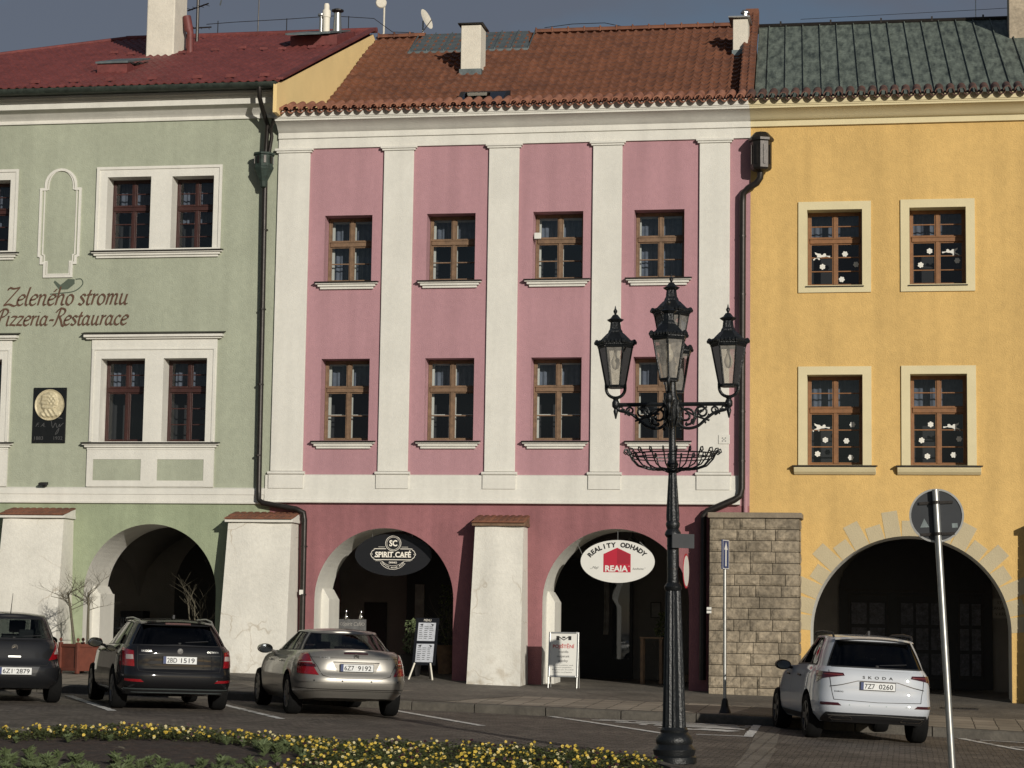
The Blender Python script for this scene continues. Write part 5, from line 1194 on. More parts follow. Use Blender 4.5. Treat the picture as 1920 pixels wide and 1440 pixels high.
# planter with two small trees
px_,py_=-16.18,41.75; pz=gpt(px_,py_)
t=thing('planter_box','reddish brown square wooden planter with ball finials by the left green buttress','planter',(px_,py_,pz),R(-31))
h=.58; a=.275
q=MB()
for s_ in (-1,1): q.box(-a+.05,a-.05,s_*(a-.02)-.015,s_*(a-.02)+.015,.07,h-.03); q.box(s_*(a-.02)-.015,s_*(a-.02)+.015,-a+.05,a-.05,.07,h-.03)
q.build('side_panel',M['planterwood'],t)
q=MB()
for s_ in (-1,1):
    for z in (.05,h-.06): q.box(-a+.04,a-.04,s_*a-.02,s_*a+.02,z,z+.06); q.box(s_*a-.02,s_*a+.02,-a+.04,a-.04,z,z+.06)
q.build('rail',M['planterwood'],t,bevel=.004)
for sx in (-1,1):
    for sy in (-1,1):
        q=MB(); q.box(sx*a-.035,sx*a+.035,sy*a-.035,sy*a+.035,0,h+.03); p_=q.build('post',M['planterwood'],t,bevel=.005)
        q=MB(); q.lathe([(.001,0),(.014,.004),(.012,.02),(.03,.035),(.034,.055),(.024,.08),(.001,.09)],(sx*a,sy*a,h+.03),10); sub(q,'finial',M['planterwood'],p_,smooth=60)
q=MB(); q.box(-a+.04,a-.04,-a+.04,a-.04,h-.14,h-.08); q.build('potting_soil',M['soil'],t)
for i,(dx,dy,lean,lab,seed) in enumerate([(-.14,.06,-.14,'bare pale-barked little tree in the wooden planter, leaning left',5),(.16,-.02,-.02,'bare darker little tree in the wooden planter, upright and right of the other',9)]):
    random.seed(seed); T=thing('bare_tree',lab,'tree',(px_+dx,py_+dy,pz+h-.1))
    q=MB(); q.tube([(0,0,0),(lean*.5,0,.45),(lean*1.0,.02,.85),(lean*1.4,0,1.12)],[.035,.028,.024,.02],7); q.build('trunk',M['bark'],T,smooth=60)
    q=MB()
    for k in range(9): an=k*.8+random.random(); branch(q,Vector((lean*(1.0+.05*k),.0,.76+.045*k)),Vector((math.cos(an),math.sin(an),.45)).normalized(),random.uniform(.30,.46),.0095,3,1.2)
    q.build('crown',M['bark'],T)
# shrubs and tubs inside the arches
random.seed(21)
T=thing('bare_shrub','leafless pale shrub in the right half of the green arch','shrub',(-14.9,45.2,gpt(-14.9,45.2)))
q=MB(); 
for k in range(4): branch(q,Vector((.02*k,0,.4)),Vector((-.15+.1*k,0,1)).normalized(),1.0,.018,2,1.2)
q.build('branches',M['bark'],T)
q=MB(); q.lathe([(.16,0),(.22,.38),(.24,.4),(.2,.4)],(0.03,0,0),16); q.build('pot',M['planterwood'],T)
def leafy(name,label,x,y,hh,wd,m,n,seed,pot='darkwood',ph=.45,pr=.24):
    random.seed(seed); T=thing(name,label,'plant',(x,y,gpt(x,y)))
    q=MB(); q.lathe([(pr*.8,0),(pr,ph-.03),(pr+.03,ph),(pr-.02,ph)],(0,0,0),18); q.build('pot',M[pot],T,smooth=40)
    q=MB(); 
    for k in range(8): branch(q,Vector((0,0,ph)),Vector((random.uniform(-.5,.5),random.uniform(-.5,.5),1)).normalized(),hh*.55,.012,1,1)
    q.build('stems',M['bark'],T)
    q=MB()
    for k in range(n):
        z=ph+random.random()*hh; r=wd*math.sqrt(random.random())*(1-.4*(z-ph)/hh); an=random.random()*2*PI; c=Vector((r*math.cos(an),r*math.sin(an),z)); d=Vector((random.gauss(0,1),random.gauss(0,1),random.gauss(.3,1))).normalized(); e=d.orthogonal().normalized()*.018; l=random.uniform(.05,.09)
        q.add([c-e,c+d*l*.5+e*.6,c+d*l,c+d*l*.5-e*1.6],[(0,1,2,3)])
    q.build('foliage',m,T)
leafy('potted_shrub','tall dark shrub in a wooden tub behind the menu board',-9.75,46.9,1.3,.34,M['leaf'],420,4,'woodbrown',.62,.27)
leafy('potted_shrub','small pale-leaved shrub left of the menu board',-10.2,45.2,.7,.2,M['leaf2'],260,6)
leafy('potted_shrub','dark bushy plant on a stand in the right pink arch',-4.95,46.5,.5,.28,M['leaf'],400,8,'darkwood',1.0,.1)
# steps and planks seen inside the right arch
t=thing('wooden_stand','dark wooden plant stand inside the right pink arch','stand',(-5.25,46.4,gpt(-5.25,46.4)))
for x in (-.2,.2):
    for y in (-.15,.15):
        q=MB(); q.box(x-.03,x+.03,y-.03,y+.03,0,.95); q.build('leg',M['woodbrown'],t)
q=MB(); q.box(-.25,.25,-.2,.2,.951,.985); q.build('shelf',M['woodbrown'],t)
t=thing('stone_steps','short stone steps in the back right corner of the right pink arch','steps',(-4.25,BY-.9,gpt(-4.25,BY-.9)))
for k in range(3):
    q=MB(); q.box(-.6+.12*k,.9,-.5,.8,.16*k,.16*(k+1)-.002); q.build('step',M['stonecap'],t)
# ================================================================ posts and signs
x0,y0_=-3.0,37.5
t=thing('one_way_post','slim grey post with a narrow blue arrow sign, at the kerb by the stone buttress','sign post',(x0,y0_,gpt(x0,y0_)))
q=MB(); q.tube([(0,0,.1),(-.01,0,2.9)],.030,10); q.build('post',M['steel'],t,smooth=60)
q=MB(); q.lathe([(.11,0),(.10,.03),(.07,.10),(.05,.22),(.035,.25)],(0,0,0),10); q.build('foot',M['metal_dark'],t)
ms=Matrix.Translation((.0,-.03,2.40))@Matrix.Rotation(R(76),4,'Z')
q=MB(); q.box(-.17,.17,-.012,.012,.03,.53,ms); q.build('sign_plate',M['blue'],t)
q=MB(); gframe(q,-.165,.165,.035,.525,.012,-.0145,-.0122); q.v=[tuple(ms@Vector(v)) for v in q.v]
q.prism([(-.03,.08),(.03,.08),(.03,.36),(.085,.36),(0,.49),(-.085,.36),(-.03,.36)],-.015,-.0122,'y',ms); q.build('arrow',M['signwhite'],t)
t=thing('round_road_sign','grey back of a round road sign on a leaning steel pole','road sign',(.44,19.9,zroad(.44)))
lean=Matrix.Rotation(R(-3.1),4,'Y')
q=MB(); q.tube([(0,0,0),(-.160,0,2.985)],.031,16); q.build('pole',M['steel'],t,smooth=60)
mc=Matrix.Translation((-.150,.055,2.755))@lean
q=MB(); q.lathe([(.001,-.003),(.232,-.003),(.232,.003),(.001,.003)],(0,0,0),48,mc@RX); d_=q.build('disc',mat('grey_sign_back',(.035,.038,.042),.42,.3,.12,4),t,smooth=30)
q=MB(); q.lathe([(.224,-.014),(.241,-.014),(.241,.012),(.224,.012),(.224,-.014)],(0,0,0),48,mc@RX); sub(q,'rim',M['steel'],d_,smooth=30)
for z in (-.165,.115):
    q=MB(); q.box(-.15,.15,-.022,-.008,z-.012,z+.012,mc); q.lathe([(.037,-.014),(.037,.014)],(-.0,-.055,z),14,mc); sub(q,'clamp',M['metal_dark'],d_)
q=MB(); q.add([mc@Vector(p) for p in ((-.15,-.006,-.10),(-.07,-.006,-.10),(-.11,-.006,-.02))],[(0,1,2)]); q.quad(*[mc@Vector(p) for p in ((.13,-.006,-.115),(.18,-.006,-.115),(.18,-.006,-.075),(.13,-.006,-.075))]); sub(q,'sticker',M['zinc'],d_)
# ================================================================ street lamp
LX_,LY=-2.70,26.3; LZ=zroad(LX_)
t=thing('street_lamp','black cast-iron street lamp with five lanterns and a wire flower basket','street lamp',(LX_,LY,LZ),R(3)); t.rotation_euler=(0,R(-.75),R(3))
def zz(v): return v-LZ
q=MB(); f=MB()
q.lathe([(.265,0),(.265,.07),(.24,.09),(.25,.13),(.255,.16),(.23,.19),(.21,.22),(.222,.25),(.215,.30),(.18,.34),(.16,.36),(.168,.39),(.148,.42)],(0,0,0),32); q.build('base',M['metal_black'],t,smooth=45)
q=MB(); q.lathe([(.143,.42),(.138,.5),(.092,2.02),(.088,2.04)],(0,0,0),32,flute=.10)
q.lathe([(.09,2.04),(.105,2.06),(.11,2.09),(.09,2.12),(.075,2.14)],(0,0,0),24); q.lathe([(.072,2.14),(.072,2.70)],(0,0,0),24)
q.lathe([(.078,2.68),(.10,2.71),(.095,2.74),(.07,2.78),(.085,2.82),(.085,2.85),(.07,2.88)],(0,0,0),24)
q.lathe([(.078,2.88),(.080,2.95),(.05,3.44),(.048,3.46)],(0,0,0),24,flute=.12)
q.lathe([(.05,3.46),(.07,3.48),(.06,3.52),(.075,3.56),(.055,3.60),(.045,3.64),(.042,4.05),(.055,4.10),(.08,4.16),(.075,4.25),(.09,4.32),(.06,4.40),(.05,4.45),(.045,4.75),(.06,4.78),(.04,4.82)],(0,0,0),20)
for k in range(10):
    a=k*.628; q.tube([(.06*math.cos(a),.06*math.sin(a),4.02),(.10*math.cos(a),.10*math.sin(a),4.12),(.085*math.cos(a),.085*math.sin(a),4.26),(.11*math.cos(a),.11*math.sin(a),4.34)],[.014,.02,.016,.008],5)
q.build('column',M['metal_black'],t,smooth=40)
for zc in (2.30,2.58):
    q=MB(); q.lathe([(.075,-.008),(.075,.008)],(0,0,zc),18); q.build('strap',M['metal_dark'],t)
mglass=bpy.data.materials.new('lantern_glass'); mglass.use_nodes=True; n=mglass.node_tree; n.nodes.remove(n.nodes['Principled BSDF'])
tr=n.nodes.new('ShaderNodeBsdfTransparent'); tr.inputs[0].default_value=(.80,.77,.72,1); dfn=n.nodes.new('ShaderNodeBsdfDiffuse'); dfn.inputs[0].default_value=(.55,.52,.47,1); gln=n.nodes.new('ShaderNodeBsdfGlossy'); gln.inputs['Roughness'].default_value=.05
m1=n.nodes.new('ShaderNodeMixShader'); m1.inputs[0].default_value=.28; m2=n.nodes.new('ShaderNodeMixShader'); frn=n.nodes.new('ShaderNodeFresnel'); frn.inputs[0].default_value=1.5
nn_=n.nodes.new('ShaderNodeTexNoise'); nn_.inputs['Scale'].default_value=9
mrr=n.nodes.new('ShaderNodeMapRange'); mrr.inputs['To Min'].default_value=.1; mrr.inputs['To Max'].default_value=.45; n.links.new(nn_.outputs['Fac'],mrr.inputs['Value']); n.links.new(mrr.outputs[0],m1.inputs[0])
n.links.new(tr.outputs[0],m1.inputs[1]); n.links.new(dfn.outputs[0],m1.inputs[2]); n.links.new(frn.outputs[0],m2.inputs[0]); n.links.new(m1.outputs[0],m2.inputs[1]); n.links.new(gln.outputs[0],m2.inputs[2]); n.links.new(m2.outputs[0],n.nodes['Material Output'].inputs[0])
M['lanternglass']=mglass; M['bulb']=mat('white_bulb',(.6,.58,.5),.25,0,0)
def lantern(cx,cy,z,parent,rot=0):
    """z: bottom of the glass"""
    N=6; q=MB(); rb,rt,hg_=.116,.205,.48
    def P6(r,k,zz_): a=rot+2*PI*k/N; return Vector((cx+r*math.cos(a),cy+r*math.sin(a),z+zz_))
    for k in range(N):
        q.tube([P6(rb,k,0),P6(rt,k,hg_)],.012,6); q.tube([P6(rb,k,0),P6(rb,k+1,0)],.015,6); q.tube([P6(rt,k,hg_),P6(rt,k+1,hg_)],.018,6)
    def ring_(prof):
        vs=[];fs=[]
        for r,h_ in prof:
            for k in range(N): vs.append(P6(r,k,h_))
        for i in range(len(prof)-1):
            for k in range(N): fs.append((i*N+k,i*N+(k+1)%N,(i+1)*N+(k+1)%N,(i+1)*N+k))
        fs+=[tuple(range(N-1,-1,-1)),tuple(range((len(prof)-1)*N,len(prof)*N))]; q.add(vs,fs)
    ring_([(.21,hg_),(.232,hg_+.02),(.232,hg_+.05),(.20,hg_+.07),(.165,hg_+.11),(.11,hg_+.165),(.09,hg_+.18),(.085,hg_+.20),(.07,hg_+.225),(.060,hg_+.305),(.085,hg_+.32),(.105,hg_+.34),(.06,hg_+.36),(.03,hg_+.40)])
    ring_([(rb+.005,-.02),(rb+.005,.0)])
    q.lathe([(.02,.37),(.03,.39),(.012,.41),(.022,.43),(.026,.45),(.012,.47),(.006,.50),(.001,.515)],(cx,cy,z+hg_),8)
    for k in range(N):  # palmettes on the eaves
        a=rot+2*PI*k/N
        for ff in (0,.2,.4,.6,.8):
            c=P6(.228,k,hg_+.045).lerp(P6(.228,k+1,hg_+.045),ff); s_=1.0 if ff==0 else .72; q.lathe([(.001,-.02*s_),(.03*s_,-.012*s_),(.036*s_,.012*s_),(.018*s_,.045*s_),(.001,.052*s_)],tuple(c),6)
        pass
        w0=(P6(.064,k,hg_+.235)+P6(.064,k+1,hg_+.235))/2; q.tube([w0,w0+Vector((0,0,.06))],.008,4)
    lt=q.build('lantern',M['metal_black'],parent)
    g=MB()
    for k in range(N): g.quad(P6(rb,k,.005),P6(rb,k+1,.005),P6(rt,k+1,hg_-.005),P6(rt,k,hg_-.005))
    sub(g,'lantern_glass',M['lanternglass'],lt)
    b=MB(); b.lathe([(.02,hg_-.02),(.022,hg_-.10),(.05,hg_-.16),(.055,hg_-.20),(.035,hg_-.26),(.001,hg_-.275)],(cx,cy,z),12); sub(b,'bulb',M['bulb'],lt,smooth=60)
    return lt
def spiral(cx,cz,r0_,r1_,a0,turns,n=22): return [(cx+(r0_+(r1_-r0_)*k/n)*math.cos(a0+turns*2*PI*k/n),cz+(r0_+(r1_-r0_)*k/n)*math.sin(a0+turns*2*PI*k/n)) for k in range(n+1)]
AR=.685; ZB=4.29
for k in range(4):
    A=Matrix.Rotation(PI/2*k,4,'Z'); q=MB()
    def t2(pts,r): q.tube([A@Vector((x,0,z)) for x,z in pts],r*1.35,6)
    t2([(.04,ZB),(AR,ZB)],.020)
    t2(cr_spline2:=[tuple(v) for v in cr_spline([(.06,ZB-.22),(.16,ZB-.29),(.30,ZB-.27),(.42,ZB-.17),(.52,ZB-.10),(.64,ZB-.07),(AR-.02,ZB-.03)])],[.020]*40 if False else .015)
    t2(spiral(.17,ZB-.14,.115,.02,-PI/2,1.6),.012); t2(spiral(.36,ZB-.10,.085,.015,-PI*.8,-1.5),.011); t2(spiral(.51,ZB-.075,.055,.012,-PI/2,1.5),.010); t2(spiral(.62,ZB-.05,.04,.01,PI,1.4),.009)
    t2([tuple(v) for v in cr_spline([(.10,ZB-.02),(.2,ZB-.10),(.33,ZB-.16),(.45,ZB-.20)])],.010); t2([tuple(v) for v in cr_spline([(.25,ZB-.25),(.30,ZB-.14),(.42,ZB-.03)])],.010)
    for (x,z,s_) in ((.24,ZB-.2,.03),(.31,ZB-.07,.025),(.44,ZB-.14,.028),(.17,ZB-.24,.03),(.10,ZB-.3,.028),(.40,ZB-.22,.02),(.57,ZB-.11,.018)):
        q.lathe([(.001,-s_),(s_*.7,-s_*.3),(s_*.5,s_*.4),(.001,s_)],tuple(A@Vector((x,0,z))),6)
    # pivot with the U-shaped fork that carries the lantern
    q.lathe([(.008,-.17),(.02,-.12),(.03,-.08),(.02,-.05),(.045,-.02),(.045,.03),(.03,.06),(.04,.08),(.02,.10)],tuple(A@Vector((AR,0,ZB))),10)
    u=[(AR+.115*math.cos(R(a)),ZB+.20+.115*math.sin(R(a))) for a in range(180,361,15)]; u=[(AR-.115,ZB+.25)]+u+[(AR+.115,ZB+.25)]
    t2(u,.016)
    q.build('bracket_arm',M['metal_black'],t,smooth=50)
    c=A@Vector((AR,0,0)); lantern(c.x,c.y,ZB+.225,t,rot=R(0 if k%2==0 else 30))
lantern(0,0,4.90,t,rot=0)
q=MB()
for k in range(22):
    a=2*PI*k/22; ca,sa=math.cos(a),math.sin(a)
    pts=[(.13,3.53),(.30,3.535),(.42,3.575),(.49,3.65),(.525,3.72),(.55,3.765),(.58,3.77),(.59,3.735),(.565,3.715),(.545,3.735)]
    q.tube([(r*ca,r*sa,z-.03) for r,z in pts],.009,5)
q.tube([(.515*math.cos(2*PI*k/40),.515*math.sin(2*PI*k/40),3.68) for k in range(41)],.009,5); q.tube([(.500*math.cos(2*PI*k/40),.500*math.sin(2*PI*k/40),3.64) for k in range(41)],.007,5)
q.tube([(.14*math.cos(2*PI*k/20),.14*math.sin(2*PI*k/20),3.50) for k in range(21)],.012,5)
for k in range(4): a=PI/2*k+.4; q.tube([(.05*math.cos(a),.05*math.sin(a),3.46),(.14*math.cos(a),.14*math.sin(a),3.50)],.009,5)
q.build('flower_basket',M['metal_black'],t)
t=thing('arrow_board','small grey street arrow board fixed high on the lamp column, turned away','sign board',(LX_+.02,LY,LZ))
ms=Matrix.Translation((.06,-.075,2.62))@Matrix.Rotation(R(38),4,'Z')@Matrix.Rotation(R(0),4,'Y')
q=MB(); q.box(-.14,.17,-.01,.01,-.07,.10,ms); q.build('board',mat('grey_board',(.05,.052,.055),.5,.3,.1,5),t)
q=MB(); q.box(-.1,-.05,.0,.06,-.02,.05,ms); q.build('clamp',M['steel'],t)
t=thing('parking_ban_sign','round red-rimmed road sign seen edge-on behind the lamp column','road sign',(LX_+.115,LY+.05,LZ))
ms=Matrix.Translation((.0,.02,2.28))@Matrix.Rotation(R(86),4,'Z')
q=MB(); q.lathe([(.001,.006),(.21,.006),(.21,.0)],(0,0,0),32,ms@RX); q.build('disc',M['signred'],t)
q=MB(); q.lathe([(.001,.009),(.185,.009),(.185,.006)],(0,0,0),32,ms@RX); q.build('face',M['signwhite'],t)
t=thing('reflector_band','white reflective band with a dark stripe on the left edge of the stone buttress','reflector',(-3.82,FY-.80,1.93))
q=MB(); q.box(-.02,.07,-.04,.02,0,.12); q.build('band',M['signwhite'],t); q=MB(); q.box(-.022,.072,-.043,-.0405,.05,.07); q.build('stripe',M['ink'],t)
t=thing('floor_drain','dark iron grating in the pavement in front of the yellow arch','grating',(1.0,42.0,gpt(1.0,42.0)))
q=MB(); q.box(-.35,.35,-.2,.2,-.02,.012)
for k in range(9): q.box(-.33+.075*k,-.30+.075*k,-.18,.18,.0125,.02)
q.build('grating',M['metal_dark'],t)
# ================================================================ flower bed
random.seed(3)
BED=[(-14,25.6),(-12.2,25.4),(-10.8,25.5),(-9.56,26.5),(-7.87,26.7),(-6.12,26.55),(-4.71,26.15),(-3.6,25.7),(-2.85,25.0),(-2.5,24.0),(-2.45,23.0),(-2.7,21.0),(-3.6,18.5),(-5,16.5),(-14,16.5)]
SOIL=[(-11.3,22.9),(-10.3,24.4),(-8.8,24.9),(-7.2,24.7),(-6.45,23.6),(-6.0,21.8),(-6.6,18.0),(-12,18.0)]
def zbed(x,y): return zroad(x)+.04+.03*math.sin(x*1.3+y)
q=MB(); n=60
q.grid(lambda u,v:(-14+11.6*u,16.5+10.4*v,zbed(-14+11.6*u,16.5+10.4*v)+random.uniform(-.012,.012)),120,100)
keepf=[]
for f in q.f:
    c=sum((Vector(q.v[i]) for i in f),Vector())/4
    if inside((c.x,c.y),BED): keepf.append(f)
q.f=keepf; q.mi=[0]*len(keepf); o=q.build('flower_bed_soil',M['soil']); o['kind']='structure'
q=MB(); P_=BED[:13]
for (a,b),(c,d) in zip(P_,P_[1:]):
    L_=math.hypot(c-a,d-b); n=max(1,int(L_/.6)); nx,ny=-(d-b)/L_,(c-a)/L_
    for i in range(n):
        t0,t1=(i+.01)/n,(i+.99)/n; vs=[]
        for tt in (t0,t1):
            x,y=a+(c-a)*tt,b+(d-b)*tt
            for o_,h_ in ((0,-.1),(0,.10),(.12,.10),(.12,-.1)): vs.append((x+nx*o_,y+ny*o_,zroad(x)+h_))
        q.add(vs,[(0,1,2,3),(7,6,5,4)]+[(i_,i_+4,(i_+1)%4+4,(i_+1)%4) for i_ in range(4)])
o=q.build('bed_edging',M['granite'],bevel=.006); o['kind']='structure'
lf=MB(); pet=MB()
def leafblade(mb,c,d,up,l,w_):
    s_=d.cross(up); s_.normalize(); s_*=w_; mb.add([c,c+d*l*.45+s_+up*l*.15,c+d*l,c+d*l*.45-s_+up*l*.15],[(0,1,2,3)])
UPV=Vector((0,0,1))
def pansy(x,y,fl):
    z=zbed(x,y); hh=random.uniform(.07,.13)
    for k in range(15):
        a=random.random()*2*PI; rr_=random.uniform(.0,.075); d=Vector((math.cos(a*3),math.sin(a*3),random.uniform(-.3,.6))).normalized(); c=Vector((x+rr_*math.cos(a),y+rr_*math.sin(a),z+random.uniform(.01,hh*.95))); leafblade(lf,c,d,UPV,random.uniform(.03,.055),random.uniform(.011,.018))
    for _ in range(fl):
        c=Vector((x+random.uniform(-.06,.06),y+random.uniform(-.06,.06),z+hh+random.uniform(-.035,.02))); nn=Vector((random.uniform(-.7,.7),-1,random.uniform(-.1,1.2))).normalized(); e1=nn.orthogonal().normalized(); 
        e1=(Vector((1,0,0))-nn*nn.x).normalized(); e2=nn.cross(e1); r=random.uniform(.012,.0185); pet.cur=random.choices([0,1,2],[.62,.22,.16])[0]
        for k in range(5):
            a=R(90+72*k); cc=c+(e1*math.cos(a)+e2*math.sin(a))*r*.62; pet.add([cc+(e1*math.cos(b)+e2*math.sin(b))*r*.58+nn*(.004 if k%2 else 0) for b in (0,1.05,2.1,3.14,4.19,5.24)],[(0,1,2,3,4,5)])
cnt=0; 
for _ in range(15000):
    x=random.uniform(-13.5,-2.6); y=random.uniform(18.5,26.8)
    if not inside((x,y),BED) or inside((x,y),SOIL): continue
    e=.25
    if not inside((x+.1,y+.14),BED): continue
    if cnt>4300: break
    cnt+=1; pansy(x,y,random.choices([0,1,2],[.62,.28,.10])[0])
o=lf.build('pansy_foliage',M['leaf']); o['kind']='stuff'
o=pet.build('pansy_blooms',[M['petal'],M['petaldark'],M['petalpale']]); o['kind']='stuff'
def starplant(mb,hh,n,wd):
    for k in range(n):
        a=2*PI*k/n*2.4; d=Vector((math.cos(a),math.sin(a),random.uniform(.2,1.1))).normalized(); leafblade(mb,Vector((0,0,.01+hh*k/n*.5)),d,UPV,random.uniform(.6,1)*hh,wd)
q=MB(); starplant(q,.13,34,.014); sp0=q.build('bedding_plant',M['leaf2']); tag(sp0,'pale green star-shaped young plant in the bare dark soil of the flower bed','bedding plant','young bedding plants in the bare soil')
pl=[]
for _ in range(1400):
    x=random.uniform(-11.5,-5.8); y=random.uniform(19.2,24.9)
    if not inside((x,y),SOIL): continue
    edge= not inside((x+.55,y),SOIL) or not inside((x-.4,y),SOIL)
    if (y>21.9 and not edge) : continue
    if any((x-a)**2+(y-b)**2<.155**2 for a,b in pl): continue
    pl.append((x,y))
    if len(pl)>=190: break
for i,(x,y) in enumerate(pl):
    o=sp0 if i==0 else sp0.copy()
    if i: COL.objects.link(o)
    o.location=(x,y,zbed(x,y)-.01); o.rotation_euler=(0,0,random.random()*6); s_=random.uniform(.7,1.2); o.scale=(s_,s_,s_)
q=MB(); q.add([(0,0,.0),(.05,.03,.02),(.11,.0,.01),(.14,.03,.0),(.11,.06,.02),(.05,.08,.03)],[(0,1,2,3,4,5)]); o=q.build('fallen_leaf',M['bark']); o.location=(-8.65,23.4,zbed(-8.6,23.4)+.03); tag(o,'single dry fallen leaf on the dark soil of the bed','leaf')
# ================================================================ cars
def smoothi(t,kn):
    """Catmull-Rom through knots of vectors"""
    if t<=kn[0][0]: return kn[0][1]
    if t>=kn[-1][0]: return kn[-1][1]
    for i in range(len(kn)-1):
        if t<=kn[i+1][0]:
            a,b=kn[i],kn[i+1]; pa=kn[max(i-1,0)][1]; pd=kn[min(i+2,len(kn)-1)][1]; u=(t-a[0])/(b[0]-a[0])
            return tuple(.5*((2*q)+(r-p)*u+(2*p-5*q+4*r-s_)*u*u+(3*q-p-3*r+s_)*u**3) for p,q,r,s_ in zip(pa,a[1],b[1],pd))
def superring(xr,xf,w_,nr,nf,N=240):
    """half outline from rear centre round the left side to the front centre, dense"""
    xc=(xr+xf)/2; pts=[]
    for k in range(N+1):
        a=PI*k/N; c,s_=math.cos(a),math.sin(a); n=nr if c>0 else nf; hl=(xc-xr) if c>0 else (xf-xc)
        pts.append(Vector((xc-math.copysign(abs(c)**(2/n),c)*hl,w_*abs(s_)**(2/n),0)))
    return pts
def arclen(p):
    L_=[0]
    for a,b in zip(p,p[1:]): L_.append(L_[-1]+(b-a).length)
    return L_
def atlen(p,L_,s_):
    if s_<=0: return p[0].copy()
    for i in range(len(p)-1):
        if s_<=L_[i+1]: 
            t=(s_-L_[i])/max(1e-9,L_[i+1]-L_[i]); return p[i].lerp(p[i+1],t)
    return p[-1].copy()
class Car:
    """level table: v -> (xr,xf,w,nr,nf); zb(x), zt(x): lower and upper edge of the body"""
    def __init__(s,levels,zb,zt): s.lv=levels; s.zb=zb; s.zt=zt; s.cache={}
    def ring(s,v):
        k=round(v,3)
        if k not in s.cache: p=superring(*smoothi(v,s.lv)); s.cache[k]=(p,arclen(p))
        return s.cache[k]
    def pv(s,sl,v):
        p,L_=s.ring(v); q=atlen(p,L_,abs(sl)); x=q.x; y=q.y if sl>=0 else -q.y
        return Vector((x,y,interp(x,s.zb)+(interp(x,s.zt)-interp(x,s.zb))*v))
    def pz(s,sl,z,off=0):
        zb,zt=interp(0,s.zb),interp(0,s.zt); v=max(0,min(1,(z-zb)/(zt-zb)))
        for _ in range(3):
            q=s.pv(sl,v); zb,zt=interp(q.x,s.zb),interp(q.x,s.zt); v=max(0,min(1,(z-zb)/(zt-zb)))
        q=s.pv(sl,v)
        if off:
            e=.02; a=s.pv(sl+e,v)-s.pv(sl-e,v); b=s.pv(sl,min(1,v+.04))-s.pv(sl,max(0,v-.04)); n=a.cross(b).normalized()
            c=Vector((q.x-.5,q.y,0)); 
            if n.dot(Vector((q.x-(.0+2.0),q.y*2,0)))<0: n=-n
            q=q+n*off
        return q
    def shell(s,mb,nv=16,ns=64):
        tot={}
        vs=[];rows=[]
        for j in range(nv+1):
            v=j/nv; p,L_=s.ring(v); T=L_[-1]; row=[]
            for i in range(ns+1):
                f=i/ns; row.append(s.pv(T*f,v))
            full=row+[Vector((q.x,-q.y,q.z)) for q in reversed(row[1:-1])]; rows.append(full)
        m=len(rows[0]); 
        for r in rows: vs+=r
        fs=[(j*m+i,j*m+(i+1)%m,(j+1)*m+(i+1)%m,(j+1)*m+i) for j in range(nv) for i in range(m)]
        # deck and floor, bridged across left and right
        def cap(row,crown,flip):
            C=8; idx0=len(vs); ids=[]
            for i in range(1,ns):
                L=row[i]; w_=L.y; line=[]
                for c in range(C+1):
                    u=1-2*c/C; line.append(Vector((L.x,w_*u,L.z+crown*(1-u*u)*min(1,w_/.5))))
                ids.append(len(vs)); vs.extend(line)
            for a,b in zip(ids,ids[1:]):
                for c in range(C): fs.append((a+c,a+c+1,b+c+1,b+c))
            for a,e in ((ids[0],row[0]),(ids[-1],row[ns])):
                vs.append(e); k=len(vs)-1
                for c in range(C): fs.append((a+c,a+c+1,k))
        cap(rows[-1],s.crown if hasattr(s,'crown') else .03,0); cap(rows[0],0,1)
        mb.add(vs,fs)
    def patch(s,mb,q4,off=.006,nu=10,nv=4,sym=False,lift=0):
        """four corners in (arc, z), counter-clockwise, laid on the body"""
        for sg in ((1,-1) if sym else (1,)):
            A,B,C_,D=q4
            mb.grid(lambda u,v:s.pz(sg*((A[0]*(1-u)+B[0]*u)*(1-v)+(D[0]*(1-u)+C_[0]*u)*v),(A[1]*(1-u)+B[1]*u)*(1-v)+(D[1]*(1-u)+C_[1]*u)*v,off),nu,nv)
            # rim down to the body
            for (a,b) in ((A,B),(B,C_),(C_,D),(D,A)):
                mb.grid(lambda u,v:s.pz(sg*(a[0]+(b[0]-a[0])*u),a[1]+(b[1]-a[1])*u,off if v>.5 else -.01),nu,1)
    def line(s,mb,pts,wd=.006,off=.003,sym=False,n=10):
        for sg in ((1,-1) if sym else (1,)):
            for a,b in zip(pts,pts[1:]):
                d=Vector((b[0]-a[0],b[1]-a[1])); 
                if d.length<1e-6: continue
                d.normalize(); e=Vector((-d.y,d.x))*wd/2
                mb.grid(lambda u,v:s.pz(sg*(a[0]+(b[0]-a[0])*u+e.x*(1-2*v)),a[1]+(b[1]-a[1])*u+e.y*(1-2*v),off),n,1)
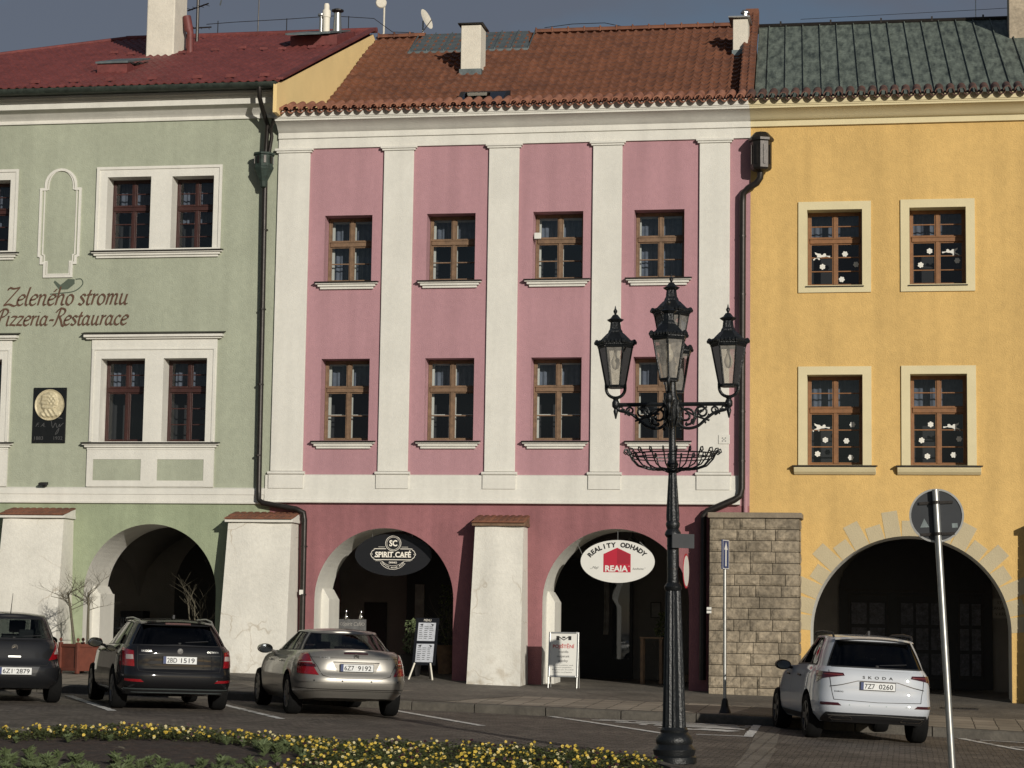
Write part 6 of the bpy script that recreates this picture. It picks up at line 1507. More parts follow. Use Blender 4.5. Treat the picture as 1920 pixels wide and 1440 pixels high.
def cabin(lo,hi,zlo,zhi,bk,glassmat_,paint,root,bow=.012,crown=.05,nv=6,frames=True,pillarB=(.5,),gap=(.09,.93)):
    """lo/hi: ring parameters; bk: breakpoints (y at rear corner lo,hi; x of rear and front ends of the side glass lo,hi; y at windscreen corner lo,hi)"""
    RL=superring(*lo); RH=superring(*hi); LL=arclen(RL); LH=arclen(RH)
    def findy(p,L_,y,rear):
        if rear:
            for i in range(len(p)-1):
                if p[i+1].y>=y: return L_[i]+(L_[i+1]-L_[i])*(y-p[i].y)/max(1e-9,(p[i+1].y-p[i].y))
        for i in range(len(p)-1,0,-1):
            if p[i-1].y>=y: return L_[i]-(L_[i]-L_[i-1])*(y-p[i].y)/max(1e-9,(p[i-1].y-p[i].y))
    def findx(p,L_,x):
        for i in range(len(p)-1):
            if p[i].x<=x<=p[i+1].x: return L_[i]+(L_[i+1]-L_[i])*(x-p[i].x)/max(1e-9,(p[i+1].x-p[i].x))
    bl=[0,findy(RL,LL,bk['ry'][0],1),findx(RL,LL,bk['sr'][0]),findx(RL,LL,bk['sf'][0]),findy(RL,LL,bk['fy'][0],0),LL[-1]]
    bh=[0,findy(RH,LH,bk['ry'][1],1),findx(RH,LH,bk['sr'][1]),findx(RH,LH,bk['sf'][1]),findy(RH,LH,bk['fy'][1],0),LH[-1]]
    cnt=[8,5,14,4,8]
    def col(k,t,v,sg,off=0):
        a=atlen(RL,LL,bl[k]+(bl[k+1]-bl[k])*t); b=atlen(RH,LH,bh[k]+(bh[k+1]-bh[k])*t)
        z0,z1=interp(a.x,zlo),interp(b.x,zhi); p=a.lerp(b,v); o=bow*math.sin(PI*v); d=Vector((p.x-(a.x*.2+.4),p.y*1.2,0)); 
        if d.length>1e-6: d.normalize()
        p=p+d*(o+off); p.z=z0+(z1-z0)*v; p.y*=sg; return p
    body=MB(); G0,G1=gap
    for sg in (1,-1):
        for k in range(5):
            n=cnt[k]
            if k in (0,2,4):
                body.grid(lambda u,v:col(k,u,v*G0,sg),n,1); body.grid(lambda u,v:col(k,u,G1+(1-G1)*v,sg),n,2)
            else: body.grid(lambda u,v:col(k,u,v,sg),n,nv*2)
    # roof
    cols=[]
    for k in range(5):
        for i in range(cnt[k]): cols.append(col(k,i/cnt[k],1,1))
    cols.append(col(4,1,1,1)); C=10; ids=[]
    for q in cols[1:-1]:
        L=[Vector((q.x,q.y*(1-2*c/C),q.z+crown*(1-(1-2*c/C)**2)**.9*min(1,q.y/.4))) for c in range(C+1)]; ids.append(len(body.v)); body.v+=[tuple(x) for x in L]
    for a,b in zip(ids,ids[1:]):
        for c in range(C): body.f.append((a+c,a+c+1,b+c+1,b+c)); body.mi.append(0)
    for a,e in ((ids[0],cols[0]),(ids[-1],cols[-1])):
        body.v.append(tuple(e)); kk=len(body.v)-1
        for c in range(C): body.f.append((a+c,a+c+1,kk)); body.mi.append(0)
    cb=body.build('cabin',paint,root,smooth=38)
    m=cb.modifiers.new('weld','WELD'); m.merge_threshold=.0015
    gr,gs,gf=glassmat_
    g=MB()
    for sg in (1,-1): g.grid(lambda u,v:col(0,u,G0+(G1-G0)*v,sg,-.004),8,5)
    g.build('rear_window',gr,root,smooth=40)
    g=MB()
    for sg in (1,-1): g.grid(lambda u,v:col(4,u,G0+(G1-G0)*v,sg,-.004),8,5)
    g.build('windscreen',gf,root,smooth=40)
    for sg in (1,-1):
        g=MB(); g.grid(lambda u,v:col(2,u,G0+(G1-G0)*v,sg,-.004),14,5); g.build('side_window',gs,root,smooth=40)
    g=MB()
    for sg in (1,-1):
        for b in pillarB: g.grid(lambda u,v:col(2,b-.022+.044*u,G0-.01+(G1-G0+.02)*v,sg,.003),2,5)
        e=.012
        g.grid(lambda u,v:col(2,u,G0-.02+.04*v,sg,.003),14,1); g.grid(lambda u,v:col(2,u,G1-.012+.03*v,sg,.003),14,1)
        g.grid(lambda u,v:col(2,-.02+.04*u,G0+(G1-G0)*v,sg,.003),1,5)
        g.grid(lambda u,v:col(0,.965+.045*u,G0-.01+(G1-G0+.02)*v,sg,.003),1,5)
        g.grid(lambda u,v:col(0,u,G0-.025+.045*v,sg,.003),8,1); g.grid(lambda u,v:col(0,u,G1-.02+.04*v,sg,.003),8,1)
    g.build('window_seal',M['blackplastic'],root,smooth=40)
    return col
def wheel(root,x,y,r,wd,m_rim,spokes=5):
    sg=1 if y>0 else -1; A=Matrix.Translation((x,y,r))@Matrix.Rotation(-sg*PI/2,4,'X')   # local +z points outwards
    q=MB(); rr=r*.66
    q.lathe([(rr*.3,-.02),(rr*.97,-.03),(rr,.0),(rr*1.02,.012),(rr*.96,.012),(rr*.93,-.02)],(0,0,0),28,A)
    for k in range(spokes):
        B=A@Matrix.Rotation(2*PI*k/spokes,4,'Z')
        for o in (-.12,.12): q.prism([(.03,-.035),(rr*.95,-.02+o*rr),(rr*.95,.02+o*rr),(.03,.035)],-.015,.008,'z',B)
    q.lathe([(.001,.014),(.05,.012),(.06,-.02)],(0,0,0),16,A); w_=q.build('wheel',m_rim,root,smooth=40)
    t=MB(); h=wd/2; t.lathe([(rr*1.0,-wd+.02),(r*.93,-wd+.0),(r*.985,-wd+.03),(r,-wd*.8),(r,-wd*.2+.0),(r*.985,-.01),(r*.93,.018),(rr*1.03,.012),(rr*.98,-.05),(rr*.98,-wd+.03)],(0,0,0),36,A); sub(t,'tyre',M['rubber'],w_,smooth=40)
    d=MB(); d.lathe([(.05,-.07),(rr*.75,-.07),(rr*.75,-.08),(.05,-.08)],(0,0,0),24,A); sub(d,'brake_disc',M['metal_dark'],w_)
def plate(root,s_,x,z,tilt=0,sticker=True):
    A=Matrix.Translation((x,0,z))@Matrix.Rotation(-PI/2,4,'Z')@Matrix.Rotation(R(tilt),4,'X')   # text plane faces -x
    q=MB(); q.box(-.268,.268,-.006,.006,-.062,.062,A); p_=q.build('number_plate',M['blackplastic'],root)
    q=MB(); q.box(-.26,.26,-.009,-.0065,-.055,.055,A); sub(q,'plate_face',M['plate'],p_)
    q=MB(); q.box(-.26,-.217,-.0105,-.0092,-.055,.055,A); sub(q,'blue_band',M['blue'],p_)
    q=MB(); a,b=s_.split(' '); textbox(q,a,-.125,-.037,-.0105,.075,.155,bold=.012,mx=A); textbox(q,b,.12,-.037,-.0105,.075,.215,bold=.012,mx=A); sub(q,'plate_number',M['ink'],p_)
    q=MB(); q.lathe([(.001,.0012),(.013,.0012),(.013,.0)],(0,0,0),12,A@Matrix.Translation((-.015,-.0092,.02))@RX); sub(q,'inspection_sticker',M['steel'],p_)
    return A
def lettering(root,s_,A,x,z,h,w_,m,name='badge_lettering',y=-.006,space=1):
    q=MB(); textbox(q,s_,x,z,y,h,w_,bold=.02,space=space); z0_=A.translation.z
    q.v=[tuple(c.pz(-v[0],z0_+v[2],.004)) for v in q.v]; return q.build(name,m,root)
def seats(root,xf,xb,w_,z0,zt):
    for sg in (1,-1):
        q=MB(); A=Matrix.Translation((xf,sg*w_*.42,z0))
        q.box(-.15,.35,-.25,.25,0,.14,A); B=A@Matrix.Translation((-.12,0,.1))@Matrix.Rotation(R(-14),4,'Y'); q.box(-.06,.06,-.24,.24,0,.50,B); q.box(-.04,.05,-.13,.13,.55,.74,B); q.tube([B@Vector((0,-.06,.5)),B@Vector((0,-.06,.56))],.01,5); q.tube([B@Vector((0,.06,.5)),B@Vector((0,.06,.56))],.01,5)
        q.build('front_seat',M['seat'],root,bevel=.03)
    q=MB(); A=Matrix.Translation((xb,0,z0)); q.box(-.05,.4,-w_*.8,w_*.8,0,.12,A); B=A@Matrix.Translation((-.06,0,.1))@Matrix.Rotation(R(-14),4,'Y'); q.box(-.05,.05,-w_*.8,w_*.8,0,.44,B)
    for sg in (1,-1): q.box(-.03,.04,sg*w_*.42-.12,sg*w_*.42+.12,.45,.60,B)
    q.build('rear_bench',M['seat'],root,bevel=.025)
    q=MB(); q.box(xf+.75,xf+1.15,-w_*.85,w_*.85,z0+.1,z0+.42); q.lathe([(.17,-.01),(.19,0),(.17,.01)],(0,0,0),20,Matrix.Translation((xf+.62,w_*.42,z0+.42))@Matrix.Rotation(R(65),4,'Y')); q.build('dashboard',M['seat'],root,bevel=.02)
def lowerbody(car,root,paint,wells,wr,wd=.34):
    mb=MB(); car.shell(mb)
    me=bpy.data.meshes.new('b'); me.from_pydata(mb.v,[],mb.f); 
    bm=bmesh.new(); bm.from_mesh(me); bmesh.ops.remove_doubles(bm,verts=bm.verts,dist=.0005); bmesh.ops.recalc_face_normals(bm,faces=bm.faces); bm.to_mesh(me); bm.free()
    o=bpy.data.objects.new('body',me); COL.objects.link(o); o.parent=root; me.materials.append(paint); me.materials.append(M['blackplastic'])
    c=MB()
    for x in wells:
        for sg in (1,-1):
            w_=1.2; c.lathe([(wr,-wd),(wr,.4)],(0,0,0),36,Matrix.Translation((x,sg*.72,wr*.93))@Matrix.Rotation(-sg*PI/2,4,'X'))
    cm=bpy.data.meshes.new('c'); cm.from_pydata(c.v,[],c.f); bm=bmesh.new(); bm.from_mesh(cm); bmesh.ops.recalc_face_normals(bm,faces=bm.faces); bm.to_mesh(cm); bm.free()
    cm.materials.append(M['blackplastic'])
    co_=bpy.data.objects.new('cut',cm); COL.objects.link(co_); co_.parent=root
    m=o.modifiers.new('b','BOOLEAN'); m.object=co_; m.operation='DIFFERENCE'; m.solver='EXACT'; m.material_mode='TRANSFER'
    dg=bpy.context.evaluated_depsgraph_get(); dg.update(); new=bpy.data.meshes.new_from_object(o.evaluated_get(dg)); o.modifiers.clear(); o.data=new; bpy.data.objects.remove(co_)
    new.shade_smooth(); new.set_sharp_from_angle(angle=R(35)); return o
def mirror(root,x,y,z,m,sg,glass=True):
    q=MB(); A=Matrix.Translation((x,sg*y,z)); q.grid(lambda u,v:A@Vector((-.045+.10*math.sin(PI*v)*(1)-.0,sg*(.11*math.cos(2*PI*u)),.075*math.sin(2*PI*u))) if 0 else A@Vector(((-.05 if v<.5 else .06*math.sin(PI*v)),sg*(.12*(1 if v<.3 else 1.05 if v<.6 else .6)*math.cos(2*PI*u)),.078*(1 if v<.3 else 1.05 if v<.6 else .6)*math.sin(2*PI*u))),20,4)
    q.tube([A@Vector((0,-sg*.10,-.03)),A@Vector((.03,-sg*.22,-.06))],.025,6); o=q.build('door_mirror',m,root,smooth=60)
    g=MB(); g.add([A@Vector((-.048,sg*.105*math.cos(2*PI*k/20),.066*math.sin(2*PI*k/20))) for k in range(20)],[tuple(range(20))]); sub(g,'mirror_glass',M['mirror'],o)
# ---- paint
P_white=mat('white_car_paint',(.44,.465,.50),.5,0,0,coat=1,spec=.3); P_silver=mat('silver_beige_car_paint',(.285,.272,.245),.40,.6,.05,40,coat=.7)
P_black=mat('black_car_paint',(.006,.006,.007),.6,0,0,coat=.8,spec=.1); P_dark=mat('dark_grey_car_paint',(.010,.0105,.012),.6,0,0,coat=.8,spec=.15)
def carthing(name,label,x,y,a): # a: heading, degrees to the left of the facade normal; (x,y): middle of the rear axle
    t=thing(name,label,'car',(x,y,zroad(x)),R(90+a)); 
    # follow the fall of the road
    sx=(zroad(x+1)-zroad(x-1))/2; h=R(90+a); t.rotation_euler=(math.atan(sx*math.cos(h+PI/2)),-math.atan(sx*math.cos(h)),h); return t
def rearwiper(root,x,z): 
    q=MB(); q.tube([(x,0,z),(x+.005,-.05,z+.02),(x+.01,-.45,z+.05)],.008,5); q.lathe([(.03,-.01),(.03,.02)],(x,0,z),10); q.build('rear_wiper',M['blackplastic'],root)
# ---------- white SUV
t=carthing('parked_car','white crossover car with black roof rails parked in front of the yellow arch',-.62,34.35,13)
Lw=4.38; xr=-.90; 
c=Car([(0,(xr+.16,3.36,.80,7,4)),(.12,(xr+.03,3.44,.885,7,4)),(.28,(xr-.02,3.47,.915,7,4)),(.38,(xr-.01,3.47,.92,7,4)),(.52,(xr+.045,3.45,.92,7,4)),(.72,(xr+.05,3.38,.905,7,4)),(.9,(xr+.075,3.26,.885,6.5,4)),(1.0,(xr+.14,3.1,.84,6,4))],
      [(-1,.30),(0,.27),(2.6,.24),(3.5,.26)],[(-1,1.12),(.5,1.10),(1.9,1.05),(2.5,1.0),(3.2,.90),(3.5,.80)])
c.crown=.02
lowerbody(c,t,P_white,(0,2.64),.385)
col=cabin((xr+.10,2.35,.83,5.5,3.2),(xr+.42,1.05,.64,5,4),[(-1,1.08),(.5,1.08),(1.9,1.03),(2.6,1.0)],[(-1,1.515),(.2,1.565),(1.2,1.545)],
   {'ry':(.735,.555),'sr':(-.22,.05),'sf':(1.55,.92),'fy':(.72,.55)},(M['carglass_dark'],M['carglass_dark'],M['carglass']),P_white,t,crown=.045,pillarB=(.24,.62))
# spoiler lip
q=MB(); q.grid(lambda u,v:(xr+.33+.10*v+.05*abs(2*u-1)**3,(2*u-1)*.60,1.525+.045*(1-(2*u-1)**2)+.014-.028*(1-v)),16,3); q.build('roof_spoiler',P_white,t,smooth=50)
for sg in (1,-1):
    q=MB(); q.tube([(-.38,sg*.60,1.56),(-.30,sg*.605,1.612),(.3,sg*.62,1.63),(1.0,sg*.60,1.61),(1.12,sg*.59,1.57)],.018,8); q.build('roof_rail',M['steel'] if 0 else M['blackplastic'],t,smooth=60)
q=MB(); q.prism([(-.1,1.60),(.08,1.60),(-.06,1.67),(-.10,1.67)],-.015,.015,'y'); q.build('aerial_fin',M['blackplastic'],t)
for x in (0,2.64):
    for sg in (1,-1): wheel(t,x,sg*.905,.335,.215,M['rim'] if 0 else mat('dark_alloy',(.06,.06,.06),.35,.8,0),5)
for sg in (1,):
    q=MB(); c.patch(q,[(.50,.985),(.86,.93),(.90,1.03),(.52,1.025)],.008,14,4); c.patch(q,[(.86,.93),(1.04,.865),(1.08,1.04),(.90,1.03)],.008,10,4)
    o=q.build('tail_lamp',M['lampdark'],t)
    q=MB(); c.patch(q,[(-.50,.985),(-.86,.93),(-.90,1.03),(-.52,1.025)],.008,14,4); c.patch(q,[(-.86,.93),(-1.04,.865),(-1.08,1.04),(-.90,1.03)],.008,10,4); q.build('tail_lamp',M['lampdark'],t)
for sg in (1,-1):
    q=MB(); 
    for s0,s1,z in ((.53,.84,.995),(.86,1.05,.955)): c.line(q,[(sg*s0,z+.004),(sg*s1,z)],.014,.011)
    q.build('light_strip',mat('pale_red_lens',(.14,.03,.03),.2,0,0),t)
    q=MB(); c.patch(q,[(sg*.55,.545),(sg*.92,.545),(sg*.90,.585),(sg*.60,.585)],.006,10,2); q.build('reflector',M['lampdark'],t)
A=plate(t,'7Z7 0260',xr+.028,.85,2)
lettering(t,'SKODA',A,.0,.105,.042,.46,M['ink'],y=-.03,space=2.0); lettering(t,'KAROQ',A,-.58,-.11,.022,.13,M['ink'],y=-.0)
q=MB(); c.line(q,[(.0,.918),(.30,.918),(.55,.85),(.72,.82)],.012,.004,True); c.line(q,[(.74,1.06),(.70,.82),(.66,.63),(.0,.61)],.008,.003,True); q.build('tailgate_gap',M['metal_dark'],t)
q=MB(); c.patch(q,[(-.62,.30),(.62,.30),(.78,.44),(-.78,.44)],.010,24,4); c.patch(q,[(.62,.285),(.96,.30),(.92,.34),(.78,.44)],.010,8,4); c.patch(q,[(-.62,.285),(-.96,.30),(-.92,.34),(-.78,.44)],.010,8,4)
bo=q.build('bumper_diffuser',M['blackplastic'],t)
for sg in (1,-1):
    q=MB(); c.line(q,[(sg*.36,.355),(sg*.40,.39),(sg*.66,.40),(sg*.72,.37),(sg*.66,.345),(sg*.40,.345),(sg*.36,.355)],.010,.016); q.build('exhaust_trim',M['chrome'],t)
q=MB(); c.line(q,[(-.74,.405),(0,.425),(.74,.405)],.010,.015); q.build('bumper_trim',M['steel'],t)
q=MB()
for s_ in (.12,.42): c.line(q,[(s_,.56),(s_+.018,.56)],.018,.005,True)
q.build('parking_sensor',M['zinc'],t)
mirror(t,1.52,1.02,1.06,M['blackplastic'],1); mirror(t,1.52,1.02,1.06,M['blackplastic'],-1)
def doorlines(c,t,xs,sills,cladding=None,handles=(),zlo=.42,zhi=1.04):
    def sx(x,z):
        # arc length on the ring where the side reaches x
        v=max(0,min(1,(z-interp(x,c.zb))/(interp(x,c.zt)-interp(x,c.zb)))); p,L_=c.ring(v)
        for i in range(len(p)//6,len(p)-1):
            if p[i].x<=x<=p[i+1].x: return L_[i]+(L_[i+1]-L_[i])*(x-p[i].x)/max(1e-9,p[i+1].x-p[i].x)
        return 1
    q=MB()
    for x0,x1 in xs:
        for sg in (1,-1):
            for k in range(8):
                z0=zlo+(zhi-zlo)*k/8; z1=zlo+(zhi-zlo)*(k+1)/8; a=x0+(x1-x0)*k/8; b=x0+(x1-x0)*(k+1)/8; c.line(q,[(sg*sx(a,z0),z0),(sg*sx(b,z1),z1)],.008,.003,n=1)
    q.build('door_gap',M['metal_dark'],t)
    for x,z in handles:
        for sg in (1,-1):
            h=MB(); a,b=c.pz(sg*sx(x,z),z,.02),c.pz(sg*sx(x+.2,z+.01),z+.01,.02); h.tube([a,(a+b)/2+Vector((0,sg*.02,0)),b],.014,6); h.build('door_handle',t.get('_h') and M['chrome'] or M['metal_dark'],t)
    if cladding:
        for sg in (1,-1):
            q=MB(); n=16; x0,x1=sills; 
            q.grid(lambda u,v:c.pz(sg*sx(x0+(x1-x0)*u,cladding[0]+(cladding[1]-cladding[0])*v),cladding[0]+(cladding[1]-cladding[0])*v,.006),n,2)
            q.build('sill_cladding',M['blackplastic'],t)
doorlines(c,t,[(.42,.30),(1.33,1.36),(2.22,2.15)],(.42,2.2),(.27,.36),[(.55,.93),(1.5,.92)])
seats(t,1.25,.35,.75,.62,1.5); rearwiper(t,xr+.155,1.14)
q=MB(); q.box(xr+.5,2.9,-.6,.6,.29,.36); q.build('underbody',M['blackplastic'],t)
# ---------- silver saloon
t=carthing('parked_car','silver beige four-door saloon with its rear towards us below the black oval café sign',-8.94,34.55,26)
xr=-1.12
c=Car([(0,(xr+.14,3.55,.78,6,4)),(.14,(xr+.02,3.62,.88,6,4)),(.30,(xr-.03,3.66,.905,6,4)),(.46,(xr-.02,3.66,.91,6,4)),(.54,(xr+.03,3.64,.91,6,4)),(.75,(xr+.05,3.56,.895,5.5,4)),(.92,(xr+.09,3.4,.86,5,4)),(1.0,(xr+.17,3.2,.79,4.6,4))],
      [(-1.2,.33),(0,.22),(2.8,.2),(3.7,.24)],[(-1.2,1.035),(-.6,1.04),(.5,1.0),(1.9,.97),(2.6,.93),(3.3,.84),(3.7,.74)])
c.crown=.035
lowerbody(c,t,P_silver,(0,2.85),.37)
col=cabin((xr+.62,2.42,.80,3.6,3.0),(xr+1.18,1.12,.60,3.6,3.4),[(-1,1.035),(-.3,1.02),(1.9,.96),(2.6,.92)],[(-.2,1.295),(.4,1.335),(1.2,1.31)],
   {'ry':(.70,.50),'sr':(-.06,.20),'sf':(1.72,.98),'fy':(.70,.52)},(M['carglass'],M['carglass'],M['carglass_light']),P_silver,t,crown=.045,pillarB=(.20,.60),bow=.02,gap=(.06,.93))
for x in (0,2.85):
    for sg in (1,-1): wheel(t,x,sg*.885,.325,.205,M['rim'],7)
for sg in (1,-1):
    q=MB(); c.patch(q,[(sg*.60,.665),(sg*1.10,.675),(sg*1.12,.90),(sg*.78,.965)],.008,14,6); c.patch(q,[(sg*.78,.965),(sg*1.12,.90),(sg*1.02,.975),(sg*.84,1.0)],.008,8,2); o=q.build('tail_lamp',M['lampred'],t)
    q=MB(); c.patch(q,[(sg*.63,.785),(sg*1.08,.785),(sg*1.08,.83),(sg*.66,.83)],.011,10,2); sub(q,'dark_band',M['lampdark'],o)
    q=MB(); c.line(q,[(sg*.70,.855),(sg*1.06,.85)],.012,.012); sub(q,'pale_band',M['lampclear'],o)
# plate recess with its own frame: flat patch, shade painted as darker silver
q=MB(); c.patch(q,[(-.30,.70),(.30,.70),(.37,.86),(-.37,.86)],.003,14,4); q.build('plate_recess',mat('shaded_silver',(.085,.08,.07),.4,.6,0),t)
A=plate(t,'6Z7 9192',xr-.0,.785,3)
q=MB(); c.line(q,[(-.37,.868),(.37,.868)],.016,.006); q.build('chrome_strip',M['metal_dark'],t)
q=MB(); c.line(q,[(0,.93),(.78,.935)],.005,.004,True); c.line(q,[(.80,1.0),(.62,.80),(.54,.66),(.40,.625),(0,.62)],.008,.004,True); q.build('boot_gap',M['metal_dark'],t)
q=MB(); c.line(q,[(-.19,1.0),(.19,1.0)],.020,.010); q.build('high_brake_lamp',M['lampdark'],t)
q=MB(); pc=c.pz(0,.955,.012); Bm=Matrix.Translation(pc)@Matrix.Rotation(-PI/2,4,'Z')@Matrix.Rotation(R(14),4,'X')
q.lathe([(.034,-.004),(.043,-.004),(.043,.004),(.034,.004),(.034,-.004)],(0,0,0),24,Bm@RX)
for a in (90,210,330): q.tube([Bm@Vector((0,0,0)),Bm@Vector((.038*math.cos(R(a)),0,.038*math.sin(R(a))))],[.008,.002],5)
q.build('star_badge',M['chrome'],t)
lettering(t,'E 220',A,-.50,.135,.026,.16,M['steel'],y=-.055); lettering(t,'CDI',A,.56,.135,.022,.09,M['steel'],y=-.04)
q=MB(); c.patch(q,[(-1.3,.555),(1.3,.555),(1.3,.60),(-1.3,.60)],.012,60,3); q.build('bumper_strip',P_silver,t,smooth=40)
q=MB(); c.line(q,[(-1.25,.45),(1.25,.45)],.010,.003,n=40); c.line(q,[(-.9,.40),(-.55,.425),(.55,.425),(.9,.40)],.006,.004); q.build('bumper_crease',M['metal_dark'],t)
q=MB()
for s_ in (.22,.66): c.line(q,[(s_,.578),(s_+.022,.578)],.022,.015,True)
q.build('parking_sensor',M['blackplastic'],t)
mirror(t,1.62,1.0,1.0,P_silver,1); mirror(t,1.62,1.0,1.0,P_silver,-1)
t['_h']=1; doorlines(c,t,[(.36,.34),(1.32,1.30),(2.32,2.2)],(.45,2.3),None,[(.52,.83),(1.5,.82)],.30,.98); del t['_h']
seats(t,1.3,.35,.74,.48,1.4)
q=MB(); q.box(xr+.5,3.1,-.6,.6,.27,.34); q.build('underbody',M['blackplastic'],t)
# ---------- black estate
t=carthing('parked_car','glossy black estate car with roof rails parked in front of the green arch',-11.60,33.8,28)
xr=-1.02
c=Car([(0,(xr+.13,3.4,.80,7,4)),(.14,(xr+.01,3.5,.885,7,4)),(.32,(xr-.03,3.53,.905,7,4)),(.42,(xr-.02,3.53,.907,7,4)),(.50,(xr+.03,3.5,.907,7,4)),(.72,(xr+.035,3.42,.895,7,4)),(.9,(xr+.05,3.3,.88,6.5,4)),(1.0,(xr+.10,3.1,.835,6,4))],
      [(-1.1,.30),(0,.2),(2.7,.19),(3.5,.22)],[(-1.1,1.03),(.5,1.0),(1.9,.97),(2.6,.93),(3.2,.84),(3.5,.74)])
c.crown=.02
lowerbody(c,t,P_black,(0,2.68),.365)
col=cabin((xr+.075,2.35,.825,5.5,3.2),(xr+.42,1.05,.62,5,3.6),[(-1.1,1.01),(.5,.985),(1.9,.95),(2.6,.92)],[(-.8,1.35),(.2,1.395),(1.2,1.375)],
   {'ry':(.735,.55),'sr':(-.42,-.20),'sf':(1.62,.95),'fy':(.72,.54)},(M['carglass_dark'],M['carglass'],M['carglass_light']),P_black,t,crown=.045,pillarB=(.22,.58),gap=(.05,.94))
for sg in (1,-1):
    q=MB(); q.tube([(-.50,sg*.57,1.365),(-.38,sg*.575,1.405),(.2,sg*.59,1.435),(1.0,sg*.58,1.415),(1.12,sg*.57,1.375)],.014,8); q.build('roof_rail',M['steel'],t,smooth=60)
q=MB(); q.grid(lambda u,v:(xr+.36+.10*v+.05*abs(2*u-1)**3,(2*u-1)*.58,1.36+.045*(1-(2*u-1)**2)+.014-.028*(1-v)),16,3); q.build('roof_spoiler',P_black,t,smooth=50)
q=MB(); q.box(xr+.37,xr+.40,-.20,.20,1.345,1.372); q.build('high_brake_lamp',M['lampdark'],t)
q=MB(); q.prism([(-.2,1.435),(-.05,1.44),(-.17,1.495),(-.20,1.495)],-.015,.015,'y'); q.build('aerial_fin',M['blackplastic'],t)
for x in (0,2.68):
    for sg in (1,-1): wheel(t,x,sg*.89,.32,.205,M['rim'],5)
for sg in (1,-1):
    q=MB(); c.patch(q,[(sg*.70,.69),(sg*1.0,.70),(sg*1.06,.975),(sg*.73,.93)],.008,12,6); o=q.build('tail_lamp',M['lampred'] if sg>0 else M['lampred'],t)
    q=MB(); c.patch(q,[(sg*.72,.80),(sg*.88,.80),(sg*.89,.87),(sg*.73,.87)],.011,8,3); sub(q,'reversing_lamp',M['lampclear'],o)
    q=MB(); c.patch(q,[(sg*.55,.455),(sg*.92,.465),(sg*.92,.50),(sg*.60,.495)],.006,10,2); q.build('reflector',M['lampred'],t)
A=plate(t,'2BD 1519',xr+.012,.80,2)
q=MB(); c.line(q,[(-.64,.875),(.64,.875)],.014,.005,n=20); c.line(q,[(.66,1.0),(.655,.69),(.63,.62),(0,.60)],.008,.004,True); q.build('tailgate_gap',M['ink'],t)
q=MB(); pc=c.pz(0,.935,.01); Bm=Matrix.Translation(pc)@Matrix.Rotation(-PI/2,4,'Z')@Matrix.Rotation(R(8),4,'X'); q.lathe([(.001,.008),(.044,.006),(.046,0),(.001,0)],(0,0,0),24,Bm@RX); q.build('round_badge',M['chrome'],t)
lettering(t,'SKODA',A,-.52,.12,.028,.17,M['steel'],y=-.012); lettering(t,'OCTAVIA',A,.52,.12,.026,.19,M['steel'],y=-.012)
q=MB(); c.line(q,[(-.95,.355),(.95,.355)],.020,.012,n=30); c.line(q,[(-.75,.30),(.75,.30)],.014,.012,n=30); q.build('bumper_trim',M['zinc'],t)
q=MB(); c.patch(q,[(-.9,.245),(.9,.245),(1.0,.35),(-1.0,.35)],.006,30,3); q.build('bumper_diffuser',M['blackplastic'],t)
mirror(t,1.56,1.0,1.0,P_black,1); mirror(t,1.56,1.0,1.0,P_black,-1)
doorlines(c,t,[(.40,.28),(1.33,1.34),(2.22,2.14)],(.42,2.2),None,[(.52,.88),(1.48,.87)],.30,.97)
seats(t,1.25,.30,.74,.50,1.4); rearwiper(t,xr+.14,1.05)
q=MB(); q.box(xr+.5,2.9,-.6,.6,.27,.34); q.build('underbody',M['blackplastic'],t)
# ---------- dark grey hatchback cut by the left edge
t=carthing('parked_car','dark grey small hatchback with a whip aerial at the far left',-14.45,34.05,33)
xr=-.66
c=Car([(0,(xr+.12,3.1,.74,5.5,4)),(.14,(xr+.0,3.2,.83,5.5,4)),(.32,(xr-.04,3.24,.852,5.5,4)),(.44,(xr-.02,3.23,.855,5.5,4)),(.54,(xr+.05,3.2,.852,5,4)),(.75,(xr+.08,3.1,.84,5,4)),(.92,(xr+.12,2.9,.815,5,4)),(1.0,(xr+.18,2.7,.77,4.6,4))],
      [(-1,.30),(0,.2),(2.5,.19),(3.2,.22)],[(-1,1.05),(.5,1.0),(1.7,.97),(2.3,.93),(2.9,.84),(3.2,.74)])
c.crown=.03
lowerbody(c,t,P_dark,(0,2.51),.35)
col=cabin((xr+.14,2.2,.77,4.2,3.2),(xr+.50,1.0,.60,4.2,3.6),[(-1,1.03),(.5,.985),(1.7,.95),(2.4,.92)],[(-.5,1.36),(.2,1.42),(1.2,1.40)],
   {'ry':(.66,.50),'sr':(-.10,.1),'sf':(1.5,.85),'fy':(.66,.5)},(M['carglass_light'],M['carglass'],M['carglass_light']),P_dark,t,crown=.05,pillarB=(.48,),gap=(.08,.92))
for x in (0,2.51):
    for sg in (1,-1): wheel(t,x,sg*.835,.30,.19,M['rim'],6)
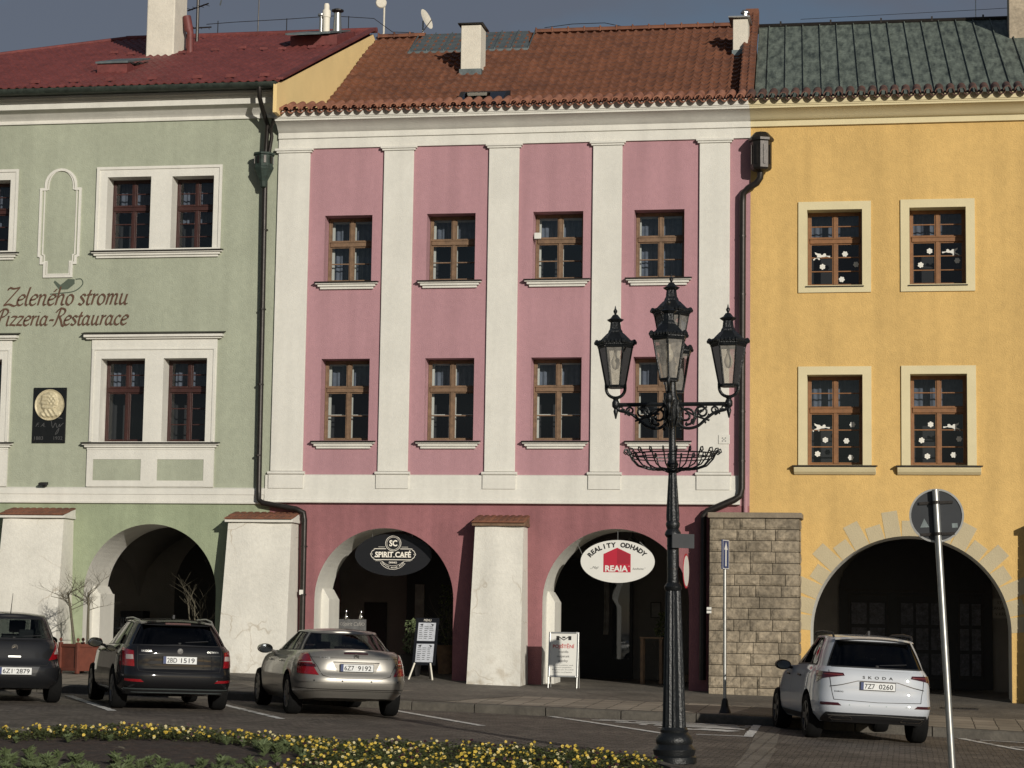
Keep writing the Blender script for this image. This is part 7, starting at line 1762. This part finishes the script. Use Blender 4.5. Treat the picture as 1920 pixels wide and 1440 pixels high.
for sg in (1,-1):
    q=MB(); c.patch(q,[(sg*.56,.70),(sg*.93,.745),(sg*.96,.92),(sg*.72,.90)],.008,10,5); c.patch(q,[(sg*.72,.90),(sg*.96,.92),(sg*.90,1.02),(sg*.80,1.02)],.008,8,3); o=q.build('tail_lamp',M['lampred'],t)
    q=MB(); c.patch(q,[(sg*.68,.80),(sg*.84,.80),(sg*.84,.89),(sg*.76,.885)],.011,6,3); sub(q,'reversing_lamp',M['lampclear'],o)
A=plate(t,'6Z1 2879',xr-.075,.53,4)
q=MB(); pc=c.pz(0,.90,.01); Bm=Matrix.Translation(pc)@Matrix.Rotation(-PI/2,4,'Z')@Matrix.Rotation(R(14),4,'X'); q.lathe([(.040,-.004),(.052,-.004),(.052,.006),(.040,.006),(.040,-.004)],(0,0,0),24,Bm@RX); q.prism([(-.05,-.006),(.02,.002),(-.02,.012),(.05,.014),(-.02,.02),(.01,.004)],-.004,.004,'y',Bm); q.build('round_badge',M['chrome'],t)
q=MB(); c.line(q,[(-.10,.755),(.10,.755)],.022,.010); q.build('handle_strip',M['steel'],t)
q=MB(); c.line(q,[(0,1.01),(.70,1.01)],.008,.004,True); c.line(q,[(.62,.72),(.52,.62),(0,.60)],.008,.004,True); c.line(q,[(.42,.60),(.34,.45),(0,.44)],.007,.004,True); q.build('tailgate_gap',M['ink'],t)
q=MB(); c.patch(q,[(-.33,.455),(.33,.455),(.40,.60),(-.40,.60)],.002,14,3); q.build('plate_recess',mat('grey_recess',(.07,.07,.07),.3,.3,0,coat=1),t)
q=MB(); q.tube([(xr+.62,0,1.44),(xr+.50,0,1.77)],[.008,.003],6); q.build('whip_aerial',M['metal_black'],t)
mirror(t,1.42,.95,.99,P_dark,1); mirror(t,1.42,.95,.99,P_dark,-1)
doorlines(c,t,[(.55,.25),(1.9,1.95)],(.42,2.0),None,[(.7,.87)],.30,.97)
seats(t,1.15,.25,.68,.50,1.4); rearwiper(t,xr+.20,1.05)
q=MB(); q.box(xr+.5,2.7,-.55,.55,.27,.34); q.build('underbody',M['blackplastic'],t)
